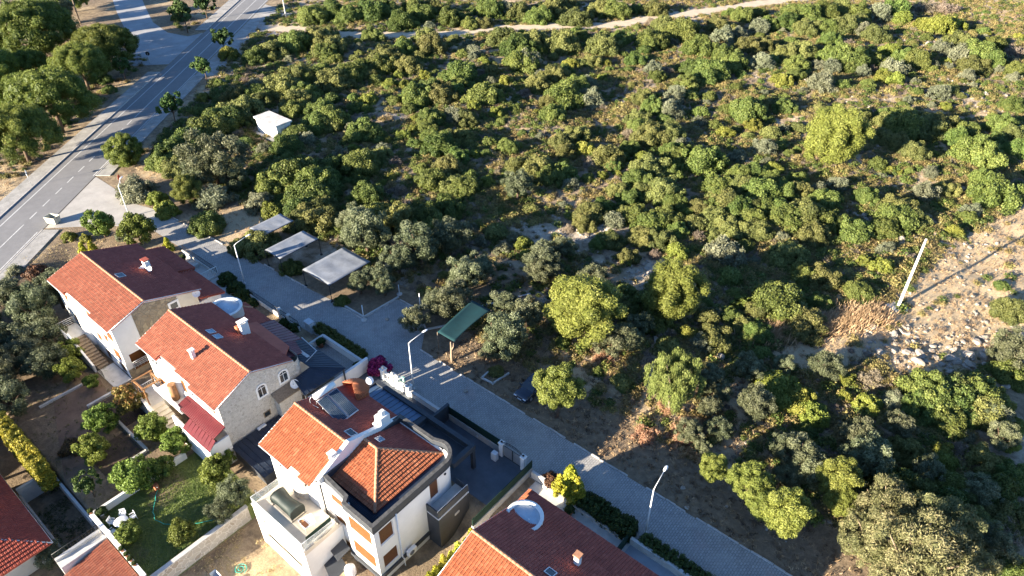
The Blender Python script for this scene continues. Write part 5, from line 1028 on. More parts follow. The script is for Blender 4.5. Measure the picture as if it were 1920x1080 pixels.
# small pool strip at the lower edge, low dark sheds
sheet('paved_strip', [(-15.0,32.2),(-2,32.2),(-2,34.15),(-15.0,34.15)], .034, plain('blue_grey_paving', (.30,.33,.36), .7, .12, .8))
r = empty('shed', (-49.2,19.6,-1), 'low dark metal shed roof between the second and third houses', 'shed'); m = MB(); m.box(-51.3,18.4,-2.6,-46.2,23.6,-.6); m.build('body', M['anthracite'], r); seam_roof(r,[(-51.4,23.8,-.1),(-51.4,18.2,-.1),(-46.0,18.2,-.5),(-46.0,23.8,-.5)],10,'navy')
railing(r,[(-46.0,17.0,-2),(-44.6,17.0,-2)],.9,'metal_w',.18)
PLANTS = {
  'D': [(-61.1,190.2,4.30),(-62.4,140.6,4.30),(-102.9,125.9,4.30),(-142.2,99.8,4.30),(-20.8,187.3,4.30),(-97.0,120.8,4.30),(-123.6,76.5,4.30),(-126.2,143.0,4.30),(-96.4,134.4,4.30),(-52.5,203.0,4.30),(-88.3,139.3,4.30),(-105.9,153.2,4.30),(-117.5,59.9,4.30),(-116.6,55.5,4.30),(-82.3,151.1,4.30),(-138.0,122.2,4.30),(-103.0,130.3,4.30),(-114.9,50.9,4.30),(-119.0,85.8,4.30),(-158.4,111.5,4.30),(-45.3,212.0,4.30),(-101.3,164.4,4.30),(-148.6,121.7,4.30),(-58.7,196.4,4.30),(-119.0,63.7,4.30),(-44.2,165.5,4.30),(-77.5,109.5,4.30),(-41.1,166.5,4.30),(-91.5,56.1,4.30),(-79.3,160.7,4.26),(-4.4,121.0,4.24),(-9.3,133.8,4.22),(-101.2,104.5,4.20),(-143.8,95.4,4.19),(-130.2,132.5,4.15),(-109.1,128.4,4.14),(-43.4,101.7,4.14),(-83.8,52.9,4.11),(-22.0,138.0,4.09),(-114.1,47.8,4.07),(-19.0,139.4,4.07),(-78.5,114.9,4.05),(-135.9,98.2,4.02),(-117.9,113.1,4.02),(-70.4,151.7,4.01),(-95.0,173.7,3.99),(-143.2,132.6,3.98),(-105.7,163.7,3.98),(-147.5,126.8,3.95),(-121.4,148.4,3.95),(-114.2,154.3,3.95),(-57.0,201.9,3.95),(-99.6,90.9,3.94),(-89.2,98.9,3.93),(-157.2,116.5,3.92),(-121.5,102.6,3.91),(-63.6,150.7,3.91),(-137.9,130.2,3.89),(-151.0,117.2,3.86),(-113.9,148.0,3.86),(-63.6,189.7,3.86),(-118.5,98.7,3.81),(-86.9,56.6,3.79),(-63.2,183.7,3.78),(-127.2,82.4,3.77),(-51.1,189.6,3.73),(-120.2,91.3,3.72),(-86.5,64.8,3.71),(-18.9,73.7,3.70),(-57.3,182.6,3.70),(-48.7,94.5,3.67),(-80.9,159.0,3.65),(-42.8,188.7,3.62),(-66.6,60.1,3.62),(-78.5,49.6,3.61),(-96.0,74.2,3.60),(-118.4,78.1,3.59),(-68.1,57.0,3.58),(-46.5,125.7,3.55),(-116.6,75.1,3.52),(-25.8,193.6,3.50),(-62.8,161.2,3.48),(-96.3,94.6,3.47),(-80.8,77.7,3.44),(-122.1,108.4,3.44),(-74.9,170.7,3.43),(-54.5,162.8,3.41),(-51.8,165.1,3.41),(-134.3,96.6,3.41),(-143.7,88.8,3.41),(-108.5,74.4,3.41),(-114.8,160.4,3.37),(-144.0,84.6,3.36),(-38.9,170.8,3.35),(-140.7,136.6,3.34),(-92.2,52.9,3.33),(-30.2,176.5,3.33),(-17.8,186.7,3.33),(-72.0,56.1,3.30),(-104.7,70.9,3.30),(-60.1,148.5,3.29),(-19.9,181.8,3.29),(-13.3,103.8,3.28),(-63.3,82.1,3.27),(-114.1,102.0,3.27),(-104.4,73.4,3.25),(-65.9,140.6,3.25),(-73.9,181.9,3.23),(-17.4,97.0,3.22),(-17.0,142.7,3.20),(-8.5,149.7,3.20),(-48.5,90.1,3.19),(-0.1,69.1,3.18),(-50.0,196.4,3.17),(-86.1,117.8,3.17),(-61.7,138.0,3.17),(-125.8,84.9,3.17),(2.4,70.0,3.15),(-66.1,180.9,3.15),(-86.0,162.3,3.13),(-43.8,89.9,3.12),(-55.5,105.4,3.12),(-79.2,40.5,3.12),(-63.0,132.7,3.11),(-101.3,61.2,3.11),(-54.7,186.3,3.10),(-86.3,112.0,3.09),(-83.8,160.2,3.08),(-31.8,97.5,3.08),(-79.6,48.8,3.07),(-100.8,95.8,3.04),(-66.1,64.0,3.03),(-82.7,50.2,3.03),(-126.1,119.2,3.02),(-34.4,91.5,3.01),(-135.3,110.6,3.01),(-112.6,45.0,3.00),(-49.6,156.2,3.00),(-125.4,71.9,3.00),(-14.2,106.9,2.99),(-88.6,146.6,2.98),(-127.6,68.6,2.98),(-108.7,46.1,2.97),(-89.6,62.0,2.97),(-49.8,176.9,2.96),(3.9,72.0,2.95),(-47.8,100.1,2.94),(-82.1,148.3,2.94),(-61.0,165.9,2.94),(-19.6,200.2,2.94),(-23.9,95.5,2.93),(-25.9,93.1,2.92),(-21.5,96.8,2.92),(-61.8,116.7,2.89),(-74.7,73.3,2.87),(-113.0,71.8,2.86),(-124.4,133.4,2.84),(-60.6,82.3,2.83),(-74.3,101.5,2.83),(-35.5,92.0,2.82),(-61.4,111.1,2.81),(-30.5,136.8,2.81),(-33.4,176.7,2.81),(-74.3,69.3,2.81),(-78.6,137.5,2.79),(-90.0,85.1,2.78),(-25.1,139.0,2.78),(-103.3,73.0,2.77),(-32.2,91.0,2.76),(-68.2,71.0,2.76),(-38.0,96.1,2.76),(-43.4,81.3,2.75),(-56.9,93.8,2.75),(-145.9,105.4,2.75),(5.2,55.2,2.74),(-41.5,163.6,2.74),(-83.8,56.5,2.73),(-21.8,85.4,2.73),(-39.7,82.6,2.73),(-121.5,95.6,2.72),(-12.9,143.6,2.71),(-54.2,109.3,2.71),(-78.4,59.4,2.71),(-29.2,100.2,2.71),(-80.6,52.4,2.70),(1.5,71.0,2.70),(-66.5,98.1,2.70),(-40.4,79.8,2.69),(-12.1,183.3,2.69),(-53.1,108.2,2.69),(-6.1,147.2,2.69),(-104.2,65.7,2.69),(-14.6,71.9,2.68),(-99.1,170.7,2.67),(-33.8,63.1,2.67),(-23.2,102.1,2.66),(-23.6,130.6,2.66),(-13.5,139.0,2.66),(-66.2,94.2,2.64),(-8.2,142.3,2.64),(-21.2,130.5,2.63),(-16.5,83.4,2.62),(-0.0,54.9,2.61),(-27.5,94.8,2.60),(-89.4,38.7,2.60),(5.0,70.2,2.59),(-63.3,59.2,2.58),(-4.5,140.4,2.58),(-49.8,102.9,2.58),(-17.6,127.7,2.56),(-49.0,77.4,2.54),(-14.1,99.9,2.51),(-34.4,60.8,2.51),(-33.6,86.7,2.49),(-66.3,81.7,2.48),(-21.5,91.8,2.48),(-65.6,119.5,2.48),(-79.0,107.1,2.46),(-46.7,96.2,2.46),(-59.6,84.6,2.45),(-30.6,86.2,2.44),(-35.2,98.2,2.44),(-9.3,161.8,2.43),(-86.7,59.5,2.42),(-29.4,107.1,2.42),(-97.2,142.8,2.42),(-42.6,132.4,2.41),(0.2,67.9,2.40),(-71.5,70.5,2.39),(-6.6,124.4,2.39),(-32.3,103.1,2.39),(-47.0,85.0,2.39),(-21.8,63.5,2.38),(-122.5,70.9,2.36),(-34.3,98.1,2.35),(8.2,60.1,2.34),(-85.5,89.7,2.33),(-2.5,123.0,2.33),(-27.4,102.2,2.33),(-18.7,82.5,2.31),(-72.3,188.1,2.30),(-59.4,108.0,2.30),(-77.8,182.4,2.29),(-41.2,87.7,2.29),(-88.1,82.1,2.27),(-29.8,90.1,2.27),(-28.5,60.6,2.26),(-24.7,98.4,2.25),(-30.8,93.3,2.25),(-35.5,89.4,2.25),(-94.2,74.8,2.25),(-29.0,93.7,2.24),(-85.8,131.2,2.23),(-122.0,136.0,2.22),(-84.6,79.6,2.22),(-82.5,81.4,2.22),(-80.4,83.2,2.22),(5.7,78.7,2.21),(-11.7,105.9,2.21),(8.6,54.0,2.20),(-39.6,76.5,2.19),(-46.6,88.1,2.19),(-56.2,100.2,2.18),(-37.3,77.6,2.18),(8.8,63.1,2.18),(-103.3,110.3,2.18),(9.7,57.8,2.18),(-72.3,85.9,2.17),(-86.9,122.4,2.16),(-64.0,91.8,2.16),(3.6,90.5,2.15),(-27.6,87.8,2.15),(-47.0,104.0,2.14),(-117.0,94.4,2.14),(5.5,72.5,2.14),(-87.0,69.8,2.13),(-104.0,103.7,2.12),(-47.6,150.6,2.12),(-76.5,77.6,2.12),(-49.1,80.3,2.12),(-40.3,87.5,2.12),(-18.9,107.2,2.11),(-69.3,131.1,2.11),(-42.0,104.3,2.10),(-37.0,88.9,2.10),(3.3,68.5,2.10),(-0.3,66.4,2.09),(-64.7,132.0,2.09),(1.6,67.7,2.08),(-18.6,67.8,2.08),(2.4,66.0,2.07),(-98.3,101.3,2.06),(-48.3,75.0,2.04),(-35.7,104.2,2.04),(-91.1,104.6,2.04),(-37.1,102.2,2.03),(7.6,55.4,2.03),(-36.6,80.9,2.00),(6.4,63.7,1.97),(-42.8,73.3,1.97),(-10.1,118.8,1.97),(-49.7,85.9,1.95),(-105.9,80.7,1.94),(-110.1,76.0,1.93),(11.0,52.2,1.93),(-96.8,49.2,1.91),(-11.7,82.9,1.91),(-99.2,112.8,1.90),(4.8,58.4,1.90),(2.8,56.2,1.89),(-14.9,78.0,1.88),(-80.9,38.9,1.88),(6.3,57.7,1.87),(-19.9,70.8,1.84),(7.1,54.4,1.80),(-96.0,70.9,1.78),(9.5,52.5,1.73),(0.3,59.7,1.72),(-38.7,71.6,1.70),(-1.5,55.7,1.69),(-54.8,92.5,1.67),(-71.6,40.3,1.65),(-45.7,81.4,1.63),(-74.4,50.6,1.63),(-83.1,62.1,1.61),(-22.3,68.5,1.56),(-32.2,83.5,1.55),(-20.6,67.6,1.54),(-43.9,71.7,1.53),(-5.6,111.9,1.48),(-73.6,81.7,1.07),(-34.9,51.4,0.99),(-61.1,40.2,0.99),(1.8,96.6,0.97),(-37.9,42.9,0.88),(-29.3,50.1,0.71),(-28.8,51.0,0.60)],
  'G': [(-48.1,206.0,3.06),(-96.2,121.2,2.81),(-23.3,185.4,2.64),(-41.2,149.0,2.62),(-71.0,164.1,2.59),(-124.0,146.7,2.58),(-106.4,37.3,2.56),(-32.6,168.2,2.54),(-95.2,43.8,2.52),(-28.6,80.5,2.48),(-66.9,176.0,2.43),(-46.9,190.5,2.41),(-55.9,152.5,2.36),(-73.8,113.0,2.33),(-27.9,187.8,2.25),(-58.5,117.0,2.24),(-21.6,159.3,2.16),(-43.5,160.1,2.13),(-58.8,118.3,2.07),(-38.1,113.5,2.03),(-78.2,118.1,2.02),(-61.2,124.2,1.95),(-60.6,122.2,1.92),(-69.3,169.2,1.91),(-71.9,133.9,1.90),(-88.6,47.0,1.87),(-87.7,88.8,1.83),(-25.7,104.4,1.83),(-12.4,114.6,1.82),(-89.5,47.7,1.79),(-109.1,118.0,1.79),(-46.1,158.9,1.71),(-23.9,108.6,1.70),(-37.4,163.1,1.69),(-92.4,66.1,1.67),(-19.6,174.8,1.67),(-101.0,65.2,1.66),(6.0,70.4,1.64),(-45.4,78.0,1.61),(-88.4,71.9,1.36),(-22.4,61.5,1.35),(-12.2,95.1,1.35),(-27.1,177.2,1.30),(-13.6,122.9,1.28),(-2.6,65.6,1.24),(-53.6,62.3,1.23),(-107.2,81.2,1.15),(-56.6,118.3,1.12),(-39.2,124.8,1.08),(-2.7,66.2,1.05),(-53.7,65.5,1.01),(-56.8,61.7,1.00),(-23.5,67.9,0.82),(4.5,65.9,0.80),(-53.9,77.2,0.74),(-53.8,81.9,0.57)],
  'L': [(-33.0,203.9,3.39),(-30.7,208.0,2.93),(-42.2,207.0,2.52),(-36.0,203.9,2.45),(-36.9,178.8,2.24),(-151.1,81.8,2.13),(-32.9,161.6,2.06),(-48.7,147.0,2.05),(-31.0,161.7,2.05),(-62.1,94.9,1.87),(-97.7,37.4,1.76),(-85.8,47.2,1.76),(-107.5,85.0,1.75),(-88.6,126.9,1.73),(-43.8,122.2,1.63),(-11.4,90.7,1.57),(-88.6,95.3,1.52),(-108.4,101.6,1.46),(-102.5,38.4,1.45),(-93.4,110.4,1.44),(-4.4,63.6,1.44),(-46.7,116.9,1.43),(-110.5,93.4,1.43),(-89.3,77.3,1.40),(7.7,68.2,1.39),(-104.6,116.2,1.31),(-112.9,98.4,1.26),(-24.5,62.2,1.18),(-75.3,80.6,1.18),(3.1,62.2,1.17),(3.8,61.2,1.16),(-103.7,81.7,1.13),(-6.1,106.4,1.13),(-83.2,132.8,1.09),(-7.4,66.4,1.07),(-89.8,80.7,1.07),(-13.6,90.6,1.06),(-71.9,88.1,1.03),(-15.1,130.4,1.01),(-50.0,62.8,0.97),(-54.5,88.6,0.96),(-96.6,52.9,0.96),(-38.5,70.5,0.82),(8.2,71.4,0.82),(-19.3,120.7,0.81),(-78.8,92.0,0.72),(-17.6,120.5,0.65)],
  'B': [(-40.8,221.6,3.15),(-36.1,224.3,3.14),(-15.3,199.1,2.71),(9.8,56.3,1.92),(-86.3,108.2,1.59),(-27.0,60.2,1.58),(-33.7,81.7,1.38),(9.8,59.8,1.27),(4.3,63.4,1.25),(-36.4,74.5,1.17),(-9.4,95.3,1.07),(-49.3,72.5,1.06),(-6.7,61.4,1.04),(-15.5,92.4,0.81),(4.6,62.4,0.78)],
  'Y': [(-12.6,60.3,2.31),(-10.4,60.1,2.07),(-12.9,59.5,1.96),(-8.6,59.0,1.63),(-6.9,63.8,0.84)],
  'P': [(-27.7,115.1,5.60),(-34.0,54.1,4.40),(-28.0,63.4,4.28),(-98.0,41.4,2.41)],
  'R': [(-28.8,42.0,2.76),(-5.5,43.3,2.21),(-3.3,49.6,2.13),(-9.3,44.6,1.96),(-7.5,43.4,1.74),(-2.4,47.9,1.58),(-12.8,44.6,1.57)],
  'R2': [(-118.4,41.7,3.14)],
  'O': [(-100.0,47.6,4.07),(-205.0,69.3,3.56),(-66.9,49.5,3.11),(-59.4,52.4,2.82),(-58.3,57.0,2.65),(-39.0,46.0,2.59),(-100.3,45.3,2.58),(-51.0,52.2,2.47),(-60.6,74.3,2.41),(-48.8,47.1,2.35),(-45.4,60.8,2.31),(-71.9,52.0,2.26),(-2.0,54.8,2.24),(-96.7,48.3,2.22),(5.4,80.6,2.18),(-60.0,49.1,2.08),(-29.8,53.6,2.08),(-51.3,55.3,2.07),(-43.2,50.7,1.92),(-40.2,51.1,1.89),(-7.0,51.1,1.88),(-38.9,63.3,1.87),(-44.7,59.2,1.82),(-59.6,45.3,1.81),(-3.7,57.5,1.75),(-50.3,46.1,1.72),(-9.8,65.5,1.72),(-50.1,42.4,1.68),(-5.7,50.0,1.66),(-45.7,65.8,1.65),(-13.2,54.9,1.63),(-13.5,55.6,1.63),(-18.8,56.0,1.62),(9.2,52.9,1.62),(-39.7,44.7,1.60),(-43.9,60.7,1.58),(-28.5,55.2,1.57),(-60.7,43.0,1.57),(-29.0,58.1,1.56),(-58.0,44.7,1.56),(7.1,58.6,1.55),(-8.7,52.3,1.55),(-47.5,63.8,1.48),(-69.5,49.2,1.47),(-16.3,60.4,1.47),(7.2,67.0,1.46),(-1.0,61.5,1.39),(-16.8,47.7,1.38),(-16.3,61.1,1.30),(2.6,57.9,1.30),(-7.0,48.7,1.30),(-14.8,50.2,1.29),(-17.0,52.3,1.21),(5.7,70.0,1.21),(-13.8,63.9,1.09),(-18.7,55.3,1.08),(-17.0,55.2,1.06),(-13.7,56.2,1.05),(-15.1,47.2,0.78),(-14.0,64.8,0.75),(-16.8,54.8,0.71)],
  'W': [(-20.4,50.3,3.94)],
  'E': [(4.4,44.8,4.08),(5.0,49.6,3.24),(1.2,49.1,2.89),(7.1,47.6,2.71),(1.1,46.1,2.60)],
  'S': [(-180.8,53.7,8.74),(-139.2,40.1,7.11),(-164.0,61.3,6.31),(-131.5,31.4,6.17),(-155.9,52.6,5.92),(-168.9,47.3,4.44)],
  'T': [(-174.6,85.4,3.44),(-180.9,94.7,3.03),(-126.9,55.2,2.60),(-141.9,70.7,2.45),(-154.6,83.1,2.42),(-155.8,60.2,2.22)],
}

# ------------------------------------------------------------ vegetation
ICO_V = []; _g = (1+5**.5)/2
for a, b in ((-1,_g),(1,_g),(-1,-_g),(1,-_g)): ICO_V += [(a,b,0),(0,a,b),(b,0,a)]
ICO_V = np.array(ICO_V, float); ICO_V /= np.linalg.norm(ICO_V[0])
_d = np.linalg.norm(ICO_V[:,None]-ICO_V[None], axis=2); _e = _d[_d > .01].min()*1.05
ICO_F = np.array([(i,j,k) for i in range(12) for j in range(i+1,12) for k in range(j+1,12) if _d[i,j] < _e and _d[j,k] < _e and _d[i,k] < _e])
def unit(g, n):
    v = g.normal(size=(n,3)); return v/np.linalg.norm(v, axis=1)[:,None]
def leaves(g, P, N, size, aspect=.5, droop=0.):
    """diamond leaves at P facing N"""
    n = len(P); t = np.cross(N, g.normal(size=(n,3))); t /= np.linalg.norm(t, axis=1)[:,None]+1e-9
    if droop: t = t*(1-droop)+np.array([0,0,-1.])*droop; t /= np.linalg.norm(t, axis=1)[:,None]+1e-9
    b = np.cross(N, t); b /= np.linalg.norm(b, axis=1)[:,None]+1e-9
    s = (size*g.uniform(.6,1.35,n))[:,None]; V = np.stack([P-t*s, P+b*s*aspect, P+t*s, P-b*s*aspect], 1).reshape(-1,3)
    k = np.arange(n)[:,None]*4; F = np.concatenate([k+np.array([0,1,2]), k+np.array([0,2,3])], 1).reshape(-1,3)
    return V, F
def crown_mesh(name, seed, mat, lobes, ls, per, aspect=.55, core=.74, rough=.6, droop=0., outward=-.35, zc=None, fuzz=.3):
    """lobes: (x,y,z,r). Leaf faces in a shell round every lobe, a leafy core inside"""
    g = np.random.default_rng(seed); VS, FS, TS = [], [], []; off = 0
    L = np.array(lobes); cen = np.array([0,0, L[:,2].mean()*.85 if zc is None else zc])
    for x, y, z, r in L:
        c = np.array([x,y,z]); od = c-cen; od = od/(np.linalg.norm(od)+1e-6); n = int(per*(r/L[:,3].mean())**2)
        d = unit(g, int(n*1.5)); d = d[(d@od) > outward][:n]; n = len(d)
        P = c+d*(r*(1-fuzz*g.random(n)**1.5)[:,None])*np.array([1,1,.92]); N = d+g.normal(size=(n,3))*rough; N /= np.linalg.norm(N, axis=1)[:,None]
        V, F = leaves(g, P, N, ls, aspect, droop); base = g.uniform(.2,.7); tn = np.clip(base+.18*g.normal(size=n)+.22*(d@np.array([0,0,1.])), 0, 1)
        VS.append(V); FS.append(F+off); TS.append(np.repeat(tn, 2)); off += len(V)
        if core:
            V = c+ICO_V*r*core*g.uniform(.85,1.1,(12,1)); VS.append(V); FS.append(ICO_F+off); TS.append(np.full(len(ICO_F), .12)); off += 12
    me_ = np_mesh(name, np.concatenate(VS), np.concatenate(FS), M[mat], np.concatenate(TS)); return me_
def dome_lobes(g, R_, H, n, lr, zlo=-.05, jit=.14, inner=.25, zc=0.):
    out = []
    i = 0
    while len(out) < n:
        a = i*2.399963+g.uniform(-.35,.35); z = zlo+(1-zlo)*((i+.5)/n); z = min(.98, z+g.uniform(-.06,.06)); i += 1
        rr = math.sqrt(max(0,1-max(z,0)**2)); k = g.uniform(1-jit*2.,1+jit*.5); r = lr*g.uniform(.55,1.45)
        out.append((math.cos(a)*rr*(R_-r*.6)*k, math.sin(a)*rr*(R_-r*.6)*k, zc+z*(H-r*.5)*k, r))
        if i > n*3: break
    for _ in range(int(n*inner)):
        a = g.uniform(0,6.28); q = g.uniform(0,.55); out.append((math.cos(a)*q*R_, math.sin(a)*q*R_, zc+g.uniform(.2,.75)*H*(1-q*.5), lr*g.uniform(.8,1.3)))
    return out
def ball_lobes(g, R_, H, n, lr, zc, squash=1., jit=.12):
    out = []
    for i in range(n):
        a = i*2.399963+g.uniform(-.3,.3); z = 1-2*(i+.5)/n; rr = math.sqrt(1-z*z); k = g.uniform(1-jit*2,1+jit*.6); r = lr*g.uniform(.75,1.25)
        out.append((math.cos(a)*rr*(R_-r*.6)*k, math.sin(a)*rr*(R_-r*.6)*k, zc+z*(H-r*.5)*k, r))
    for _ in range(int(n*.3)):
        d = unit(g,1)[0]*g.uniform(.1,.55); out.append((d[0]*R_, d[1]*R_, zc+d[2]*H, lr*1.15))
    return out
def cone_lobes(g, R_, H, n, lr, z0=.1):
    out = []
    for i in range(n):
        t = ((i+.5)/n)**.8; a = i*2.399963+g.uniform(-.4,.4); z = z0+(H-z0)*t; rr = R_*(1-t)**.75*g.uniform(.75,1.05); r = lr*(1.15-.6*t)*g.uniform(.8,1.2)
        out.append((math.cos(a)*max(0,rr-r*.5), math.sin(a)*max(0,rr-r*.5), z, r))
        if i % 3 == 0: out.append((math.cos(a)*rr*.35, math.sin(a)*rr*.35, z*.95, r*1.2))
    return out
def trunk_mesh(name, mat, h, r, ends, seed, n=7):
    g = random.Random(seed); m = MB(); bend = [(g.uniform(-.08,.08)*h, g.uniform(-.08,.08)*h) for _ in range(2)]
    top = (bend[1][0], bend[1][1], h); m.tube([(0,0,-.25),(bend[0][0]*.6,bend[0][1]*.6,h*.4),top], [r*1.25,r,r*.75], n)
    for e in ends:
        e = Vector(e); t = Vector(top)*g.uniform(.75,1.0); mid = t.lerp(e,.5)+Vector((g.uniform(-.1,.1),g.uniform(-.1,.1),g.uniform(-.05,.12)))*h*.5
        m.tube([t, mid, e], [r*.6,r*.4,r*.15], 5, False)
    return m.mesh(name, M[mat])
def proto(kind, seed):
    """(crown mesh, trunk mesh or None, nominal radius)"""
    g = np.random.default_rng(seed+100); rr = random.Random(seed)
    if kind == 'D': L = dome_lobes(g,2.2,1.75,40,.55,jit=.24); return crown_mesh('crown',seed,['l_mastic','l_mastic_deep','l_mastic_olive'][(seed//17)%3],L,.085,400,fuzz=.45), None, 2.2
    if kind == 'Ds': L = dome_lobes(g,1.1,.95,15,.42); return crown_mesh('crown',seed,['l_mastic','l_mastic_deep','l_mastic_olive'][(seed//17)%3],L,.08,280), None, 1.1
    if kind == 'Y': L = dome_lobes(g,2.0,2.0,26,.6); return crown_mesh('crown',seed,'l_light',L,.10,300), None, 2.0
    if kind == 'G': L = dome_lobes(g,1.7,1.55,26,.45,jit=.2); return crown_mesh('crown',seed,'l_grey',L,.10,170,.35,.6,.9,fuzz=.55), None, 1.7
    if kind == 'L': L = dome_lobes(g,1.3,1.25,18,.42,jit=.18); return crown_mesh('crown',seed,'l_light',L,.09,230), None, 1.3
    if kind == 'B': L = dome_lobes(g,1.5,1.2,22,.42,jit=.25); return crown_mesh('crown',seed,'l_dry',L,.12,130,.16,.45,1.2,fuzz=.8), trunk_mesh('stems','greywood',.4,.05,[(x,y,z) for x,y,z,r in L[:12]],seed,5), 1.5
    if kind == 'O':
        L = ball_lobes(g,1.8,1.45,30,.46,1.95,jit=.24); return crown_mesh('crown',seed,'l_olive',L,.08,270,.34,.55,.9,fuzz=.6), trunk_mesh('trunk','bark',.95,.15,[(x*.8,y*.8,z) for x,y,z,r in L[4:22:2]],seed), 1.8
    if kind == 'P':
        L = [(x*(1.12-.06*z),y*(1.12-.06*z),z,r) for x,y,z,r in ball_lobes(g,2.5,2.2,62,.6,2.6,jit=.2)]; return crown_mesh('crown',seed,'l_pine',L,.08,440,.3,.66,.8,fuzz=.45), trunk_mesh('trunk','bark',3.2,.16,[],seed), 2.6
    if kind == 'R':
        L = ball_lobes(g,2.0,1.6,38,.5,3.3,jit=.16); return crown_mesh('crown',seed,'l_pine',L,.082,360,.32,.68,.8,fuzz=.4), trunk_mesh('trunk','bark',2.2,.13,[(x*.7,y*.7,z) for x,y,z,r in L[6:24:3]],seed), 2.0
    if kind == 'R2':
        L = ball_lobes(g,3.0,2.3,60,.62,2.35,jit=.08); return crown_mesh('crown',seed,'l_spine',L,.13,240,.3,.72,.7), trunk_mesh('trunk','bark',1.4,.2,[],seed), 3.1
    if kind == 'S':
        L = dome_lobes(g,5.5,3.6,110,.95,-.45,.1,.3,4.4); return crown_mesh('crown',seed,'l_spine',L,.135,330,.3,.72,.75), trunk_mesh('trunk','bark',4.0,.3,[(x*.7,y*.7,z-.4) for x,y,z,r in L[:40:4]],seed), 5.5
    if kind == 'T':
        L = ball_lobes(g,2.2,1.7,16,.55,3.3,jit=.3); return crown_mesh('crown',seed,'l_street',L,.20,85,.7,.35,.9,fuzz=.7), trunk_mesh('trunk','bark',2.0,.09,[(x*.8,y*.8,z) for x,y,z,r in L[:14]],seed), 2.5
    if kind == 'E':
        L = ball_lobes(g,2.5,2.2,52,.55,2.9,jit=.2); return crown_mesh('crown',seed,'l_euc',L,.095,330,.25,.5,.9,.45,fuzz=.7), trunk_mesh('trunk','palebark',1.8,.2,[(x*.85,y*.85,z) for x,y,z,r in L[2:34:3]],seed), 2.5
    if kind == 'W':
        L = [(x,y,z-k*.55,r*(1-.12*k)) for x,y,z,r in ball_lobes(g,2.7,1.6,30,.5,3.9,jit=.2) for k in range(4) if z-k*.55 > .5]; return crown_mesh('crown',seed,'l_pepper',L,.11,150,.2,.5,.7,.7,fuzz=.6), trunk_mesh('trunk','palebark',2.4,.22,[(x*.8,y*.8,z) for x,y,z,r in L[2:60:6]],seed), 3.2
    if kind == 'F':
        L = ball_lobes(g,1.5,1.35,24,.45,1.75,jit=.22); return crown_mesh('crown',seed,'l_garden',L,.095,220,.55,.55,.8,fuzz=.5), trunk_mesh('trunk','bark',1.0,.09,[(x*.8,y*.8,z) for x,y,z,r in L[2:20:2]],seed), 1.5
    if kind == 'FR':
        L = ball_lobes(g,1.5,1.35,24,.45,1.75,jit=.22); return crown_mesh('crown',seed,'l_red',L,.12,140,.55,.55,.8,fuzz=.5), trunk_mesh('trunk','bark',1.0,.09,[(x*.8,y*.8,z) for x,y,z,r in L[2:20:2]],seed), 1.5
    if kind == 'GC':
        L = cone_lobes(g,.8,2.2,22,.3,.15); return crown_mesh('crown',seed,'l_gold',L,.11,110,.35,.6,.7,-.0,fuzz=.5), trunk_mesh('trunk','bark',1.2,.06,[],seed), .9
    if kind == 'K':
        L = dome_lobes(g,1.2,1.25,22,.36,jit=.03); return crown_mesh('crown',seed,'l_hedge',L,.09,170), None, 1.2
    if kind == 'BV':
        L = dome_lobes(g,1.1,1.3,18,.36,jit=.3); return crown_mesh('crown',seed,'l_boug',L,.10,130,.6), trunk_mesh('stems','bark',.5,.05,[(x,y,z) for x,y,z,r in L[:8]],seed,5), 1.1
    if kind == 'DR':
        L = dome_lobes(g,1.5,1.0,24,.4,jit=.3); return crown_mesh('crown',seed,'l_rust',L,.14,120,.16,.4,1.2,fuzz=.9), trunk_mesh('stems','palebark',.3,.03,[(x*1.1,y*1.1,z*1.15) for x,y,z,r in L],seed,4), 1.5
    if kind == 'RB':
        L = dome_lobes(g,1.3,1.1,18,.42,jit=.2); return crown_mesh('crown',seed,'l_maroon',L,.11,120), None, 1.3
M['l_litter'] = leaf('brown_litter', (.07,.045,.028), (.14,.095,.058), (.24,.17,.10)); M['l_rust'] = leaf('rusty_dry_twig', (.20,.11,.05), (.36,.21,.10), (.50,.33,.18)); M['l_maroon'] = leaf('dark_red_shrub_leaf', (.05,.028,.015), (.10,.055,.026), (.16,.08,.035))
NAME = {'D':('dark_shrub','shrub'),'Ds':('dark_shrub','shrub'),'DL':('tall_shrub','shrub'),'Y':('yellow_green_shrub','shrub'),'G':('grey_shrub','shrub'),'L':('light_green_shrub','shrub'),'B':('dry_bush','bush'),'O':('olive_tree','tree'),'P':('young_pine','tree'),'R':('round_pine','tree'),'R2':('round_pine','tree'),'S':('stone_pine','tree'),'T':('street_tree','tree'),'E':('eucalyptus','tree'),'W':('pepper_tree','tree'),'F':('fruit_tree','tree'),'FR':('russet_tree','tree'),'GC':('golden_conifer','conifer'),'K':('clipped_shrub','shrub'),'BV':('magenta_climber','climber'),'DR':('dry_bush','bush'),'RB':('red_leaved_shrub','shrub')}
PROTO = {}
NVAR = {'D':6,'Ds':4,'G':4,'L':3,'B':2,'O':5,'Y':1,'P':2,'R':3,'S':3,'T':3,'E':3,'F':4,'GC':3,'DR':2,'K':2}
def variants(k):
    if k not in PROTO: PROTO[k] = [proto(k, 17*i+hash_(k)) for i in range(NVAR.get(k,1))]
    return PROTO[k]
def hash_(k): return sum(ord(c)*(i+3) for i, c in enumerate(k))*31 % 997
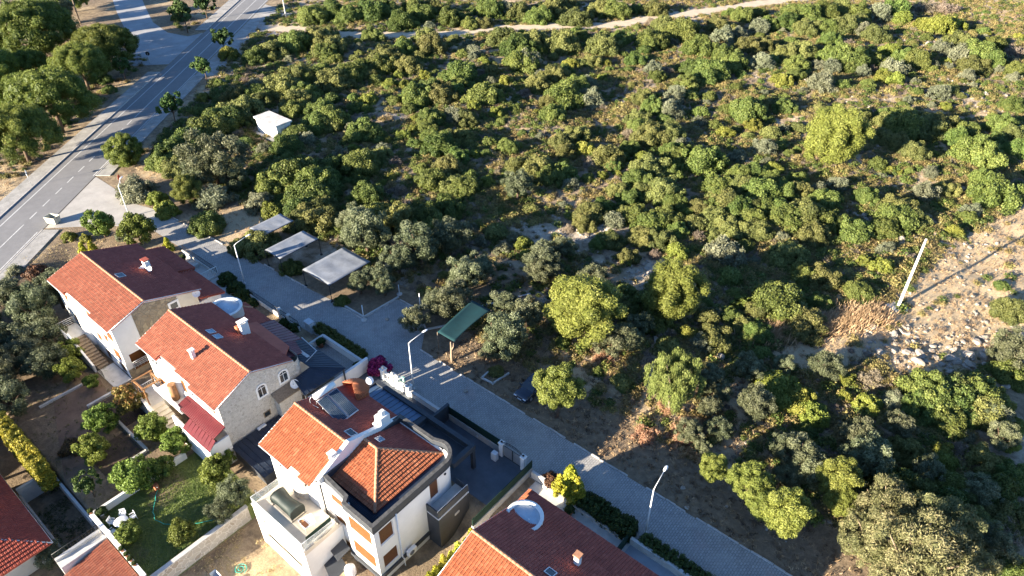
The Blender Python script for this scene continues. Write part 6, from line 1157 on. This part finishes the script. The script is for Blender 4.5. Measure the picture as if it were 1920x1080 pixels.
def plant(kind, x, y, r, label, group=None, z=None, name=None, zs=1.):
    pk = 'D' if kind == 'DL' else kind; v = variants(pk); cm, tm, R0 = v[rnd.randrange(len(v))]; s = r/R0; nm, cat = NAME[kind]; z = hz(x,y)-.04 if z is None else z
    rot = (0,0,rnd.uniform(0,6.28)); sc = (s*rnd.uniform(.92,1.08), s*rnd.uniform(.92,1.08), s*zs*rnd.uniform(.9,1.1))
    if tm is None:
        o = link_mesh(name or nm, cm, None, (x,y,z)); o.rotation_euler = rot; o.scale = sc
    else:
        o = empty(name or nm, (x,y,z)); o.rotation_euler = rot; o.scale = sc
        link_mesh('trunk', tm, o); link_mesh('crown', cm, o)
    return tag(o, label, cat, group)
# --- plants of the hillside; labels tell each one apart by the landmark it grows nearest to
MARKS = [('the white utility hut',-109,64.6),('the concrete field pole',-7.2,83.8),('the largest parking canopy',-64.7,42.8),('the farthest parking canopy',-79.5,43.5),('the teal shade net',-44.3,45),('the parked black car',-33.1,43.4),('the lamp nearest the viewer',-14.6,36),('the junction apron',-103,34),('the start of the dirt track',-160,102),('the first bend of the dirt track',-136,115),('the middle of the dirt track',-108,147),('the far end of the dirt track',-80,195),('the round roadside pine',-117,43),('the bright yellow-green cone pine',-23.5,118.8),('the two big young pines',-37,58),('the pepper tree',-27,51.5),('the rubble patch',-35,71),('the boulder field',-1,79),('the stony clearing',-47,76),('the side road mouth',-172,78),('the eucalyptus clump',-2,52),('the upper right corner',-28,235),('the right edge of the view',-3,130),('the ochre heath slope',-27,150),('the scrub centre',-75,95),('the upper scrub',-75,140),('the bright low shrubs on the right',-30,190),('the roadside olive',-101,46.5),('the lower right corner',5,60),('the grove behind the forecourt',-56,50)]
ORDN = ['closest','second closest','third closest','fourth closest','fifth closest','sixth closest','seventh closest','eighth closest','ninth closest','tenth closest','eleventh closest','twelfth closest']+['%dth closest' % i for i in range(13,80)]
LOOK = {'D':'rounded dark green shrub','DL':'big billowing dark green shrub','G':'silvery grey-green shrub','L':'bright light green shrub','B':'leafless grey-brown dry bush','O':'olive tree with silvery crown','Y':'yellow-green bushy shrub','P':'yellow-green young pine','R':'round-crowned bright pine','R2':'ball-shaped green pine beside the main road','S':'broad stone pine','T':'thin broad-leaved street tree','E':'pale ochre-green eucalyptus','W':'weeping pepper tree with hanging light green foliage'}
GRP = {'D':'dark shrubs of the hillside','DL':'big dark shrubs of the hillside','G':'grey shrubs of the hillside','L':'light green shrubs of the hillside','B':'dry bushes of the hillside','O':'olive trees across the street','Y':'yellow-green shrubs of the hillside','P':'young pines of the hillside','R':'round pines by the street','S':'stone pines left of the main road','T':'street trees on the main road','E':'eucalyptus trees at the lower right'}
todo = []
for t, L_ in PLANTS.items():
    for x, y, r in L_:
        r *= {'G':1.2,'L':1.15,'O':1.12,'R':.97,'Y':1.15,'T':1.1}.get(t,1.)
        k = 'DL' if (t == 'D' and r >= 3.3) else t; mk = min(MARKS, key=lambda q: math.hypot(q[1]-x, q[2]-y)); todo.append((k, x, y, r, mk))
cnt = {}
for k, x, y, r, mk in sorted(todo, key=lambda q: math.hypot(q[4][1]-q[1], q[4][2]-q[2])):
    i = cnt.get((k, mk[0]), 0); cnt[(k, mk[0])] = i+1
    lb = LOOK[k] if k in ('W','R2') else '%s, %s to %s' % (LOOK[k], ORDN[i], mk[0])
    kk = 'Ds' if k == 'D' and r < 1.35 else k
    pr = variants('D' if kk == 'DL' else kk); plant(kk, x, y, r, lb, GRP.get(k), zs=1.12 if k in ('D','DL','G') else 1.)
NAME['M'] = ('low_shrub','shrub'); NVAR['M'] = 1
g_ = np.random.default_rng(77); ex = []
for _t in range(9000):
    if len(ex) >= 295: break
    x, y = g_.uniform(-165,20), g_.uniform(50,215); d = -.639*x+.769*y; lat = .769*x+.639*y
    if abs(lat) > d*.75 or d > 185 or d < 45 or road_sn(x,y)[1] < 10: continue
    if float(seg_dist(np.array([x]),np.array([y]),TRACK)[0]) < 4.5 or any(math.hypot(x-a,y-b) < r_ for a,b,r_ in STRAW[:6]+STONY[:16]): continue
    if in_field(np.array([x]),np.array([y]))[0]: continue
    r = g_.uniform(.8,1.9)
    if any(math.hypot(x-q[1],y-q[2]) < .62*(q[3]+r) for q in todo) or any(math.hypot(x-q[0],y-q[1]) < .9*(q[2]+r) for q in ex): continue
    ex.append((x,y,r))
def low_shrub(x, y, r, label):
    k = rnd.choice(['Ds','Ds','Ds','L','G','B']); o = plant(k, x, y, r, label, 'low shrubs filling the scrub', name='low_shrub'); o['category'] = 'shrub'; return {'Ds':'small dark green shrub','L':'small light green shrub','G':'small grey shrub','B':'small dry shrub'}[k], o
lows = {}
for x, y, r in ex:
    w_, o = low_shrub(x, y, r, 'x'); mk = min(MARKS, key=lambda q: math.hypot(q[1]-x, q[2]-y)); lows.setdefault((w_, mk), []).append((math.hypot(mk[1]-x, mk[2]-y), o.name))
for (w_, mk), L_ in lows.items():
    for i, (_, nm) in enumerate(sorted(L_)): COL.objects[nm]['label'] = '%s, %s to %s' % (w_, ORDN[i], mk[0])
for x, y, r, lb in ((-150,40,5.2,'stone pine at the left edge nearest the pavement sign'),(-168,40,6.0,'stone pine on the left edge behind the front row'),(-196,62,5.5,'stone pine behind the wooden poles at the top left'),(-214,76,4.5,'stone pine farthest up the side road')): plant('S',x,y,r,lb,'stone pines left of the main road')
for x, y, r, lb in ((-152,55,1.6,'dark shrub under the stone pines, first along the pavement'),(-158,57,1.8,'dark shrub under the stone pines, second along the pavement'),(-143,42,1.6,'dark shrub on the left verge below the front stone pine'),(-137,37,1.2,'low dark shrub on the left verge at the bank'),(-186,90,2.4,'dark shrub behind the side road kerb'),(-194,94,2.2,'dark shrub farther along the side road kerb'),(-205,99,2.0,'dark shrub at the upper side road edge')): plant('D',x,y,r,lb,'dark shrubs left of the main road')
# --- dry bushes at the verge of the street
for i, (x, y, r, lb) in enumerate(((-17.6,48.0,1.9,'largest rust-coloured dry bush on the verge, lit by the sun'),(-20.3,45.6,1.4,'rust-coloured dry bush at the end of the light strip'),(-15.6,46.6,1.5,'rust-coloured dry bush on the lamp side of the verge heap'),(-20.8,50.2,1.2,'thin dry bush between the pepper tree and the rust-coloured heap'),(-29.9,52.3,1.2,'low dry bush below the two big young pines'))): plant('DR',x,y,r,lb,'dry bushes on the verge')
# --- gardens and yards
GARD = [('F',-65.2,11.7,-2,1.7,'spiky light green tree in the middle of the dark garden'),('F',-61.9,9.2,-2,1.6,'light green fruit tree beside the soil bed'),('RB',-65.4,8.4,-2,1.2,'dark red rounded shrub in the dark garden'),('F',-59.9,14.5,-2,1.7,'fruit tree by the pale wall near the brown deck'),('F',-56.6,15.2,-2,1.5,'pale-leaved fruit tree before the red awning'),('FR',-65.6,14.9,-2,1.6,'russet and green tree at the corner of the brown deck'),('F',-55.4,10.2,-2,1.9,'full lemon tree on the upper wall of the lawn'),('F',-54.9,12.6,-2,1.3,'lemon tree behind the hose post'),('T',-57.9,7.0,-2,1.5,'dark feathery shrub below the lemon tree'),('F',-50.4,15.6,-2,1.5,'leafy tree at the dark shed end of the lawn'),('F',-51.4,17.2,-2,1.1,'white-flowering shrub at the red awning corner'),('O',-46.6,15.2,-2,1.7,'bare-branched grey tree at the terrace corner'),('O',-46.2,13.4,-2,1.3,'grey shrub on the stone retaining wall'),('F',-46.9,10.0,-2,1.2,'low leafy shrub against the stone retaining wall'),('F',-50.4,7.0,-2,1.2,'small tree beside the white lawn table'),('O',-55.3,1.6,-4,1.4,'grey-green shrub beside the red hipped roof'),
 ('O',-78,11.5,-2,2.4,'large dark olive below the farthest house stairs'),('O',-83,13.5,-2,2.8,'tall loose olive at the corner of the farthest house'),('O',-87,14.5,-1.6,3.0,'tallest olive left of the farthest house'),('O',-89,18,-1,2.6,'olive behind the gable of the farthest house'),('O',-86,10,-2,2.6,'dark olive at the left edge below the houses'),('O',-80,8,-2,2.6,'dark olive in the lower left garden'),('O',-75,6.5,-2,2.5,'dark olive behind the golden hedge'),('F',-78.2,14.2,-2,1.5,'leafy shrub against the stair wall of the farthest house'),('F',-75.4,13.0,-2,1.4,'leafy shrub at the garden edge by the stair foot'),('F',-72.6,13.8,-2,.9,'small green shrub by the landing of the farthest house'),('RB',-97,18.5,-.4,1.7,'dark reddish shrub at the pavement end'),('G',-99,16.5,-.4,1.6,'grey shrub on the lower pavement end'),('RB',-92,11,-1.5,1.5,'dark purple shrub in the shade at the left edge'),('O',-94,14,-1,2.3,'olive on the left edge near the road'),
 ('O',-90.5,9.5,-2,3.2,'broad dark olive at the left edge, lowest of the tall ones'),('O',-84.5,5.5,-2,3.2,'broad dark olive at the left edge above the golden hedge'),('O',-79,3.0,-3,3.0,'dark olive behind the golden hedge at the very edge'),('O',-74.5,1.2,-3,2.8,'dark olive between golden hedge and frame edge'),('O',-81.5,10.8,-2,2.6,'dark olive in the middle of the shaded left garden'),('O',-69.5,1.0,-3.5,2.4,'dark olive at the frame edge beside the fenced plot'),
 ('F',-98.8,28.5,0,2.0,'round leafy tree on the plot by the waste container'),('F',-93.0,30.8,0,2.3,'larger leafy tree before the farthest house'),('GC',-94.0,25.0,0,1.2,'golden conifer beside the roof of the farthest house'),('GC',-95.3,24.2,0,1.0,'smaller golden conifer beside the roof of the farthest house'),('L',-102.5,25.0,0,1.1,'low light green shrub near the waste container'),('L',-100.2,26.3,0,.9,'yellowish low shrub between container and leafy tree'),('G',-96.6,29.8,0,1.1,'dark little shrub between the two leafy trees'),('GC',-88.3,32.4,0,1.0,'yellow-leaved shrub in the yard corner of the farthest house'),('G',-86.9,31.6,0,.9,'grey low shrub in the yard corner of the farthest house'),
 ('K',-76.0,33.5,0,1.25,'big clipped dark ball at the white rail'),('K',-73.6,33.2,0,1.15,'dark clipped shrub, first after the clipped ball'),('K',-71.4,32.9,0,1.1,'dark clipped shrub, second after the clipped ball'),('K',-69.3,32.6,0,.9,'dark clipped shrub, third after the clipped ball'),('K',-62.9,33.0,0,.8,'dark shrub between the gate pillars of the second house'),('K',-61.4,33.2,0,.8,'dark shrub beside the electric cabinet'),
 ('BV',-48.1,34.9,.4,1.3,'magenta bougainvillea at the white wall end'),('RB',-24.3,35.0,.2,1.0,'brownish ivy mound beside the golden conifer'),('GC',-22.2,35.0,0,1.5,'tall golden conifer at the street by the nearest house'),('GC',-21.2,34.8,0,1.2,'golden conifer, right one of the pair at the street'),('GC',-23.0,34.6,0,1.0,'small golden conifer beside the ivy mound')]
for k, x, y, z, r, lb in GARD: plant(k, x, y, r, lb, None, z)
def hedge(name, x0, y0, x1, y1, z0, z1, mat, label, seed, ls=.09, bump=.12, dens=150):
    g = np.random.default_rng(seed); lo = []; st = .42
    for x in np.arange(x0+.2, x1-.1, st):
        for y in np.arange(y0+.2, y1-.1, st):
            edge = x < x0+.5 or x > x1-.55 or y < y0+.5 or y > y1-.55
            for z in np.arange(z0+.25, z1-.1, st):
                if edge or z > z1-.6: lo.append((x+g.uniform(-.1,.1)-(x0+x1)/2, y+g.uniform(-.1,.1)-(y0+y1)/2, z+g.uniform(-bump,bump)-z0, g.uniform(.28,.4)))
    me_ = crown_mesh('foliage', seed, mat, lo, ls, dens*.45, .5, .8, .7, outward=-.2, zc=(z1-z0)*.3); r = empty(name, ((x0+x1)/2,(y0+y1)/2,z0), label, 'hedge'); link_mesh('foliage', me_, r)
    m = MB()
    for x in np.arange(x0+.5, x1, 1.2): m.tube([(x-(x0+x1)/2,0,-.1),(x-(x0+x1)/2,0,(z1-z0)*.7)], .04, 5)
    link_mesh('stems', m.mesh('stems', M['bark']), r)
hedge('clipped_hedge',-59.2,34.4,-50.9,35.6,0,1.05,'l_hedge2','yellow-green clipped hedge before the paver patio',5); hedge('hedge',-20.7,34.1,-15.2,35.7,0,1.6,'l_hedge','tall dark hedge between the conifers and the nearest lamp',6,.11,.2); hedge('clipped_hedge',-14.4,34.4,-4,35.8,0,1.15,'l_hedge','clipped dark hedge along the street at the lower edge',7)
hedge('golden_hedge',-72.5,4.3,-62.5,5.7,-2.4,1.3,'l_gold','tall golden-yellow hedge at the left edge',8,.11,.2); 
for i in range(9): plant('GC',-26.0+rnd.uniform(-.12,.12),18.8+i*.88,1.0,'golden conifer in the row by the nearest house, number %s from below' % ['one','two','three','four','five','six','seven','eight','nine'][i],'golden conifers in a row',-2.3,zs=1.45)
pme = crown_mesh('leaves',77,'l_hedge',dome_lobes(np.random.default_rng(4),.32,.4,9,.16),.06,70)
for x, y, z, s, mt, lb in POTS:
    o = link_mesh('flower_pot', pot_me if mt == 't' else pot_w, None, (x,y,z)); o.scale = (s,s,s); tag(o, lb, 'flower pot'); p_ = link_mesh('plant', pme, o, (0,0,.36))
# ------------------------------------------------------------ boulders one can count
def rock_mesh(seed):
    g = np.random.default_rng(seed); V = ICO_V.copy(); F = ICO_F.copy()
    mid = {}; VV = [tuple(v) for v in V]; NF = []
    for a, b, c in F:
        k = []
        for p, q in ((a,b),(b,c),(c,a)):
            e = (min(p,q),max(p,q))
            if e not in mid: m_ = (np.array(VV[p])+np.array(VV[q]))/2; VV.append(tuple(m_/np.linalg.norm(m_))); mid[e] = len(VV)-1
            k.append(mid[e])
        NF += [(a,k[0],k[2]),(b,k[1],k[0]),(c,k[2],k[1]),tuple(k)]
    V = np.array(VV); 
    for _ in range(7):
        d = unit(g,1)[0]; h = g.uniform(.45,.8); q = V@d; V = V-np.outer(np.maximum(q-h,0),d)
    V = V*np.array([g.uniform(.9,1.3),g.uniform(.7,1.),g.uniform(.5,.75)])+g.normal(size=V.shape)*.025; return V, np.array(NF)
ROCKS = [rock_mesh(i) for i in range(6)]; RKM = [np_mesh('boulder', V, F, M['rock']) for V, F in ROCKS]
BPX = [(-9.5,80.1,.55),(-11,79,.5),(-12.3,78.2,.45),(-13.5,77.4,.5),(-14.8,76.6,.5),(-16,75.8,.45),(-17.2,75.0,.5),(-18.6,74.3,.4),(-10.4,77.9,.35),(-14.2,75.2,.35),
 (1.5,79.5,.9),(3.0,80.4,.7),(2.2,77.8,.8),(.2,77.2,.75),(-1.2,76.5,.6),(-2.6,75.9,.7),(-3.8,75.2,.6),(-1.8,78.3,.5),(.6,75.4,.5),(3.8,78.6,.6),(-5.0,74.2,.55),(-6.2,73.2,.7),(-4.4,72.6,.5),(-2.4,74.0,.8),(4.6,82.0,.6),(5.4,84.2,.5),(-7.6,72.2,.5),
 (-11.5,99.5,.7),(-13.5,98.3,.6),(-9.8,101.2,.6),(-15.2,101,.5),(-12.2,103,.5),(-17.5,103.5,.7),(-8.2,104.5,.5),(-46.4,76.5,.5),(-45,78.6,.45),(-48.2,73.4,.5),(-44.2,81.6,.6),(-49.6,71.8,.4),(-43.1,83.5,.5),(-36.2,70.2,.5),(-34.8,71.6,.45),(-33.6,72.6,.5),(-35.4,73.2,.4),(-47.5,62.3,.6),(-50.0,60.0,.4),(-41,57.5,.6),(-26.8,58.6,.7),(-25.6,60.5,.5),(-20.2,61.5,.7),(-17.5,64.2,.5),(-9.6,62.2,.7),(-7.4,63.5,.5),
 (-25.5,131,.8),(-27.5,128.5,.7),(-24,133.5,.6),(-21.0,129,.6),(-58.4,118,.6),(-61,121,.6),(-87,98,.6),(-90.5,101,.5),(-84.2,103.5,.5),(-14.5,166,1.0),(-17.5,163.5,.8),(-11.5,168.5,.7),(-32,191,.9),(-29.5,188.5,.8),(-69.5,47.2,.4),(-71.2,46.4,.35),(-70.2,48.8,.4),(-68.0,48.3,.3),(-58.2,47.5,.35)]
gb = np.random.default_rng(55)
for cx, cy, sx, sy, k in ((-1,77,4.5,2.6,42),(-13.5,76.8,5.5,1.3,26),(3.5,82.5,2.5,2.5,14),(-13,100.5,4,2.5,14),(-46,76.5,2.5,6,18),(-35,71.6,2.,1.4,12),(-26,130,3,3,8)):
    for _ in range(k): BPX.append((cx+gb.normal()*sx*.7, cy+gb.normal()*sy*.7, gb.uniform(.22,.62)))
for i, (x, y, r) in enumerate(BPX):
    o = link_mesh('boulder', RKM[i % 6], None, (x, y, hz(x,y)+r*.2)); o.rotation_euler = (rnd.uniform(-.3,.3), rnd.uniform(-.3,.3), rnd.uniform(0,6.28)); o.scale = (r,r,r)
    mk = min(MARKS, key=lambda q: math.hypot(q[1]-x, q[2]-y)); i_ = cnt.get(('rock',mk[0]),0); cnt[('rock',mk[0])] = i_+1
    tag(o, 'pale limestone boulder %s, number %d counted from the first of its group' % ('near '+mk[0], i_+1), 'boulder', 'limestone boulders of the hillside')
ranks = {}
for o in [q for q in COL.objects if q.name.startswith('boulder')]:
    mk = min(MARKS, key=lambda q: math.hypot(q[1]-o.location.x, q[2]-o.location.y)); ranks.setdefault(mk, []).append(o)
for mk, L_ in ranks.items():
    L_.sort(key=lambda q: math.hypot(mk[1]-q.location.x, mk[2]-q.location.y))
    for i, o in enumerate(L_): o['label'] = 'pale limestone boulder, %s of the boulders to %s' % (ORDN[i], mk[0])
for x, y, r, lb in ((-54.2,41.6,.32,'pale loose stone lying on the forecourt of the street'),(-38.6,38.6,.34,'pale lump lying on the street near the parked car'),(-13.0,40.6,.3,'stone at the kerb below the rust-coloured bush'),(-49.0,40.8,.35,'broken slab of kerb by the olive at the teal net')):
    o = link_mesh('loose_stone', RKM[2], None, (x,y,.1)); o.scale = (r,r*1.3,r*.8); o.rotation_euler = (0,0,x); tag(o, lb, 'stone')

# ------------------------------------------------------------ what nobody could count: stones, heath, straw, lawn blades
def scatter(n, seed, dens):
    g = np.random.default_rng(seed); x = g.uniform(-245,30,n*14); y = g.uniform(20,255,n*14)
    fx, fy = -.639, .769; d = x*fx+y*fy; lat = x*.769+y*.639; ok = (np.abs(lat) < d*.80+8) & (d > 28) & (d < 215)
    s, nn = road_sn(x, y); ok &= (nn > 6.6) | ((nn < -7.6) & ((x > -190) | (y < 70))); ok &= seg_dist(x, y, TRACK) > 2.2; ok &= seg_dist(x, y, [(-160,75),(-172,77),(-195,84),(-214,90),(-256,106)]) > 6.5
    ok &= (y > 40.6) | (nn < -8); ok &= ~((x > -83) & (x < -46) & (y < 47.5)); ok &= ~((x < -96) & (y < 39) & (nn > 0)); ok &= g.random(n*14) < dens(x, y)*np.clip(95/d, .45, 1.6)/1.6
    i = np.nonzero(ok)[0][:n]; return x[i], y[i], g
def cov_at(x, y, L): 
    v = np.zeros_like(x)
    for cx, cy, r in L: v = np.maximum(v, np.exp(-((x-cx)**2+(y-cy)**2)/(r*r)))
    return v
def tufts(name, n, seed, dens, mat, per, rr, hh, size, aspect, label, up=.5):
    x, y, g = scatter(n, seed, dens); z = height(x, y); n = len(x); sc = g.uniform(.55,1.35,n)
    d = unit(g, n*per); d[:,2] = np.abs(d[:,2]); c = np.repeat(np.stack([x,y,z],1), per, 0); s = np.repeat(sc, per)[:,None]
    P = c+d*s*np.array([rr,rr,hh])*g.uniform(.55,1,(n*per,1))+np.array([0,0,.03]); N = d+g.normal(size=d.shape)*.8; N /= np.linalg.norm(N,axis=1)[:,None]
    V, F = leaves(g, P, N, size, aspect); t = np.clip(np.repeat(g.random(n), per)*.8+g.normal(size=n*per)*.15+.1, 0, 1)
    tag(link_mesh(name, np_mesh(name, V, F, M[mat], np.repeat(t,2))), label, None, None, 'stuff')
BARE = [(-57,50,5),(-50,52,6),(-43,54,5),(-37,50,5),(-30,47,7),(-33,55,3.5),(-48,60,4),(-22,47,7),(-14,44,8),(-5,42,8),(-24,54,4),(-16,57,4),(-88,45,5),(-40,62,3.5),(-52,57,4)]
scrub = lambda x, y: np.clip((y > 46)*(road_sn(x,y)[1] > 8)*(1-.95*in_field(x,y))*(1-.95*cov_at(x,y,BARE))*(1-.9*np.clip(1.35*cov_at(x,y,STONY[:9]),0,1))+.3*(road_sn(x,y)[1] < -9), 0, 1)
def tuft_proto(nm, seed, mat, r, h, n, size, aspect, fuzz):
    g = np.random.default_rng(seed); d = unit(g, n); d[:,2] = np.abs(d[:,2]); P = d*np.array([r,r,h])*(1-fuzz*g.random((n,1))); N = d+g.normal(size=d.shape)*.8; N /= np.linalg.norm(N, axis=1)[:,None]
    V, F = leaves(g, P, N, size, aspect); c = ICO_V*np.array([r,r,h])*.6; t = np.clip(g.uniform(.3,.6)+g.normal(size=n)*.2, 0, 1)
    return bpy.data.objects.new(nm, np_mesh(nm, np.concatenate([V,c]), np.concatenate([F,ICO_F+len(V)]), M[mat], np.concatenate([np.repeat(t,2), np.full(20,.1)])))
def scatter_stuff(name, n, seed, dens, protos, s0, s1, label):
    """thousands of low plants, instanced on points that lie on the ground"""
    x, y, g = scatter(n, seed, dens); n = len(x); z = height(x, y)-.03; me_ = bpy.data.meshes.new(name); me_.vertices.add(n); me_.vertices.foreach_set('co', np.stack([x,y,z],1).astype(np.float32).ravel())
    for nm, v in (('size', g.uniform(s0,s1,n)*g.uniform(.7,1.1,n)), ('turn', g.uniform(0,6.28,n))): at_ = me_.attributes.new(nm, 'FLOAT', 'POINT'); at_.data.foreach_set('value', v.astype(np.float32))
    o = link_mesh(name, me_); tag(o, label, None, None, 'stuff'); cl = bpy.data.collections.new(name+'_kinds')
    for q in protos: cl.objects.link(q)
    t = bpy.data.node_groups.new(name, 'GeometryNodeTree'); t.interface.new_socket('Geometry', in_out='INPUT', socket_type='NodeSocketGeometry'); t.interface.new_socket('Geometry', in_out='OUTPUT', socket_type='NodeSocketGeometry')
    N_ = lambda k: t.nodes.new(k); gi, go = N_('NodeGroupInput'), N_('NodeGroupOutput'); ip = N_('GeometryNodeInstanceOnPoints'); ci = N_('GeometryNodeCollectionInfo'); ci.inputs['Collection'].default_value = cl; ci.inputs['Separate Children'].default_value = True; ci.inputs['Reset Children'].default_value = True
    a1, a2, cx = N_('GeometryNodeInputNamedAttribute'), N_('GeometryNodeInputNamedAttribute'), N_('ShaderNodeCombineXYZ'); a1.inputs['Name'].default_value = 'size'; a2.inputs['Name'].default_value = 'turn'; ip.inputs['Pick Instance'].default_value = True
    for p_, q_ in ((gi.outputs[0], ip.inputs['Points']), (ci.outputs[0], ip.inputs['Instance']), (a1.outputs['Attribute'], ip.inputs['Scale']), (a2.outputs['Attribute'], cx.inputs['Z']), (cx.outputs[0], ip.inputs['Rotation']), (ip.outputs[0], go.inputs[0])): t.links.new(p_, q_)
    md = o.modifiers.new('scatter', 'NODES'); md.node_group = t
scatter_stuff('ochre_heath', 22000, 3, lambda x,y: scrub(x,y)*(.4+.6*(vnoise(x/8,y/8) > .42))*np.where(x+y*.35 > -45, 1., .5), [tuft_proto('heath', 40+i, 'l_heath', .55, .45, 120, .085, .4, .5) for i in range(5)], .7, 1.9, 'low ochre heath between the shrubs')
scatter_stuff('low_green_scrub', 12000, 4, lambda x,y: scrub(x,y)*(.3+.7*(vnoise(x/6+40,y/6) > .48))*np.where(x+y*.35 > -45, .55, 1.), [tuft_proto('green_tuft', 50+i, 'l_mastic', .65, .55, 150, .085, .55, .4) for i in range(5)], .55, 1.7, 'low green scrub between the shrubs')
scatter_stuff('grey_brush', 9000, 5, lambda x,y: scrub(x,y)*(.3+.7*(vnoise(x/7+80,y/7) > .5)), [tuft_proto('brush', 60+i, 'l_dry', .6, .5, 110, .11, .16, .8) for i in range(4)], .6, 1.5, 'grey leafless brush between the shrubs')
tufts('dry_grass', 16000, 6, lambda x,y: np.clip(.2+.35*((y < 52)*(x > -46))+.8*cov_at(x,y,STRAW)*1.3+.55*in_field(x,y),0,1), 'l_straw', 9, .22, .38, .17, .12, 'dry straw-coloured grass')
tufts('leaf_litter', 9000, 8, lambda x,y: ((y < 60)*(x > -46)).astype(float), 'l_litter', 8, .35, .1, .13, .35, 'brown leaf litter and dry weeds on the shaded verge')
def reeds():
    g = np.random.default_rng(9); n = 7500; t = g.random(n); x = -18.5+10*t+g.normal(size=n)*1.1; y = 67.5+13*t+g.normal(size=n)*1.1; z = height(x,y); h = g.uniform(.4,1.25,n)
    a = g.uniform(0,6.28,n); lean = g.normal(size=(n,2))*.35+np.array([.15,.1]); b = np.stack([x,y,z],1); w_ = .022; s = np.stack([np.cos(a)*w_,np.sin(a)*w_,0*a],1)
    tip = b+np.stack([lean[:,0]*h,lean[:,1]*h,h],1); midp = b*.45+tip*.55+s*2.5; V = np.stack([b-s,b+s,tip,midp],1).reshape(-1,3); k = np.arange(n)[:,None]*4; F = np.concatenate([k+np.array([0,1,2]),k+np.array([1,3,2])],1).reshape(-1,3)
    tag(link_mesh('tall_dry_grass', np_mesh('tall_dry_grass', V, F, M['l_straw'], np.repeat(g.random(n),2))), 'tall stand of rusty dry grass below the concrete pole', None, None, 'stuff')
reeds()
def stones(name, n, seed, dens, r0, r1, label):
    x, y, g = scatter(n, seed, dens); n = len(x); z = height(x,y); R_ = g.uniform(r0,r1,n)**1.0; rz = g.uniform(0,6.28,n); V = np.empty((n,12,3)); cs, sn = np.cos(rz), np.sin(rz)
    B_ = ICO_V[None]*g.uniform(.65,1.2,(n,12,1))*np.stack([g.uniform(.8,1.4,n),g.uniform(.7,1.1,n),g.uniform(.45,.8,n)],1)[:,None,:]*R_[:,None,None]
    V[...,0] = B_[...,0]*cs[:,None]-B_[...,1]*sn[:,None]+x[:,None]; V[...,1] = B_[...,0]*sn[:,None]+B_[...,1]*cs[:,None]+y[:,None]; V[...,2] = B_[...,2]+(z+R_*.2)[:,None]
    F = (ICO_F[None]+(np.arange(n)*12)[:,None,None]).reshape(-1,3); tag(link_mesh(name, np_mesh(name, V.reshape(-1,3), F, M['rock'])), label, None, None, 'stuff')
stones('rubble', 5200, 12, lambda x,y: np.clip(cov_at(x,y,STONY)*1.2+.08*in_field(x,y),0,1)**1.2, .07, .34, 'pale limestone rubble in heaps and clearings'); stones('scattered_stones', 2600, 13, lambda x,y: .35*scrub(x,y)+.05, .06, .26, 'scattered pale stones between the shrubs')
def blades():
    g = np.random.default_rng(21); n = 16000; x = g.uniform(-55.2,-45.8,n); y = g.uniform(6.1,16.8,n); h = g.uniform(.05,.14,n); a = g.uniform(0,6.28,n); s = np.stack([np.cos(a),np.sin(a),0*a],1)*.035; b = np.stack([x,y,np.full(n,-2.0)],1); tip = b+np.stack([g.normal(size=n)*.05,g.normal(size=n)*.05,h],1)
    V = np.stack([b-s,b+s,tip],1).reshape(-1,3); F = np.arange(n*3).reshape(-1,3); tag(link_mesh('lawn_grass', np_mesh('lawn_grass', V, F, M['l_grass'], np.clip(vnoise(x/1.5,y/1.5)+g.normal(size=n)*.15,0,1))), 'short green lawn grass', None, None, 'stuff')
blades()
def weeds(name, n, seed, box, z, mat, h, label):
    g = np.random.default_rng(seed); x = g.uniform(box[0],box[1],n); y = g.uniform(box[2],box[3],n); k = vnoise(x/1.7+3, y/1.7) > .42; x, y = x[k], y[k]; n = len(x); per = 7
    c = np.repeat(np.stack([x,y,np.full(n,z)],1), per, 0); d = unit(g, n*per); d[:,2] = np.abs(d[:,2]); P = c+d*np.array([.16,.16,h])*g.uniform(.4,1.3,(n*per,1)); V, F = leaves(g, P, d+g.normal(size=d.shape)*.7, .1, .2)
    tag(link_mesh(name, np_mesh(name, V, F, M[mat], np.repeat(np.clip(g.random(n*per),0,1),2))), label, None, None, 'stuff')
weeds('plot_straw', 1500, 31, (-45.1,-34,2,14.9), -3.6, 'l_straw', .16, 'dry trampled grass on the plot below the terrace'); weeds('garden_weeds', 900, 32, (-86,-56,6,16.5), -2.0, 'l_hedge2', .2, 'weeds and low plants in the shaded garden'); weeds('plot_weeds', 500, 33, (-64,-56,2.8,5.4), -4.0, 'l_hedge', .25, 'dark weeds in the fenced plot'); weeds('corner_grass', 900, 34, (-102,-88,14,31), 0.0, 'l_straw', .2, 'dry grass between the road and the farthest house')
